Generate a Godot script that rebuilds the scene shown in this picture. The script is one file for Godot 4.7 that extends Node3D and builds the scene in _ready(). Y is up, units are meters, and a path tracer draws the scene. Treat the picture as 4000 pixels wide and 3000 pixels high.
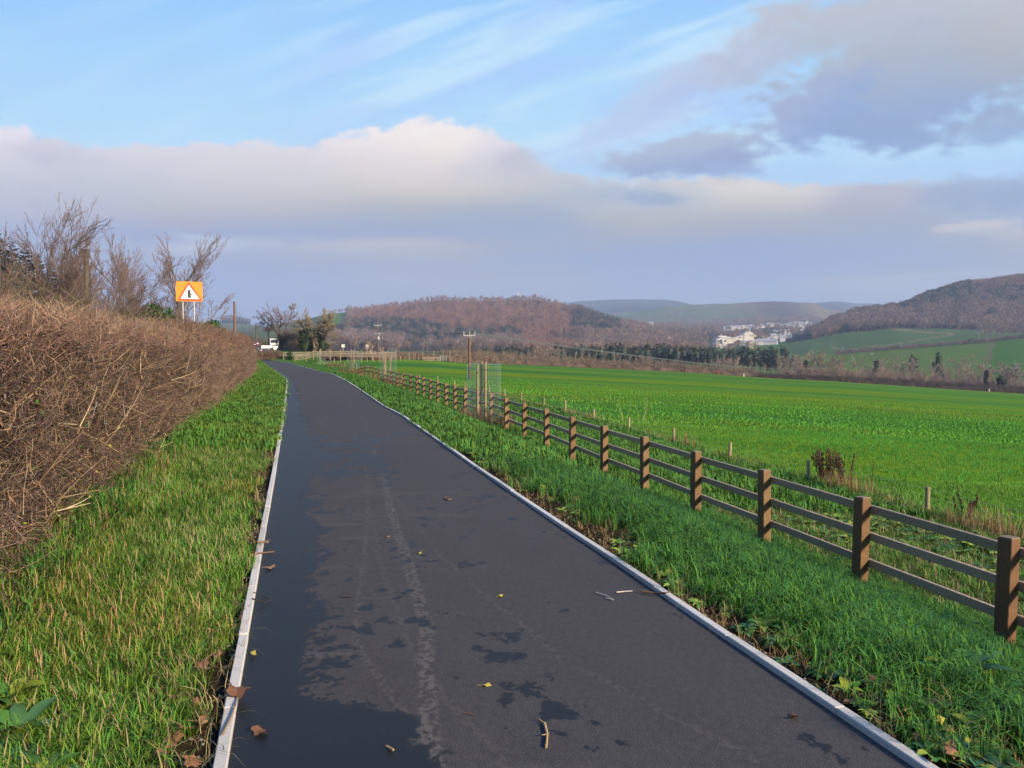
extends Node3D

# ---------- measures of the view: a 2212 x 1659 grid over the picture turns into directions from the eye ----------
const EYE := Vector3(0, 1.65, 0)
const CU := 1106.0
const CV := 829.5
const FL := 1664.0
const PITCH := 0.04774

var rng := RandomNumberGenerator.new()
var names := {}
var mats := {}
var noise := FastNoiseLite.new()
var noise2 := FastNoiseLite.new()
var noise3 := FastNoiseLite.new()


class MB:
	var v := PackedVector3Array()
	var n := PackedVector3Array()
	var c := PackedColorArray()
	var uv := PackedVector2Array()
	var ix := PackedInt32Array()
	var uv2 := PackedVector2Array()

	func top() -> float:
		var y := 0.0
		for p in v:
			y = maxf(y, p.y)
		return y

	func rescale(k: float) -> void:
		for i in v.size():
			v[i] = v[i] * k

	func vert(p: Vector3, nn: Vector3, cc: Color, t := Vector2.ZERO) -> int:
		v.append(p)
		n.append(nn)
		c.append(cc)
		uv.append(t)
		return v.size() - 1

	func face(a: int, b: int, d: int) -> void:
		if (v[b] - v[a]).cross(v[d] - v[a]).dot(n[a] + n[b] + n[d]) > 0.0:
			ix.append(a)
			ix.append(d)
			ix.append(b)
		else:
			ix.append(a)
			ix.append(b)
			ix.append(d)

	func tri(a: Vector3, b: Vector3, d: Vector3, cc: Color, bias := Vector3.ZERO) -> void:
		var nn := (b - a).cross(d - a).normalized()
		if bias != Vector3.ZERO:
			if nn.dot(bias) < 0.0:
				nn = -nn
			nn = (nn + bias).normalized()
		var k := vert(a, nn, cc)
		vert(b, nn, cc)
		vert(d, nn, cc)
		face(k, k + 1, k + 2)

	func quad(a: Vector3, b: Vector3, d: Vector3, e: Vector3, cc: Color, out := Vector3.ZERO, u0 := Vector2.ZERO, u1 := Vector2.ONE) -> void:
		var nn := (b - a).cross(d - a).normalized()
		if nn == Vector3.ZERO:
			nn = (d - a).cross(e - a).normalized()
		if out != Vector3.ZERO and nn.dot(out) < 0.0:
			nn = -nn
		var k := vert(a, nn, cc, u0)
		vert(b, nn, cc, Vector2(u1.x, u0.y))
		vert(d, nn, cc, u1)
		vert(e, nn, cc, Vector2(u0.x, u1.y))
		face(k, k + 1, k + 2)
		face(k, k + 2, k + 3)

	func box(o: Vector3, h: Vector3, cc: Color, b := Basis.IDENTITY, ch := 0.0) -> void:
		# a box with chamfered upright and level edges when ch is given
		if ch <= 0.0:
			for s in [-1.0, 1.0]:
				var X := b.x * h.x
				var Y := b.y * h.y
				var Z := b.z * h.z
				quad(o + X * s - Y - Z, o + X * s + Y - Z, o + X * s + Y + Z, o + X * s - Y + Z, cc, b.x * s)
				quad(o + Y * s - X - Z, o + Y * s + X - Z, o + Y * s + X + Z, o + Y * s - X + Z, cc, b.y * s)
				quad(o + Z * s - X - Y, o + Z * s + X - Y, o + Z * s + X + Y, o + Z * s - X + Y, cc, b.z * s)
			return
		var ring := []
		for lv in 4:
			var y: float = [-h.y, -h.y + ch, h.y - ch, h.y][lv]
			var k: float = ch if lv == 0 or lv == 3 else 0.0
			var hx := h.x - k
			var hz := h.z - k
			var r := []
			for q in [[hx, hz - ch], [hx - ch, hz], [-hx + ch, hz], [-hx, hz - ch], [-hx, -hz + ch], [-hx + ch, -hz], [hx - ch, -hz], [hx, -hz + ch]]:
				r.append(o + b.x * q[0] + b.y * y + b.z * q[1])
			ring.append(r)
		for lv in 3:
			for k in 8:
				var a: Vector3 = ring[lv][k]
				var a2: Vector3 = ring[lv][(k + 1) % 8]
				var d: Vector3 = ring[lv + 1][(k + 1) % 8]
				var e: Vector3 = ring[lv + 1][k]
				quad(a, a2, d, e, cc, (a + a2 + d + e) * 0.25 - o)
		for s in [0, 3]:
			for k in range(1, 7):
				tri(ring[s][0], ring[s][k], ring[s][k + 1], cc)

	func tube(a: Vector3, b: Vector3, ra: float, rb: float, sides: int, cc: Color, caps := false) -> void:
		var d := (b - a)
		if d.length() < 1e-5:
			return
		d = d.normalized()
		var x := d.cross(Vector3(0.31, 0.17, 0.93) if absf(d.z) < 0.9 else Vector3.RIGHT).normalized()
		var y := d.cross(x)
		var k := v.size()
		for i in sides:
			var t := TAU * i / sides
			var o := x * cos(t) + y * sin(t)
			v.append(a + o * ra)
			v.append(b + o * rb)
			n.append(o)
			n.append(o)
			c.append(cc)
			c.append(cc)
			uv.append(Vector2.ZERO)
			uv.append(Vector2.ZERO)
		for i in sides:
			var j := (i + 1) % sides
			ix.append_array([k + 2 * i, k + 2 * i + 1, k + 2 * j, k + 2 * j, k + 2 * i + 1, k + 2 * j + 1])
		if caps:
			for e in 2:
				var p := a if e == 0 else b
				var nn := -d if e == 0 else d
				var m := vert(p, nn, cc)
				for i in sides:
					var t := TAU * i / sides
					vert(p + (x * cos(t) + y * sin(t)) * (ra if e == 0 else rb), nn, cc)
				for i in sides:
					face(m, m + 1 + i, m + 1 + (i + 1) % sides)

	func ball(o: Vector3, r: Vector3, cc: Color, nu := 8, nv := 5) -> void:
		var k := v.size()
		for j in nv + 1:
			var p := PI * j / nv
			for i in nu:
				var t := TAU * i / nu
				var q := Vector3(sin(p) * cos(t), cos(p), sin(p) * sin(t))
				vert(o + q * r, (q / r).normalized(), cc)
		for j in nv:
			for i in nu:
				var i2 := (i + 1) % nu
				face(k + j * nu + i, k + j * nu + i2, k + (j + 1) * nu + i2)
				face(k + j * nu + i, k + (j + 1) * nu + i2, k + (j + 1) * nu + i)

	func prism(pts: PackedVector2Array, o: Vector3, b: Basis, z0: float, z1: float, cc: Color) -> void:
		# a flat outline in b.x, b.y pushed from z0 to z1 along b.z
		var t := Geometry2D.triangulate_polygon(pts)
		for e in 2:
			var z := z0 if e == 0 else z1
			var nn := -b.z if e == 0 else b.z
			var k := v.size()
			for p in pts:
				vert(o + b.x * p.x + b.y * p.y + b.z * z, nn, cc, p)
			for i in range(0, t.size(), 3):
				face(k + t[i], k + t[i + 1], k + t[i + 2])
		var mid := Vector2.ZERO
		for p in pts:
			mid += p / pts.size()
		for i in pts.size():
			var p := pts[i]
			var q := pts[(i + 1) % pts.size()]
			var m := (p + q) * 0.5 - mid
			quad(o + b.x * p.x + b.y * p.y + b.z * z0, o + b.x * q.x + b.y * q.y + b.z * z0, o + b.x * q.x + b.y * q.y + b.z * z1, o + b.x * p.x + b.y * p.y + b.z * z1, cc, b.x * m.x + b.y * m.y)

	func mesh() -> ArrayMesh:
		var m := ArrayMesh.new()
		if v.size() == 0:
			return m
		var a := []
		a.resize(Mesh.ARRAY_MAX)
		a[Mesh.ARRAY_VERTEX] = v
		a[Mesh.ARRAY_NORMAL] = n
		a[Mesh.ARRAY_COLOR] = c
		a[Mesh.ARRAY_TEX_UV] = uv
		if uv2.size() == v.size():
			a[Mesh.ARRAY_TEX_UV2] = uv2
		a[Mesh.ARRAY_INDEX] = ix
		m.add_surface_from_arrays(Mesh.PRIMITIVE_TRIANGLES, a)
		return m


# ---------- directions and ground ----------
func ray(u: float, v: float) -> Vector3:
	var yv := (CV - v) / FL
	return Vector3((u - CU) / FL, yv * cos(PITCH) - sin(PITCH), -(yv * sin(PITCH) + cos(PITCH)))

func at(u: float, v: float, d: float) -> Vector3:
	var r := ray(u, v)
	return EYE + r * (d / -r.z)

func on_level(u: float, v: float, y: float) -> Vector3:
	var r := ray(u, v)
	return EYE + r * ((y - EYE.y) / r.y)

func lut(t: Array, x: float) -> float:
	# t holds [x, y] pairs in rising x; straight lines between, carried on past the ends
	var k := 1
	while k < t.size() - 1 and x > t[k][0]:
		k += 1
	var a: Array = t[k - 1]
	var b: Array = t[k]
	return a[1] + (b[1] - a[1]) * (x - a[0]) / (b[0] - a[0])

func lutc(t: Array, x: float) -> float:
	return lut(t, clampf(x, t[0][0], t[-1][0]))

var left_pts := []   # path edges as [distance, x]
var right_pts := []
var stake_pts := []  # wire fence line
var stake_u := []    # the same as [bearing, distance]
var left_tail := []
var right_tail := []

const FIELD_EDGE_V := [[-1500, 782], [690, 781], [722, 780], [760, 778], [868, 776], [940, 779], [1000, 784], [1106, 788], [1300, 796], [1500, 806], [1660, 817], [1800, 824], [2000, 837], [2212, 851], [2800, 890], [3600, 940]]
const FIELD_EDGE_D := [[-1500, 126], [690, 126], [722, 128], [760, 132], [868, 150], [940, 155], [1000, 165], [1106, 200], [1300, 230], [1500, 250], [1660, 260], [1800, 265], [2000, 275], [2212, 280], [2800, 290], [3600, 300]]
const HEDGE_FOOT := [[1.0, -2.05], [3.0, -2.75], [4.95, -3.36], [8.2, -4.35], [15.2, -6.5], [29.0, -10.6], [42.0, -14.4], [55.0, -18.6]]
const COLS := [
	[-1300, [[150, 755], [400, 740], [900, 715], [2000, 700], [4800, 705]]],
	[400, [[150, 757], [200, 753], [400, 748], [800, 738], [1500, 722], [2500, 700], [4800, 705]]],
	[500, [[150, 757], [200, 754], [400, 747], [800, 738], [1500, 722], [2300, 694], [2500, 692], [2700, 700], [4800, 712]]],
	[545, [[150, 756], [185, 748.5], [230, 748], [400, 742], [700, 732], [900, 722], [1300, 712], [2300, 702], [2600, 705], [4800, 715]]],
	[600, [[150, 757], [200, 755], [240, 752], [400, 742], [700, 728], [1000, 712], [1300, 702], [1500, 704], [2500, 715]]],
	[660, [[150, 758], [200, 754], [300, 748], [450, 740], [700, 722], [1000, 705], [1300, 690], [1600, 700], [4800, 715]]],
	[720, [[330, 757], [500, 752], [700, 738], [1000, 702], [1200, 682], [1300, 679], [1600, 690], [4800, 715]]],
	[760, [[330, 768], [450, 764], [600, 757], [750, 745], [1000, 706], [1300, 674], [1600, 690]]],
	[850, [[330, 772], [450, 770], [600, 760], [750, 750], [1000, 705], [1300, 663], [1700, 690]]],
	[950, [[330, 780], [450, 772], [600, 762], [750, 752], [1000, 702], [1300, 650], [1700, 690]]],
	[1070, [[330, 790], [450, 780], [600, 764], [750, 752], [1000, 702], [1300, 650], [1700, 690], [4800, 690]]],
	[1160, [[330, 795], [450, 784], [600, 765], [750, 752], [1000, 702], [1300, 648], [1700, 690], [4800, 680]]],
	[1215, [[330, 797], [450, 785], [600, 766], [750, 752], [1000, 706], [1280, 663], [1700, 695], [3000, 690], [4800, 657]]],
	[1250, [[330, 798], [450, 785], [600, 766], [750, 752], [1000, 709], [1250, 671], [1600, 700], [3000, 688], [4800, 652]]],
	[1335, [[330, 800], [450, 785], [600, 768], [750, 754], [1000, 718], [1150, 701], [1500, 712], [2300, 702], [3000, 682], [4600, 647], [4800, 648]]],
	[1440, [[330, 803], [450, 785], [600, 768], [800, 752], [1000, 734], [1300, 720], [1800, 709], [2300, 702], [2900, 664], [3200, 672], [4600, 647], [4800, 649]]],
	[1550, [[330, 806], [450, 788], [600, 770], [800, 750], [1000, 737], [1300, 723], [1700, 713], [2200, 703], [2900, 656], [3200, 662], [4800, 668]]],
	[1680, [[330, 815], [450, 792], [600, 772], [800, 748], [1000, 736], [1300, 720], [1700, 707], [2200, 697], [2900, 652], [3200, 660], [4800, 664]]],
	[1750, [[330, 822], [450, 795], [600, 766], [750, 744], [850, 733], [1000, 729], [1300, 716], [2200, 692], [2900, 656], [3200, 664], [4800, 655]]],
	[1800, [[330, 826], [450, 797], [600, 768], [750, 742], [850, 723], [1000, 697], [1200, 702], [1500, 712], [2300, 700], [2900, 674], [4800, 650]]],
	[1860, [[330, 832], [450, 800], [600, 762], [750, 735], [850, 717], [1050, 678], [1200, 686], [1500, 712], [2900, 700], [4800, 656]]],
	[1940, [[330, 837], [450, 800], [600, 756], [750, 728], [850, 710], [1080, 668], [1300, 680], [1600, 700], [4800, 662]]],
	[2010, [[330, 841], [450, 800], [600, 751], [750, 727], [850, 711], [1100, 640], [1350, 652], [4800, 664]]],
	[2090, [[330, 846], [450, 800], [600, 744], [750, 725], [850, 714], [1120, 617], [1400, 634]]],
	[2212, [[330, 850], [450, 795], [600, 733], [750, 722], [850, 719], [1150, 605], [1400, 622]]],
	[2700, [[330, 870], [450, 790], [600, 720], [850, 700], [1150, 594], [1400, 612]]],
]

func path_l(d: float) -> float:
	return lut(left_pts, d)

func path_r(d: float) -> float:
	return lut(right_pts, d)

func bearing(x: float, d: float) -> float:
	return CU + FL * x / maxf(d, 2.5)

func field_k(u: float) -> float:
	var ds := lutc(stake_u, u)
	var vs := 750.0 + 2.5 * FL / ds
	return (vs - lutc(FIELD_EDGE_V, u)) / (1.0 / ds - 1.0 / lutc(FIELD_EDGE_D, u))

func field_y(u: float, d: float) -> float:
	u = clampf(u, 600, 3500)
	var k := field_k(u)
	return EYE.y - ((lutc(FIELD_EDGE_V, u) - 750.0) * d + k - k * d / lutc(FIELD_EDGE_D, u)) / FL

func field_d(u: float, v: float) -> float:
	return 1.0 / ((v - lutc(FIELD_EDGE_V, u)) / field_k(u) + 1.0 / lutc(FIELD_EDGE_D, u))

func far_edge(u: float) -> float:
	return lutc(FIELD_EDGE_D, u) if u > 690.0 else 112.0

func col_v(u: float, d: float) -> float:
	var k := 1
	while k < COLS.size() - 1 and u > COLS[k][0]:
		k += 1
	var s := clampf((u - COLS[k - 1][0]) / (COLS[k][0] - COLS[k - 1][0]), 0.0, 1.0)
	s = lerpf(s, smoothstep(0.0, 1.0, s), 0.5)
	return lerpf(lutc(COLS[k - 1][1], d), lutc(COLS[k][1], d), s)

func far_y(u: float, d: float) -> float:
	var e := far_edge(u)
	var first := 330.0 if u > 690.0 else 150.0
	if d < first:
		var ye := EYE.y - (lutc(FIELD_EDGE_V, u) - 750.0) * e / FL if u > 690.0 else 0.0
		var yf := EYE.y - (col_v(u, first) - 750.0) * first / FL
		return lerpf(ye, yf, smoothstep(0.0, 1.0, (d - e) / (first - e)))
	return EYE.y - (col_v(u, d) + noise.get_noise_2d(u * 0.9, d * 0.12) * 3.0 * smoothstep(400.0, 1000.0, d) - 750.0) * d / FL

const VERGE := [[0.0, -0.01], [0.12, -0.02], [0.18, -0.08], [0.25, -0.24], [0.32, -0.45], [0.4, -0.61], [0.47, -0.67], [0.62, -0.71], [0.8, -0.78], [1.0, -0.85]]

func ground_y(x: float, d: float) -> float:
	var u := bearing(x, d)
	if d > far_edge(u):
		return far_y(clampf(u, -1300.0, 3500.0), d)
	if d < 112.0:
		var xr := path_r(d)
		if x <= xr:
			var xl := path_l(d)
			if x > xl - 0.02:
				return -0.03
			return -0.005 + 0.08 * smoothstep(0.4, 2.2, xl - x) + 0.02 * noise.get_noise_2d(x * 30.0, d * 30.0)
		var xs := lut(stake_pts, d)
		var t := (x - xr) / (xs - xr)
		if t < 1.0:
			return lutc(VERGE, t) + 0.03 * noise.get_noise_2d(x * 40.0, d * 40.0) * smoothstep(0.0, 0.06, t)
	return field_y(u, d)

func gp(x: float, d: float) -> Vector3:
	return Vector3(x, ground_y(x, d), -d)

func gu(u: float, d: float) -> Vector3:
	return gp((u - CU) / FL * d, d)


# ---------- naming ----------
func numbered(called: String) -> String:
	var k: int = names.get(called, 0)
	names[called] = k + 1
	return called if k == 0 else "%s_%03d" % [called, k]

func tag(o: Node3D, label: String, category: String, group := "") -> Node3D:
	o.set_meta("label", label)
	o.set_meta("category", category)
	if group != "":
		o.set_meta("group", group)
	return o

func thing(called: String, label: String, category: String, p := Vector3.ZERO, turn := 0.0, group := "") -> Node3D:
	var o := Node3D.new()
	o.name = numbered(called)
	add_child(o)
	o.position = p
	o.rotation.y = turn
	return tag(o, label, category, group)

func part(called: String, m: Mesh, material: Material, parent: Node) -> MeshInstance3D:
	var o := MeshInstance3D.new()
	o.mesh = m
	o.material_override = material
	if parent == self:
		o.name = numbered(called)
	else:
		o.name = called
	parent.add_child(o, true)
	return o

func whole(called: String, m: Mesh, material: Material, label: String, category: String, p := Vector3.ZERO, turn := 0.0, group := "") -> MeshInstance3D:
	var o := part(called, m, material, self)
	o.position = p
	o.rotation.y = turn
	tag(o, label, category, group)
	return o

func setting(called: String, m: Mesh, material: Material) -> MeshInstance3D:
	var o := part(called, m, material, self)
	o.set_meta("kind", "structure")
	return o

func mass(called: String, m: Mesh, material: Material, where: Array, tint: Array, parent: Node, label := "", category := "") -> MultiMeshInstance3D:
	var mm := MultiMesh.new()
	mm.transform_format = MultiMesh.TRANSFORM_3D
	mm.use_colors = true
	mm.mesh = m
	mm.instance_count = where.size()
	for i in where.size():
		mm.set_instance_transform(i, where[i])
		mm.set_instance_color(i, tint[i])
	var o := MultiMeshInstance3D.new()
	o.multimesh = mm
	o.material_override = material
	o.name = numbered(called) if parent == self else called
	parent.add_child(o, true)
	o.set_meta("kind", "stuff")
	if label != "":
		o.set_meta("label", label)
		o.set_meta("category", category)
	return o

func ordinal(k: int) -> String:
	var w := ["first", "second", "third", "fourth", "fifth", "sixth", "seventh", "eighth", "ninth", "tenth", "eleventh", "twelfth", "thirteenth", "fourteenth", "fifteenth", "sixteenth", "seventeenth", "eighteenth", "nineteenth", "twentieth"]
	if k < 20:
		return w[k]
	var tens := ["", "", "twenty", "thirty", "forty", "fifty", "sixty", "seventy", "eighty", "ninety"]
	var n := k + 1
	if n % 10 == 0:
		return {30: "thirtieth", 40: "fortieth", 50: "fiftieth", 60: "sixtieth", 70: "seventieth", 80: "eightieth", 90: "ninetieth"}.get(n, "last")
	return tens[n / 10] + "-" + w[n % 10 - 1]


# ---------- materials ----------
func grain_texture(freq: float, low: float, high: float, kind := FastNoiseLite.TYPE_SIMPLEX_SMOOTH, octaves := 4, size := 512) -> NoiseTexture2D:
	var f := FastNoiseLite.new()
	f.noise_type = kind
	f.frequency = freq
	f.fractal_octaves = octaves
	f.seed = 11 + int(freq * 1000.0)
	var t := NoiseTexture2D.new()
	t.width = size
	t.height = size
	t.seamless = true
	t.noise = f
	var g := Gradient.new()
	g.set_color(0, Color(low, low, low))
	g.set_color(1, Color(high, high, high))
	t.color_ramp = g
	return t

func mat(called: String, col: Color, rough := 0.85, tex: Texture2D = null, scale := 1.0, tinted := true) -> StandardMaterial3D:
	if mats.has(called):
		return mats[called]
	var m := StandardMaterial3D.new()
	m.resource_name = called
	m.albedo_color = col.linear_to_srgb()
	m.roughness = rough
	m.vertex_color_use_as_albedo = tinted
	if tex:
		m.albedo_texture = tex
		m.uv1_triplanar = true
		m.uv1_world_triplanar = true
		m.uv1_scale = Vector3.ONE * scale
	mats[called] = m
	return m

func leafy(called: String, through := 0.35, rough := 0.6) -> StandardMaterial3D:
	var m := mat(called, Color.WHITE, rough)
	m.backlight_enabled = true
	m.backlight = Color(through, through, through)
	m.metallic_specular = 0.18
	return m

func jit(c: Color, k: float) -> Color:
	var f := 1.0 + rng.randf_range(-k, k)
	return Color(c.r * f * (1.0 + rng.randf_range(-k, k) * 0.4), c.g * f, c.b * f * (1.0 + rng.randf_range(-k, k) * 0.4))


# ---------- sky: blue above, a long cloud bank, broken grey cloud to the right ----------
const SKY_U := [-100, 150, 500, 930, 1150, 1350, 1650, 1900, 2212]
const SKY_V := [240, 280, 310, 345, 385, 420, 450, 480, 505, 530, 555, 590, 615, 650, 720]
const SKY_ROWS := [
	"ffeef2 f4eaf0 eee6ee ffecee f2e8ee d8dcf0 dcdfe8 d0d4e0 c8d2e4",
	"ffeef2 f4eaf0 eee6ee fff4ee f2e8ee d8dcf0 dcdfe8 d0d4e0 c8d2e4",
	"f4e8ee ece4ea eae4ea fff2ea ece4e8 d8dae6 e0dee0 d4d6dc c0cce0",
	"e2dde4 dcd8de e2dcde f3e6de d8d6de d6d4da e4dcd6 d6d2ce b4c4dc",
	"d2d0d8 cfcdd4 dad6d6 e8dcd3 cfccce d3cfd0 e6dcd4 d2cdc9 a0b2d0",
	"c8c8d2 c6c6ce cfccca d4ccc0 c8c6c2 b0bccb e4ddd0 bcb8c2 96aaca",
	"c0c0cb bebdc7 c4c0be b8b6b4 aab2be bcc0c4 cdc7bd b5b2bb 99afcc",
	"b4b6c4 b2b3c3 b0b0bc a3abb8 9ca9bd b7b8b3 b0b2b5 a4abb8 a8b6c8",
	"9fa9c8 9da7c6 9aa4c4 98a3bd 98a5bc acaeb4 a6a9b3 9aa6b9 c2bfbf",
	"a2abc8 a0aac8 b4bccc b6b4b8 a2a9b8 9aa2b8 909fbf 94a3ba b2b4b6",
	"a4acc6 a4adc6 a6aec4 b0b2b6 98a3bc 8f9dbf 8c9bbf 92a1bc a8b0b8",
	"98a3c4 96a2c4 959fc2 a0a6ba 9ea7b9 979fbb 8c9bbf 9ea8b8 adb2ba",
	"98a3c4 96a2c6 94a0c4 acaeb6 a2a9b9 99a3bc 9aa6bd b6bac0 bcc0c4",
	"9aa6c4 98a4c6 98a4c6 a2abbe a2abbd 9ca7be 9ba9bf a4afbe b0b6bf",
	"9aaac6 98a8c8 98a8c8 a2aec0 a4aec0 a0acc2 a0aec4 a6b2c2 b0b8c2",
]
const BANK_TOP := [[-1200, 310], [-400, 285], [-150, 300], [0, 287], [60, 284], [130, 296], [200, 316], [300, 318], [450, 321], [560, 316], [650, 311], [740, 299], [830, 283], [872, 262], [930, 249], [1000, 255], [1060, 274], [1115, 310], [1170, 352], [1290, 392], [1400, 388], [1500, 384], [1650, 380], [1800, 385], [2000, 388], [2100, 384], [2212, 372], [2600, 340], [3600, 330]]
# centre u, v, half sizes, tilt, colour above and below, strength, edge softness, raggedness
var blobs := [
	[1450, 205, 210, 55, -27, "c2cde6", "b4c6ec", 0.85, 0.75, 0.5],
	[1350, 290, 190, 55, -18, "bccdf2", "c0d2f6", 0.65, 0.9, 0.5],
	[1640, 130, 170, 75, -30, "c3cbdc", "b4c0da", 0.92, 0.6, 0.5],
	[1990, 60, 420, 120, -6, "c3c4cc", "b2bdcc", 0.97, 0.45, 0.5],
	[1960, 190, 380, 125, -8, "b2b9c4", "8ea6cd", 0.97, 0.4, 0.6],
	[2180, 110, 180, 140, 0, "c4c1c0", "a9b0b6", 0.75, 0.8, 0.3],
	[1755, 240, 130, 75, -35, "a6b2d2", "8faad8", 0.9, 0.5, 0.9],
	[1920, 300, 160, 38, 6, "8fa7cd", "8aa6d0", 0.9, 0.5, 0.9],
	[2130, 285, 120, 40, -8, "9aaec8", "8fabd2", 0.85, 0.6, 0.7],
	[1455, 345, 175, 48, -10, "b4bed0", "93a7cf", 0.95, 0.4, 0.7],
	[1560, 362, 75, 34, 0, "9aa9cc", "93a8d2", 0.8, 0.6, 0.8],
	[1735, 325, 42, 20, 10, "8faad6", "93aed8", 0.85, 0.6, 1.0],
	[1400, 430, 75, 20, 4, "a2b2c8", "98abc6", 0.8, 0.6, 0.7],
	[1365, 402, 26, 12, -25, "e2e2ee", "d6dae6", 0.8, 0.7, 0.9],
	[2070, 425, 130, 38, -8, "a0b2cc", "93a8c6", 0.8, 0.6, 0.8],
	[2110, 492, 105, 17, -5, "d8cfcc", "c4c0be", 0.9, 0.5, 1.0],
	[2040, 497, 42, 14, -10, "d8ccc6", "c8c0be", 0.8, 0.6, 1.0],
	[1950, 600, 270, 11, -3, "bcc0c6", "b4b9c2", 0.75, 0.8, 0.5],
	[470, 522, 90, 10, 8, "c6d6ea", "c4cede", 0.8, 0.8, 0.9],
	[420, 540, 110, 14, -3, "c8ccd8", "c2c6d2", 0.7, 0.8, 0.6],
	[820, 530, 150, 14, -2, "c8c2c2", "bdbcc0", 0.75, 0.8, 1.0],
	[960, 535, 90, 16, 6, "bebabd", "b2b4ba", 0.6, 0.8, 0.9],
	[1050, 600, 220, 14, 2, "b2b4ba", "aab0ba", 0.6, 0.9, 0.6],
	[120, 335, 130, 30, 8, "d2d0da", "cccbd6", 0.7, 0.7, 0.8],
	[960, 330, 70, 30, 0, "fff3e8", "f4e8dc", 0.7, 0.8, 0.7],
	[1120, 360, 60, 45, 20, "c8c6d0", "cbc8cb", 0.75, 0.7, 0.9],
	[660, 620, 330, 22, 0, "94a0c6", "94a2c6", 0.5, 0.9, 0.4],
	[1800, 560, 300, 26, 0, "8c9bc0", "8e9ec0", 0.5, 0.9, 0.4],
]
var sky_cols := []

func mix3(a: Color, b: Color, t: float) -> Color:
	return a.lerp(b, t)

func sky_color(az: float, el: float) -> Color:
	# degrees; colours are picture values
	if absf(az) > 90.0:
		az = (180.0 - absf(az)) * signf(az)
	var ac := clampf(az, -44.0, 44.0)
	var u := CU + FL * tan(deg_to_rad(ac)) + (az - ac) * 45.0
	var v := 750.0 - FL * tan(deg_to_rad(minf(el, 72.0))) / cos(deg_to_rad(ac))
	var n1 := noise2.get_noise_2d(u * 0.42, v * 1.1)
	var n2 := noise3.get_noise_2d(u * 0.5, v * 1.0)
	var n3 := noise2.get_noise_2d(u * 2.1 + 900.0, v * 4.0)
	# clear sky
	var t := clampf(v / 340.0, -3.5, 1.0)
	var c: Color
	if t < 0.0:
		c = Color(0.585, 0.80, 1.0).lerp(Color(0.42, 0.63, 0.94), clampf(-t / 2.2, 0.0, 1.0))
	else:
		c = Color(0.585, 0.80, 1.0).lerp(Color(0.745, 0.905, 1.0), pow(t, 0.9))
	c = c.lerp(Color(0.70, 0.84, 0.98), smoothstep(300.0, 380.0, v) * 0.8)
	# thin high streaks, rising to the right
	var along := u * 0.86 - v * 0.5
	var across := u * 0.32 + v * 0.95
	var ci := noise3.get_noise_2d(along * 0.16 + 300.0, across * 1.25)
	var band := smoothstep(500.0, 900.0, u) * (1.0 - smoothstep(1500.0, 1900.0, u)) * smoothstep(-250.0, 120.0, v) + 0.25
	c = c.lerp(Color(0.83, 0.94, 1.0), clampf((ci + 0.05) * 1.3, 0.0, 0.5) * band)
	var ci2 := noise2.get_noise_2d(along * 0.22, across * 0.8 + 500.0)
	c = c.lerp(Color(0.67, 0.79, 1.0), clampf(ci2 * 1.1, 0.0, 0.45) * band)
	# the bank and all that lies below it
	var top := lutc(BANK_TOP, u)
	var crisp := lutc([[700, 1.0], [1150, 1.6], [1400, 1.5], [2212, 1.8]], u)
	var bump := n3 * 15.0 + n1 * 22.0 + noise3.get_noise_2d(u * 5.0, v * 7.0) * 5.0
	var a := smoothstep(0.0, 16.0 * crisp, v - top + bump)
	if a > 0.0:
		var lift := smoothstep(460.0, 380.0, v)
		var vq := v + n2 * (14.0 + 16.0 * lift) + n3 * (5.0 + 9.0 * lift)
		var uq := u + n1 * 90.0
		var i := 1
		while i < SKY_U.size() - 1 and uq > SKY_U[i]:
			i += 1
		var j := 1
		while j < SKY_V.size() - 1 and vq > SKY_V[j]:
			j += 1
		var s := smoothstep(0.0, 1.0, clampf((uq - SKY_U[i - 1]) / float(SKY_U[i] - SKY_U[i - 1]), 0.0, 1.0))
		var q := clampf((vq - SKY_V[j - 1]) / float(SKY_V[j] - SKY_V[j - 1]), 0.0, 1.0)
		var ca: Color = sky_cols[j - 1][i - 1].lerp(sky_cols[j - 1][i], s)
		var cb: Color = sky_cols[j][i - 1].lerp(sky_cols[j][i], s)
		c = c.lerp(ca.lerp(cb, q), a)
	for b: Array in blobs:
		var du: float = u - b[0]
		var dv: float = v - b[1]
		if absf(du) > b[2] * 1.7 or absf(dv) > (b[2] * absf(b[10]) + b[3]) * 1.7:
			continue
		var e: float = (du * b[11] + dv * b[10]) / b[2]
		var f: float = (-du * b[10] + dv * b[11]) / b[3]
		var r: float = sqrt(e * e + f * f) + (n1 * 0.55 + n3 * 0.45 + n2 * 0.3) * b[9]
		var k: float = smoothstep(1.0 + b[8] * 0.3, 1.0 - b[8], r) * b[7]
		if k > 0.0:
			c = c.lerp(b[5].lerp(b[6], smoothstep(-0.8, 0.8, f)), k)
	# soft unevenness within the cloud
	var w := 1.0 + (n2 * 0.035 + n3 * 0.02) * clampf(a + 0.2, 0.0, 1.0)
	c = Color(c.r * w, c.g * w, c.b * w)
	return c.clamp()

func sky_block(w: int, h: int, az0: float, az1: float, el0: float, el1: float) -> Image:
	# rows from el1 at the top down to el0
	var d := PackedByteArray()
	d.resize(w * h * 3)
	var k := 0
	for y in h:
		var el := el1 + (el0 - el1) * (y + 0.5) / h
		for x in w:
			var c := sky_color(az0 + (az1 - az0) * (x + 0.5) / w, el)
			d[k] = int(c.r * 255.0)
			d[k + 1] = int(c.g * 255.0)
			d[k + 2] = int(c.b * 255.0)
			k += 3
	return Image.create_from_data(w, h, false, Image.FORMAT_RGB8, d)

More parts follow.
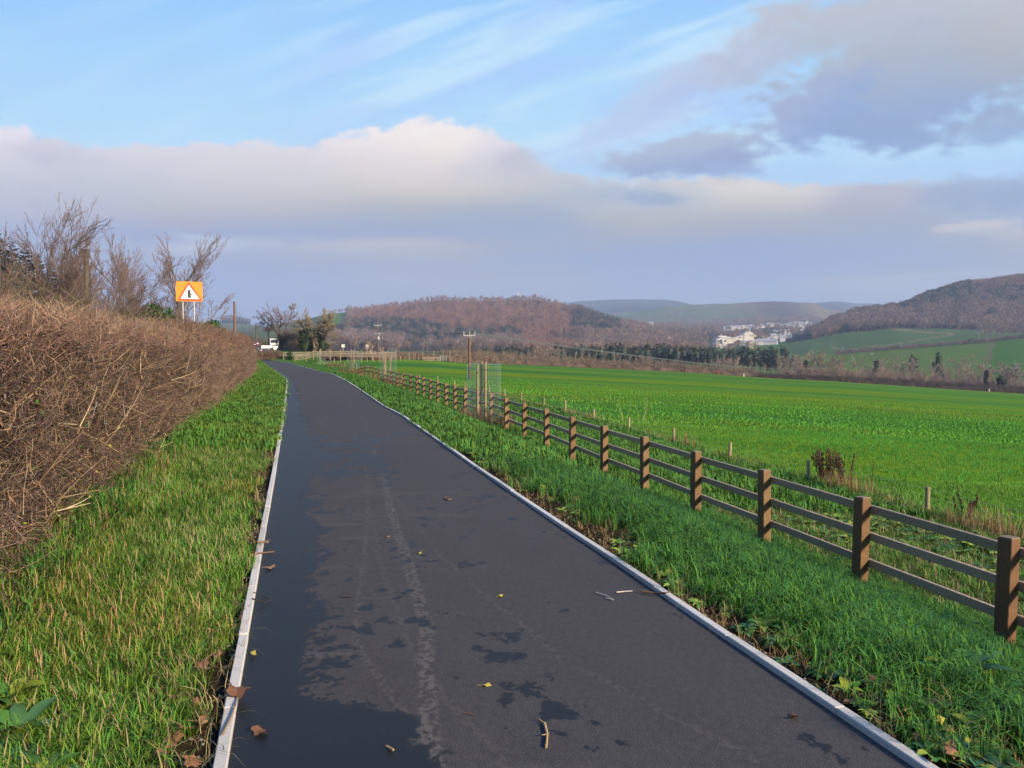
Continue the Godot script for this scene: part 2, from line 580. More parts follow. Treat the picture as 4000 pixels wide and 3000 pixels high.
func make_sky() -> Sky:
	for row: String in SKY_ROWS:
		var r := []
		for w in row.split(" "):
			r.append(Color(w))
		sky_cols.append(r)
	for b: Array in blobs:
		b[5] = Color(b[5])
		b[6] = Color(b[6])
		b.append(sin(deg_to_rad(b[4])))
		b.append(cos(deg_to_rad(b[4])))
	noise2.frequency = 0.008
	noise2.fractal_octaves = 5
	noise2.seed = 5
	noise3.frequency = 0.008
	noise3.fractal_octaves = 5
	noise3.seed = 23
	var W := 4096
	var im := Image.create(W, W / 2, false, Image.FORMAT_RGB8)
	im.fill(Color(0.42, 0.44, 0.46))
	var up := sky_block(720, 180, 0.0, 360.0, 0.0, 90.0) if false else sky_block(720, 180, -180.0, 180.0, 0.0, 90.0)
	up.resize(W, W / 4, Image.INTERPOLATE_CUBIC)
	# the picture's middle column looks backwards: swap halves
	im.blit_rect(up, Rect2i(W / 2, 0, W / 2, W / 4), Vector2i(0, 0))
	im.blit_rect(up, Rect2i(0, 0, W / 2, W / 4), Vector2i(W / 2, 0))
	var nx := int(40.0 / 360.0 * W)
	var ny := int(30.0 / 360.0 * W)
	var deg := 360.0 / W
	var fine := sky_block(nx * 2, ny, -nx * deg, nx * deg, 0.0, ny * deg)
	im.blit_rect(fine, Rect2i(nx, 0, nx, ny), Vector2i(0, W / 4 - ny))
	im.blit_rect(fine, Rect2i(0, 0, nx, ny), Vector2i(W - nx, W / 4 - ny))
	var m := PanoramaSkyMaterial.new()
	m.panorama = ImageTexture.create_from_image(im)
	var s := Sky.new()
	s.sky_material = m
	return s


func view_and_light() -> void:
	var cam := Camera3D.new()
	cam.name = "camera"
	add_child(cam)
	cam.position = EYE
	cam.rotation.x = -PITCH
	cam.fov = 2.0 * rad_to_deg(atan(CV / FL))
	cam.near = 0.1
	cam.far = 9000.0
	cam.current = true

	var sun := DirectionalLight3D.new()
	sun.name = "sun"
	sun.light_energy = 0.95
	sun.light_color = Color(1.0, 0.90, 0.76)
	sun.light_angular_distance = 9.0
	sun.shadow_enabled = true
	var el := deg_to_rad(24.0)
	var az := deg_to_rad(128.0)   # to the right of straight ahead and behind
	var to_sun := Vector3(sin(az) * cos(el), sin(el), -cos(az) * cos(el))
	add_child(sun)
	sun.look_at_from_position(Vector3.ZERO, -to_sun)

	var e := Environment.new()
	e.background_mode = Environment.BG_SKY
	e.sky = make_sky()
	e.background_energy_multiplier = 0.295
	e.tonemap_mode = Environment.TONE_MAPPER_LINEAR
	e.tonemap_exposure = 3.5
	e.sdfgi_enabled = true
	e.ssao_enabled = true
	e.ssil_enabled = true
	e.fog_enabled = true
	e.fog_light_color = Color(0.74, 0.84, 1.0)
	e.fog_density = 0.0002
	var we := WorldEnvironment.new()
	we.name = "world_environment"
	we.environment = e
	add_child(we)


func measure_ground() -> void:
	# path edges, read at path level
	var dl := []
	for p in [[492, 1659], [545, 1327], [572.7, 1162], [594, 1037], [612.7, 912], [618, 868], [622, 824], [614.7, 815], [596.7, 803], [581.7, 793.7], [569.7, 784.7]]:
		var w := on_level(p[0], p[1], 0.0)
		dl.append([-w.z, w.x])
	var dr := []
	for p in [[1954, 1644], [1659, 1444], [1485.7, 1327], [1325.7, 1215], [1200.7, 1132.5], [1050.7, 1028.7], [866, 898], [824, 876], [789, 851], [754, 827], [719, 809], [692.7, 803.5], [662.7, 795], [627, 784.7], [592, 778.7]]:
		var w := on_level(p[0], p[1], 0.0)
		dr.append([-w.z, w.x])
	left_pts = dl
	right_pts = dr
	for p in [[2004, 1052], [1746, 993.5], [1577.7, 955.5], [1455.7, 925], [1359, 902], [1283, 884], [1221, 866], [1175, 858], [1126, 848], [1090, 840], [1057, 833], [1004, 824], [982, 821]]:
		var w := on_level(p[0], p[1], -0.44)
		stake_pts.append([-w.z, w.x])
	stake_pts.append([54.0, -7.8])
	stake_pts.append([105.0, -21.8])
	stake_pts.append([118.0, -27.3])
	stake_u = [[690.0, 120.0], [722.0, 118.0], [760.0, 105.0]]
	for k in range(stake_pts.size() - 3, -1, -1):
		stake_u.append([CU + FL * stake_pts[k][1] / stake_pts[k][0], stake_pts[k][0]])
	stake_u.append([2400.0, 9.0])
	stake_u.append([2800.0, 7.6])
	stake_u.append([3600.0, 5.8])


# ---------- ground ----------
func land_color(x: float, d: float, y: float) -> Color:
	var u := bearing(x, d)
	var v := 750.0 - (y - EYE.y) / maxf(d, 1.0) * FL
	var nn := noise.get_noise_2d(x * 2.0, d * 2.0)
	var c: Color
	if d <= far_edge(u):
		var soil := Color(0.05, 0.036, 0.022)
		var lawn := Color(0.06, 0.10, 0.022)
		if d < 112.0 and x < lut(stake_pts, d):
			var gap := path_l(d) - x
			if gap > 0.0:
				if d > 100.0:
					return lawn
				var patch := smoothstep(-0.25, 0.35, noise.get_noise_2d(x * 60.0, d * 60.0))
				c = soil.lerp(lawn, patch * smoothstep(6.0, 16.0, d))
				return c
			var over := x - path_r(d)
			c = soil.lerp(Color(0.05, 0.10, 0.02), smoothstep(0.2, 1.0, over) * 0.7)
			return c.lerp(lawn, smoothstep(10.0, 30.0, d) * 0.8 * smoothstep(0.1, 0.5, over))
		# growing crop in drilled rows across the slope, thin and yellower in streaks
		var a := x * 0.985 + d * 0.17
		var b := -x * 0.17 + d * 0.985
		var s1 := noise.get_noise_2d(a * 0.9, b * 11.0)
		var s2 := noise.get_noise_2d(a * 0.35 + 700.0, b * 2.6)
		c = Color(0.105, 0.29, 0.032).lerp(Color(0.062, 0.20, 0.036), clampf(s1 * 2.4 + 0.4, 0.0, 1.0))
		c = c.lerp(Color(0.19, 0.31, 0.02), clampf(s2 * 2.4 - 0.05, 0.0, 0.85))
		var bare := smoothstep(0.33, 0.5, noise.get_noise_2d(a * 1.1 + 90.0, b * 7.0 + 40.0))
		c = c.lerp(Color(0.11, 0.11, 0.035), bare * 0.4)
		if d < 112.0:
			var off := x - lut(stake_pts, d)
			c = c.lerp(Color(0.12, 0.12, 0.05), smoothstep(0.8, 0.0, off))
		return c
	var wood := Color(0.075, 0.062, 0.05)
	if u < 700.0 and d < 400.0:
		c = Color(0.075, 0.165, 0.03)
		if d > 230.0:
			c = Color(0.11, 0.15, 0.06)
		return c
	if d < 330.0:
		return Color(0.09, 0.10, 0.045)
	if u > 1700.0 and d < 1250.0:
		if d < 605.0:
			c = Color(0.105, 0.21, 0.035).lerp(Color(0.13, 0.19, 0.05), clampf(nn + 0.4, 0.0, 1.0))
			if u > 2135.0 + (d - 500.0) * 0.1:
				c = Color(0.07, 0.19, 0.03)
			if absf(u - 2133.0 - (d - 500.0) * 0.1) < 5.0:
				c = Color(0.17, 0.17, 0.08)
			return c
		if d < 860.0:
			c = Color(0.10, 0.175, 0.06).lerp(Color(0.085, 0.16, 0.06), clampf(nn + 0.5, 0.0, 1.0))
			var line := lutc([[1790, 748], [1830, 756], [1900, 747], [1980, 736], [2060, 722]], u)
			if absf(v - line) < 1.1 and u > 1790.0 and u < 2060.0:
				c = Color(0.24, 0.22, 0.13)
			var sand := lutc([[1930, 711], [1990, 718], [2060, 721]], u)
			if absf(v - sand) < 1.6 + nn and u > 1925.0 and u < 2060.0:
				c = Color(0.24, 0.20, 0.13)
			return c
		return wood
	if d > 2250.0:
		if d > 3300.0:
			return Color(0.055, 0.07, 0.06)
		c = Color(0.13, 0.19, 0.07)
		var cell := noise3.get_noise_2d(u * 1.6, v * 6.0)
		c = c.lerp(Color(0.17, 0.2, 0.09), clampf(cell * 3.0 + 0.5, 0.0, 1.0))
		if u > 1560.0:
			var moor := smoothstep(1560.0, 1640.0, u + (v - 670.0) * -4.0)
			c = c.lerp(Color(0.20, 0.155, 0.09), moor * 0.8)
			var dark := smoothstep(26.0, 10.0, absf(v - 665.0 - (u - 1670.0) * 0.22)) * smoothstep(1620.0, 1650.0, u) * smoothstep(1740.0, 1705.0, u)
			c = c.lerp(Color(0.085, 0.075, 0.06), dark * 0.8)
		return c
	if u < 760.0:
		var cell := noise3.get_noise_2d(u * 2.0, d * 0.4)
		c = Color(0.125, 0.165, 0.06).lerp(Color(0.16, 0.18, 0.09), clampf(cell * 3.0 + 0.5, 0.0, 1.0))
		if u > 700.0 and v > 700.0:
			c = wood
		elif u > 704.0 and v < 698.0:
			c = Color(0.10, 0.21, 0.05)
		return c
	if d < 640.0 and u < 1150.0:
		return Color(0.10, 0.17, 0.06)
	if u > 1480.0 and d < 900.0:
		return Color(0.085, 0.19, 0.05)
	if u > 1400.0 and nn > 0.25:
		return Color(0.10, 0.15, 0.06)
	return wood

func sheet(xs: PackedFloat32Array, ds: PackedFloat32Array, polar: bool) -> ArrayMesh:
	var b := MB.new()
	var w := xs.size()
	var h := ds.size()
	for j in h:
		for i in w:
			var d := ds[j]
			var x := xs[i]
			if polar:
				x = (xs[i] - CU) / FL * d
			var y := ground_y(x, d)
			b.v.append(Vector3(x, y, -d))
			b.c.append(land_color(x, d, y))
			b.uv.append(Vector2(x, d))
	b.n.resize(w * h)
	for j in h:
		for i in w:
			var a := b.v[j * w + maxi(i - 1, 0)]
			var c := b.v[j * w + mini(i + 1, w - 1)]
			var e := b.v[maxi(j - 1, 0) * w + i]
			var f := b.v[mini(j + 1, h - 1) * w + i]
			var nn := (c - a).cross(f - e).normalized()
			b.n[j * w + i] = nn if nn.y > 0.0 else -nn
	for j in h - 1:
		for i in w - 1:
			var k := j * w + i
			b.ix.append_array([k, k + w, k + 1, k + 1, k + w, k + w + 1])
	return b.mesh()

func build_ground() -> void:
	var earth := mat("earth", Color.WHITE, 0.95, grain_texture(0.03, 0.55, 1.0, FastNoiseLite.TYPE_SIMPLEX_SMOOTH, 5, 1024), 0.45)
	earth.metallic_specular = 0.06
	var xs := PackedFloat32Array()
	var ds := PackedFloat32Array()
	var x := -96.0
	while x <= 96.0:
		xs.append(x)
		x += 0.3 if absf(x + 1.0) < 11.0 else (0.8 if absf(x) < 40.0 else 2.0)
	var d := -40.0
	while d < 112.0:
		ds.append(d)
		d += 0.35 if d > 1.5 and d < 30.0 else (0.8 if d < 60.0 and d > 0.0 else 1.4)
	ds.append(112.0)
	setting("ground", sheet(xs, ds, false), earth)
	xs = PackedFloat32Array()
	ds = PackedFloat32Array()
	var u := -500.0
	while u <= 2700.0:
		xs.append(u)
		u += 7.0 if u > 400.0 and u < 2260.0 else 30.0
	d = 112.0
	while d < 4900.0:
		ds.append(d)
		d *= 1.0 + (0.012 if d < 300.0 else (0.02 if d < 1400.0 else 0.035))
	setting("hills", sheet(xs, ds, true), earth)

func path_image(w: int, h: int, d0: float, d1: float) -> Image:
	# tarmac: dry grey, wet dark patches along the low left edge, dusty wheel marks. rgb colour, alpha is not used
	var im := Image.create(w, h, false, Image.FORMAT_RGBA8)
	var bytes := PackedByteArray()
	bytes.resize(w * h * 4)
	var k := 0
	for j in h:
		var d := d0 + (d1 - d0) * (j + 0.5) / h
		var edge := lutc([[0, 0.6], [2.9, 0.34], [3.3, 0.27], [3.6, 0.13], [4.2, 0.15], [5.0, 0.15], [6.0, 0.15], [7.5, 0.16], [9.0, 0.16], [10.5, 0.17], [13, 0.18], [18, 0.16], [30, 0.12], [60, 0.05]], d)
		var pool := smoothstep(9.5, 10.6, d) * smoothstep(14.8, 13.0, d)
		var xr := path_r(d)
		var xl := path_l(d)
		for i in w:
			var t := (i + 0.5) / w
			var x := (xl + (xr - xl) * t)
			var f1 := noise.get_noise_2d(x * 130.0, d * 100.0)
			var f2 := noise2.get_noise_2d(x * 620.0, d * 540.0)
			var f3 := noise3.get_noise_2d(x * 2600.0, d * 2200.0)
			var rag := f1 * 0.10 + f2 * 0.06 + f3 * 0.03
			var wet := smoothstep(0.012, -0.012, t - edge + rag)
			var spots := f2 * 0.55 + f1 * 0.5 + f3 * 0.2
			var near := lutc([[0.0, 0.10], [0.25, 0.05], [0.36, -0.08], [0.46, 0.05], [0.58, 0.03], [0.66, -0.12], [1.0, -0.10]], t)
			near *= lutc([[2.5, 1.3], [6.5, 0.9], [8.0, 0.5], [12.0, 0.6], [30.0, 0.2]], d)
			wet = maxf(wet, smoothstep(0.31, 0.34, spots + near))
			if pool > 0.0:
				wet = maxf(wet, smoothstep(0.06, 0.10, f2 * 0.5 + f1 * 0.6 + pool * lutc([[0.0, 0.35], [0.45, 0.22], [0.62, 0.02], [0.8, -0.2], [1, -0.3]], t) - 0.06))
			var g := 0.094 + 0.022 * f3 + 0.008 * f1 + 0.010 * noise.get_noise_2d(x * 9.0, d * 4.0)
			var col := Color(g * 0.98, g * 0.97, g * 1.04)
			# pale dust where wheels and feet have rolled
			var dust := 0.0
			for q: Array in [[[[0, 0.27], [3.0, 0.30], [4.5, 0.385], [7.5, 0.45], [10, 0.52], [16, 0.60]], 0.017, 0.62, 11.0], [[[0, 0.1], [3.2, 0.3], [4.2, 0.22], [6, 0.30], [9, 0.42], [14, 0.5]], 0.009, 0.3, 14.0], [[[0, 0.9], [3.0, 0.78], [4, 0.62], [6, 0.52], [9, 0.50], [14, 0.62], [24, 0.7]], 0.011, 0.2, 22.0], [[[0, 0.44], [3, 0.40], [4, 0.33], [6, 0.34], [9, 0.4]], 0.009, 0.2, 9.0]]:
				var cx := lutc(q[0], d) + 0.006 * f1
				var kx: float = (t - cx) / q[1]
				if absf(kx) < 1.6:
					dust = maxf(dust, q[2] * smoothstep(1.25, 0.6, absf(kx)) * clampf(0.45 + f3 * 2.6 + f2 * 1.3, 0.0, 1.0) * smoothstep(q[3] + 3.0, q[3], d))
			for q: Array in [[7.45, 0.06, 0.2, 0.8], [8.6, 0.05, 0.22, 0.92]]:
				var off: float = absf(d - q[0] - 0.10 * (t - 0.5) - f1 * 0.12) / q[1]
				dust = maxf(dust, 0.26 * smoothstep(1.6, 0.3, off) * smoothstep(q[2], q[2] + 0.1, t) * smoothstep(q[3], q[3] - 0.15, t) * clampf(0.6 + f3, 0.0, 1.0))
			dust = maxf(dust, 0.22 * smoothstep(0.34, 0.5, noise3.get_noise_2d(x * 90.0 + 70.0, d * 400.0)) * smoothstep(0.65, 0.3, t))
			col = col.lerp(Color(0.20, 0.195, 0.18), clampf(dust, 0.0, 0.8) * (1.0 - wet * 0.7))
			col = col.lerp(Color(0.016, 0.018, 0.021), wet * 0.92)
			var s := col.linear_to_srgb()
			bytes[k] = int(clampf(s.r, 0, 1) * 255.0)
			bytes[k + 1] = int(clampf(s.g, 0, 1) * 255.0)
			bytes[k + 2] = int(clampf(s.b, 0, 1) * 255.0)
			bytes[k + 3] = int(clampf(0.9 - 0.42 * wet + 0.04 * f3, 0.0, 1.0) * 255.0)
			k += 4
	im.set_data(w, h, false, Image.FORMAT_RGBA8, bytes)
	return im

func path_strip(d0: float, d1: float, step: float, tail: bool) -> ArrayMesh:
	var b := MB.new()
	var rows := []
	var d := d0
	while d < d1 - 0.01:
		rows.append([Vector3(path_l(d), 0, -d), Vector3(path_r(d), 0, -d), (d - d0) / (d1 - d0)])
		d += step
	rows.append([Vector3(path_l(d1), 0, -d1), Vector3(path_r(d1), 0, -d1), 1.0])
	if tail:
		var lp := [[569.7, 784.7], [557, 780.2], [520, 779.5], [440, 779]]
		var rp := [[612, 781.8], [592, 778.9], [545, 778.0], [440, 777.4]]
		for k in 4:
			rows.append([on_level(lp[k][0], lp[k][1], 0.0), on_level(rp[k][0], rp[k][1], 0.0), 1.0])
	for r: Array in rows:
		for e in 7:
			b.vert(r[0].lerp(r[1], e / 6.0) + Vector3(0, 0.012 * sin(PI * e / 6.0), 0), Vector3.UP, Color.WHITE, Vector2(e / 6.0, r[2]))
			b.uv2.append(Vector2(b.v[-1].x, b.v[-1].z) * 1.4)
	for j in rows.size() - 1:
		for e in 6:
			var k := j * 7 + e
			b.face(k, k + 7, k + 8)
			b.face(k, k + 8, k + 1)
	return b.mesh()

func build_path() -> void:
	var stone := grain_texture(0.16, 0.45, 1.0, FastNoiseLite.TYPE_SIMPLEX, 3, 512)
	for part_no in 2:
		var d0: float = [-8.0, 17.0][part_no]
		var d1: float = [17.0, 78.0][part_no]
		var im := path_image(420, 1700, 2.0, 17.0) if part_no == 0 else path_image(200, 420, 17.0, 78.0)
		var m := StandardMaterial3D.new()
		m.resource_name = "tarmac"
		var col := im.duplicate()
		col.convert(Image.FORMAT_RGB8)
		m.albedo_texture = ImageTexture.create_from_image(col)
		m.roughness = 1.0
		m.roughness_texture = ImageTexture.create_from_image(im)
		m.roughness_texture_channel = BaseMaterial3D.TEXTURE_CHANNEL_ALPHA
		m.metallic_specular = 0.3
		m.detail_enabled = true
		m.detail_albedo = stone
		m.detail_blend_mode = BaseMaterial3D.BLEND_MODE_MUL
		m.detail_uv_layer = BaseMaterial3D.DETAIL_UV_2
		if part_no == 0:
			m.uv1_scale = Vector3(1, 25.0 / 15.0, 1)
			m.uv1_offset = Vector3(0, -10.0 / 15.0, 0)
		setting("path", path_strip(d0, d1, 0.4 if part_no == 0 else 1.5, part_no == 1), m)

func build_kerbs() -> void:
	var concrete := mat("concrete", Color.WHITE, 0.85, grain_texture(0.06, 0.82, 1.0, FastNoiseLite.TYPE_SIMPLEX_SMOOTH, 5, 512), 2.2)
	for side in 2:
		var root := Node3D.new()
		root.name = ["left_kerb", "right_kerb"][side]
		add_child(root)
		root.set_meta("kind", "structure")
		root.set_meta("label", ["grey concrete edging along the left side of the path", "grey concrete edging along the right side of the path"][side])
		var d := -1.0
		var last := 78.0 if side == 0 else 88.0
		while d < last:
			var step := 0.88 if d < 26.0 else 2.6
			var x0 := path_l(d) if side == 0 else path_r(d)
			var x1 := path_l(d + step) if side == 0 else path_r(d + step)
			var s := -1.0 if side == 0 else 1.0
			var o := Vector3((x0 + x1) * 0.5 + s * 0.028, -0.055 + rng.randf_range(-0.004, 0.005), -(d + step * 0.5))
			var f := Vector3(x1 - x0, 0, -step)
			var len := f.length()
			var z := f.normalized()
			var xa := Vector3.UP.cross(z).normalized()
			var b := MB.new()
			var g := rng.randf_range(0.46, 0.58)
			b.box(o, Vector3(0.026, 0.085, len * 0.5 - (0.003 if step < 1.0 else 0.002)), Color(g, g * 0.985, g * 0.92), Basis(xa, Vector3.UP, z).rotated(Vector3.UP, rng.randf_range(-0.004, 0.004)), 0.004)
			part("kerbstone", b.mesh(), concrete, root)
			d += step


# ---------- fences ----------
var fence_posts := []

func wood_mat(called: String, scale := 5.0, rough := 0.75) -> StandardMaterial3D:
	var m := mat(called, Color.WHITE, rough, mats.get("wood_grain_holder").albedo_texture, 1.0)
	m.uv1_scale = Vector3(9.0, 1.1, 9.0) * scale / 5.0
	return m

func build_rail_fence() -> void:
	var holder := mat("wood_grain_holder", Color.WHITE, 0.8, grain_texture(0.035, 0.5, 1.0, FastNoiseLite.TYPE_SIMPLEX_SMOOTH, 5, 512), 1.0)
	var post_m := wood_mat("treated_post_wood", 4.0, 0.7)
	var rail_m := mat("rail_wood", Color.WHITE, 0.55, holder.albedo_texture, 1.0)
	rail_m.uv1_scale = Vector3(1.2, 9.0, 1.2)
	var tops := [[2180, 1162], [1863, 1075], [1651, 1016], [1504, 976], [1392, 944], [1305, 920.5], [1237, 901], [1180, 884], [1133, 871], [1094, 860], [1061, 851], [1032, 843.8], [1005, 837.5], [983, 833], [963.5, 828.3], [946, 823.5], [930, 819], [914.6, 815.2], [900.5, 812], [886.4, 809], [871.5, 806], [857.4, 803], [844.4, 800.5], [832, 798], [820, 795.5], [810, 793], [800, 791]]
	var root := thing("post_and_rail_fence", "low brown wooden post-and-rail fence with three rails running beside the path", "fence")
	var pts := []
	var p0 := on_level(2180, 1162, 0.27)
	var p1 := on_level(1863, 1075, 0.27)
	pts.append(p0 + (p0 - p1) * 1.9)
	pts.append(p0 + (p0 - p1) * 1.0)
	for t in tops:
		pts.append(on_level(t[0], t[1], 0.27))
	for t in [[790.7, 790.8, 58.5], [783.4, 791.3, 60.5], [778.5, 793.0, 62.5], [774.5, 795, 64.5]]:
		pts.append(at(t[0], t[1], t[2]))
	fence_posts = pts
	for k in pts.size():
		var a: Vector3 = pts[maxi(k - 1, 0)]
		var b: Vector3 = pts[mini(k + 1, pts.size() - 1)]
		var f := (b - a) * Vector3(1, 0, 1)
		var turn := atan2(f.x, f.z) + rng.randf_range(-0.05, 0.05) + (0.16 if k < 8 else 0.0)
		var m := MB.new()
		var g := rng.randf()
		var col := Color(0.19, 0.088, 0.032).lerp(Color(0.26, 0.15, 0.06), g)
		if k > 8 and k < 20:
			col = Color(0.24, 0.13, 0.05).lerp(Color(0.34, 0.21, 0.09), g)
		var basis := Basis(Vector3.UP, turn) * Basis(Vector3.RIGHT, rng.randf_range(-0.012, 0.012)) * Basis(Vector3.BACK, rng.randf_range(-0.012, 0.012))
		m.box(Vector3(0, -0.55, 0), Vector3(0.052, 0.55, 0.052), col, Basis.IDENTITY, 0.004)
		# weathered sloping top cut
		m.box(Vector3(0, 0.004, 0), Vector3(0.0475, 0.005, 0.0475), Color(0.30, 0.22, 0.13), Basis(Vector3.RIGHT, 0.05))
		var o := part("post", m.mesh(), post_m, root)
		o.transform = Transform3D(basis, pts[k])
	for k in pts.size() - 1:
		var a: Vector3 = pts[k]
		var b: Vector3 = pts[k + 1]
		var f := (b - a).normalized()
		var side := Vector3(-f.z, 0, f.x).normalized()   # towards the field
		for lv in 3:
			if lv == 2 and k > 24:
				continue
			var y: float = [-0.098, -0.350, -0.598][lv] + rng.randf_range(-0.006, 0.006)
			var o := (a + b) * 0.5 + side * 0.072 + Vector3(0, y, 0)
			var m := MB.new()
			var g := rng.randf_range(0.85, 1.15)
			m.box(Vector3.ZERO, Vector3((b - a).length() * 0.5 - 0.003, 0.036, 0.0185), Color(0.48 * g, 0.355 * g, 0.225 * g), Basis.IDENTITY, 0.003)
			var r := part("rail", m.mesh(), rail_m, root)
			r.transform = Transform3D(Basis(f, f.cross(side) * -1.0, side).orthonormalized() if f.cross(side).y < 0.0 else Basis(f, f.cross(side), -side).orthonormalized(), o)


func build_wire_fence() -> void:
	var stake_m := wood_mat("round_stake_wood", 6.0, 0.8)
	var wire_m := mat("galvanised_wire", Color(0.30, 0.32, 0.33), 0.45, null, 1.0, false)
	wire_m.metallic = 0.6
	var root := thing("wire_fence", "pale round wooden stakes strung with stock wire along the green field", "fence")
	var tops := []
	var first := on_level(2004, 1052, -0.44)
	var second := on_level(1746, 993.5, -0.44)
	tops.append(first + (first - second))
	for p in [[2004, 1052], [1746, 993.5], [1577.7, 955.5], [1455.7, 925], [1359, 902], [1283, 884], [1221, 866], [1175, 859], [1126, 848], [1090, 840], [1057, 834], [1030, 828], [1004, 824], [982, 821]]:
		tops.append(on_level(p[0], p[1], -0.44))
	for p in [[945, 819.5, 50.0], [906, 818.5, 51.0], [868, 817.4, 53.0], [846, 808, 60.0], [822, 799, 70.0], [795, 792, 80.0], [770, 787, 88.0], [745, 783, 96.0], [730, 780, 103.0]]:
		var w := at(p[0], p[1], p[2])
		tops.append(Vector3(w.x, ground_y(w.x, p[2]) + 0.6, w.z))
	for p in [[701, 782.5, 112.0], [706, 781.3, 113.0], [711, 779, 114.0], [715.7, 777.7, 115.0], [722, 774.2, 117.0], [735, 773.8, 118.0], [750, 773.6, 119.0], [766, 773.2, 120.0], [780, 772.8, 121.0], [793, 772.3, 122.0], [806, 772, 123.0], [819, 771.2, 125.0], [842.6, 770.5, 128.0], [865, 769.8, 135.0], [875, 769.7, 139.0], [885, 770, 142.0]]:
		tops.append(at(p[0], p[1], p[2]))
	for k in tops.size():
		var t: Vector3 = tops[k]
		var h := 0.62 if k < 15 else 0.75
		var m := MB.new()
		var g := rng.randf_range(0.8, 1.15)
		var r := 0.034 if k < 24 else 0.055
		m.tube(Vector3(0, -h - 0.25, 0), Vector3(0, 0, 0), r * 1.05, r, 9, Color(0.5 * g, 0.40 * g, 0.22 * g), true)
		var o := part("stake", m.mesh(), stake_m, root)
		o.transform = Transform3D(Basis(Vector3.RIGHT, rng.randf_range(-0.03, 0.03)) * Basis(Vector3.BACK, rng.randf_range(-0.03, 0.03)), t)
	var heights := [0.03, 0.14, 0.26, 0.36, 0.45, 0.53]
	for lv in heights.size():
		var m := MB.new()
		for k in 23:
			var a: Vector3 = tops[k] - Vector3(0, heights[lv], 0)
			var b: Vector3 = tops[k + 1] - Vector3(0, heights[lv], 0)
			var mid := (a + b) * 0.5 - Vector3(0, 0.012, 0)
			var r := 0.0016 if lv > 0 else 0.0022
			m.tube(a, mid, r, r, 3, Color.WHITE)
			m.tube(mid, b, r, r, 3, Color.WHITE)
		part("wire", m.mesh(), wire_m, root)
	var net := MB.new()
	for k in 8:
		var a: Vector3 = tops[k]
		var b: Vector3 = tops[k + 1]
		var n := int((b - a).length() / 0.16)
		for i in n:
			var p := a.lerp(b, (i + 0.5) / n)
			net.tube(p - Vector3(0, 0.14, 0), p - Vector3(0, 0.53, 0), 0.0012, 0.0012, 3, Color.WHITE)
	var o := part("netting", net.mesh(), wire_m, root)
	o.set_meta("kind", "stuff")


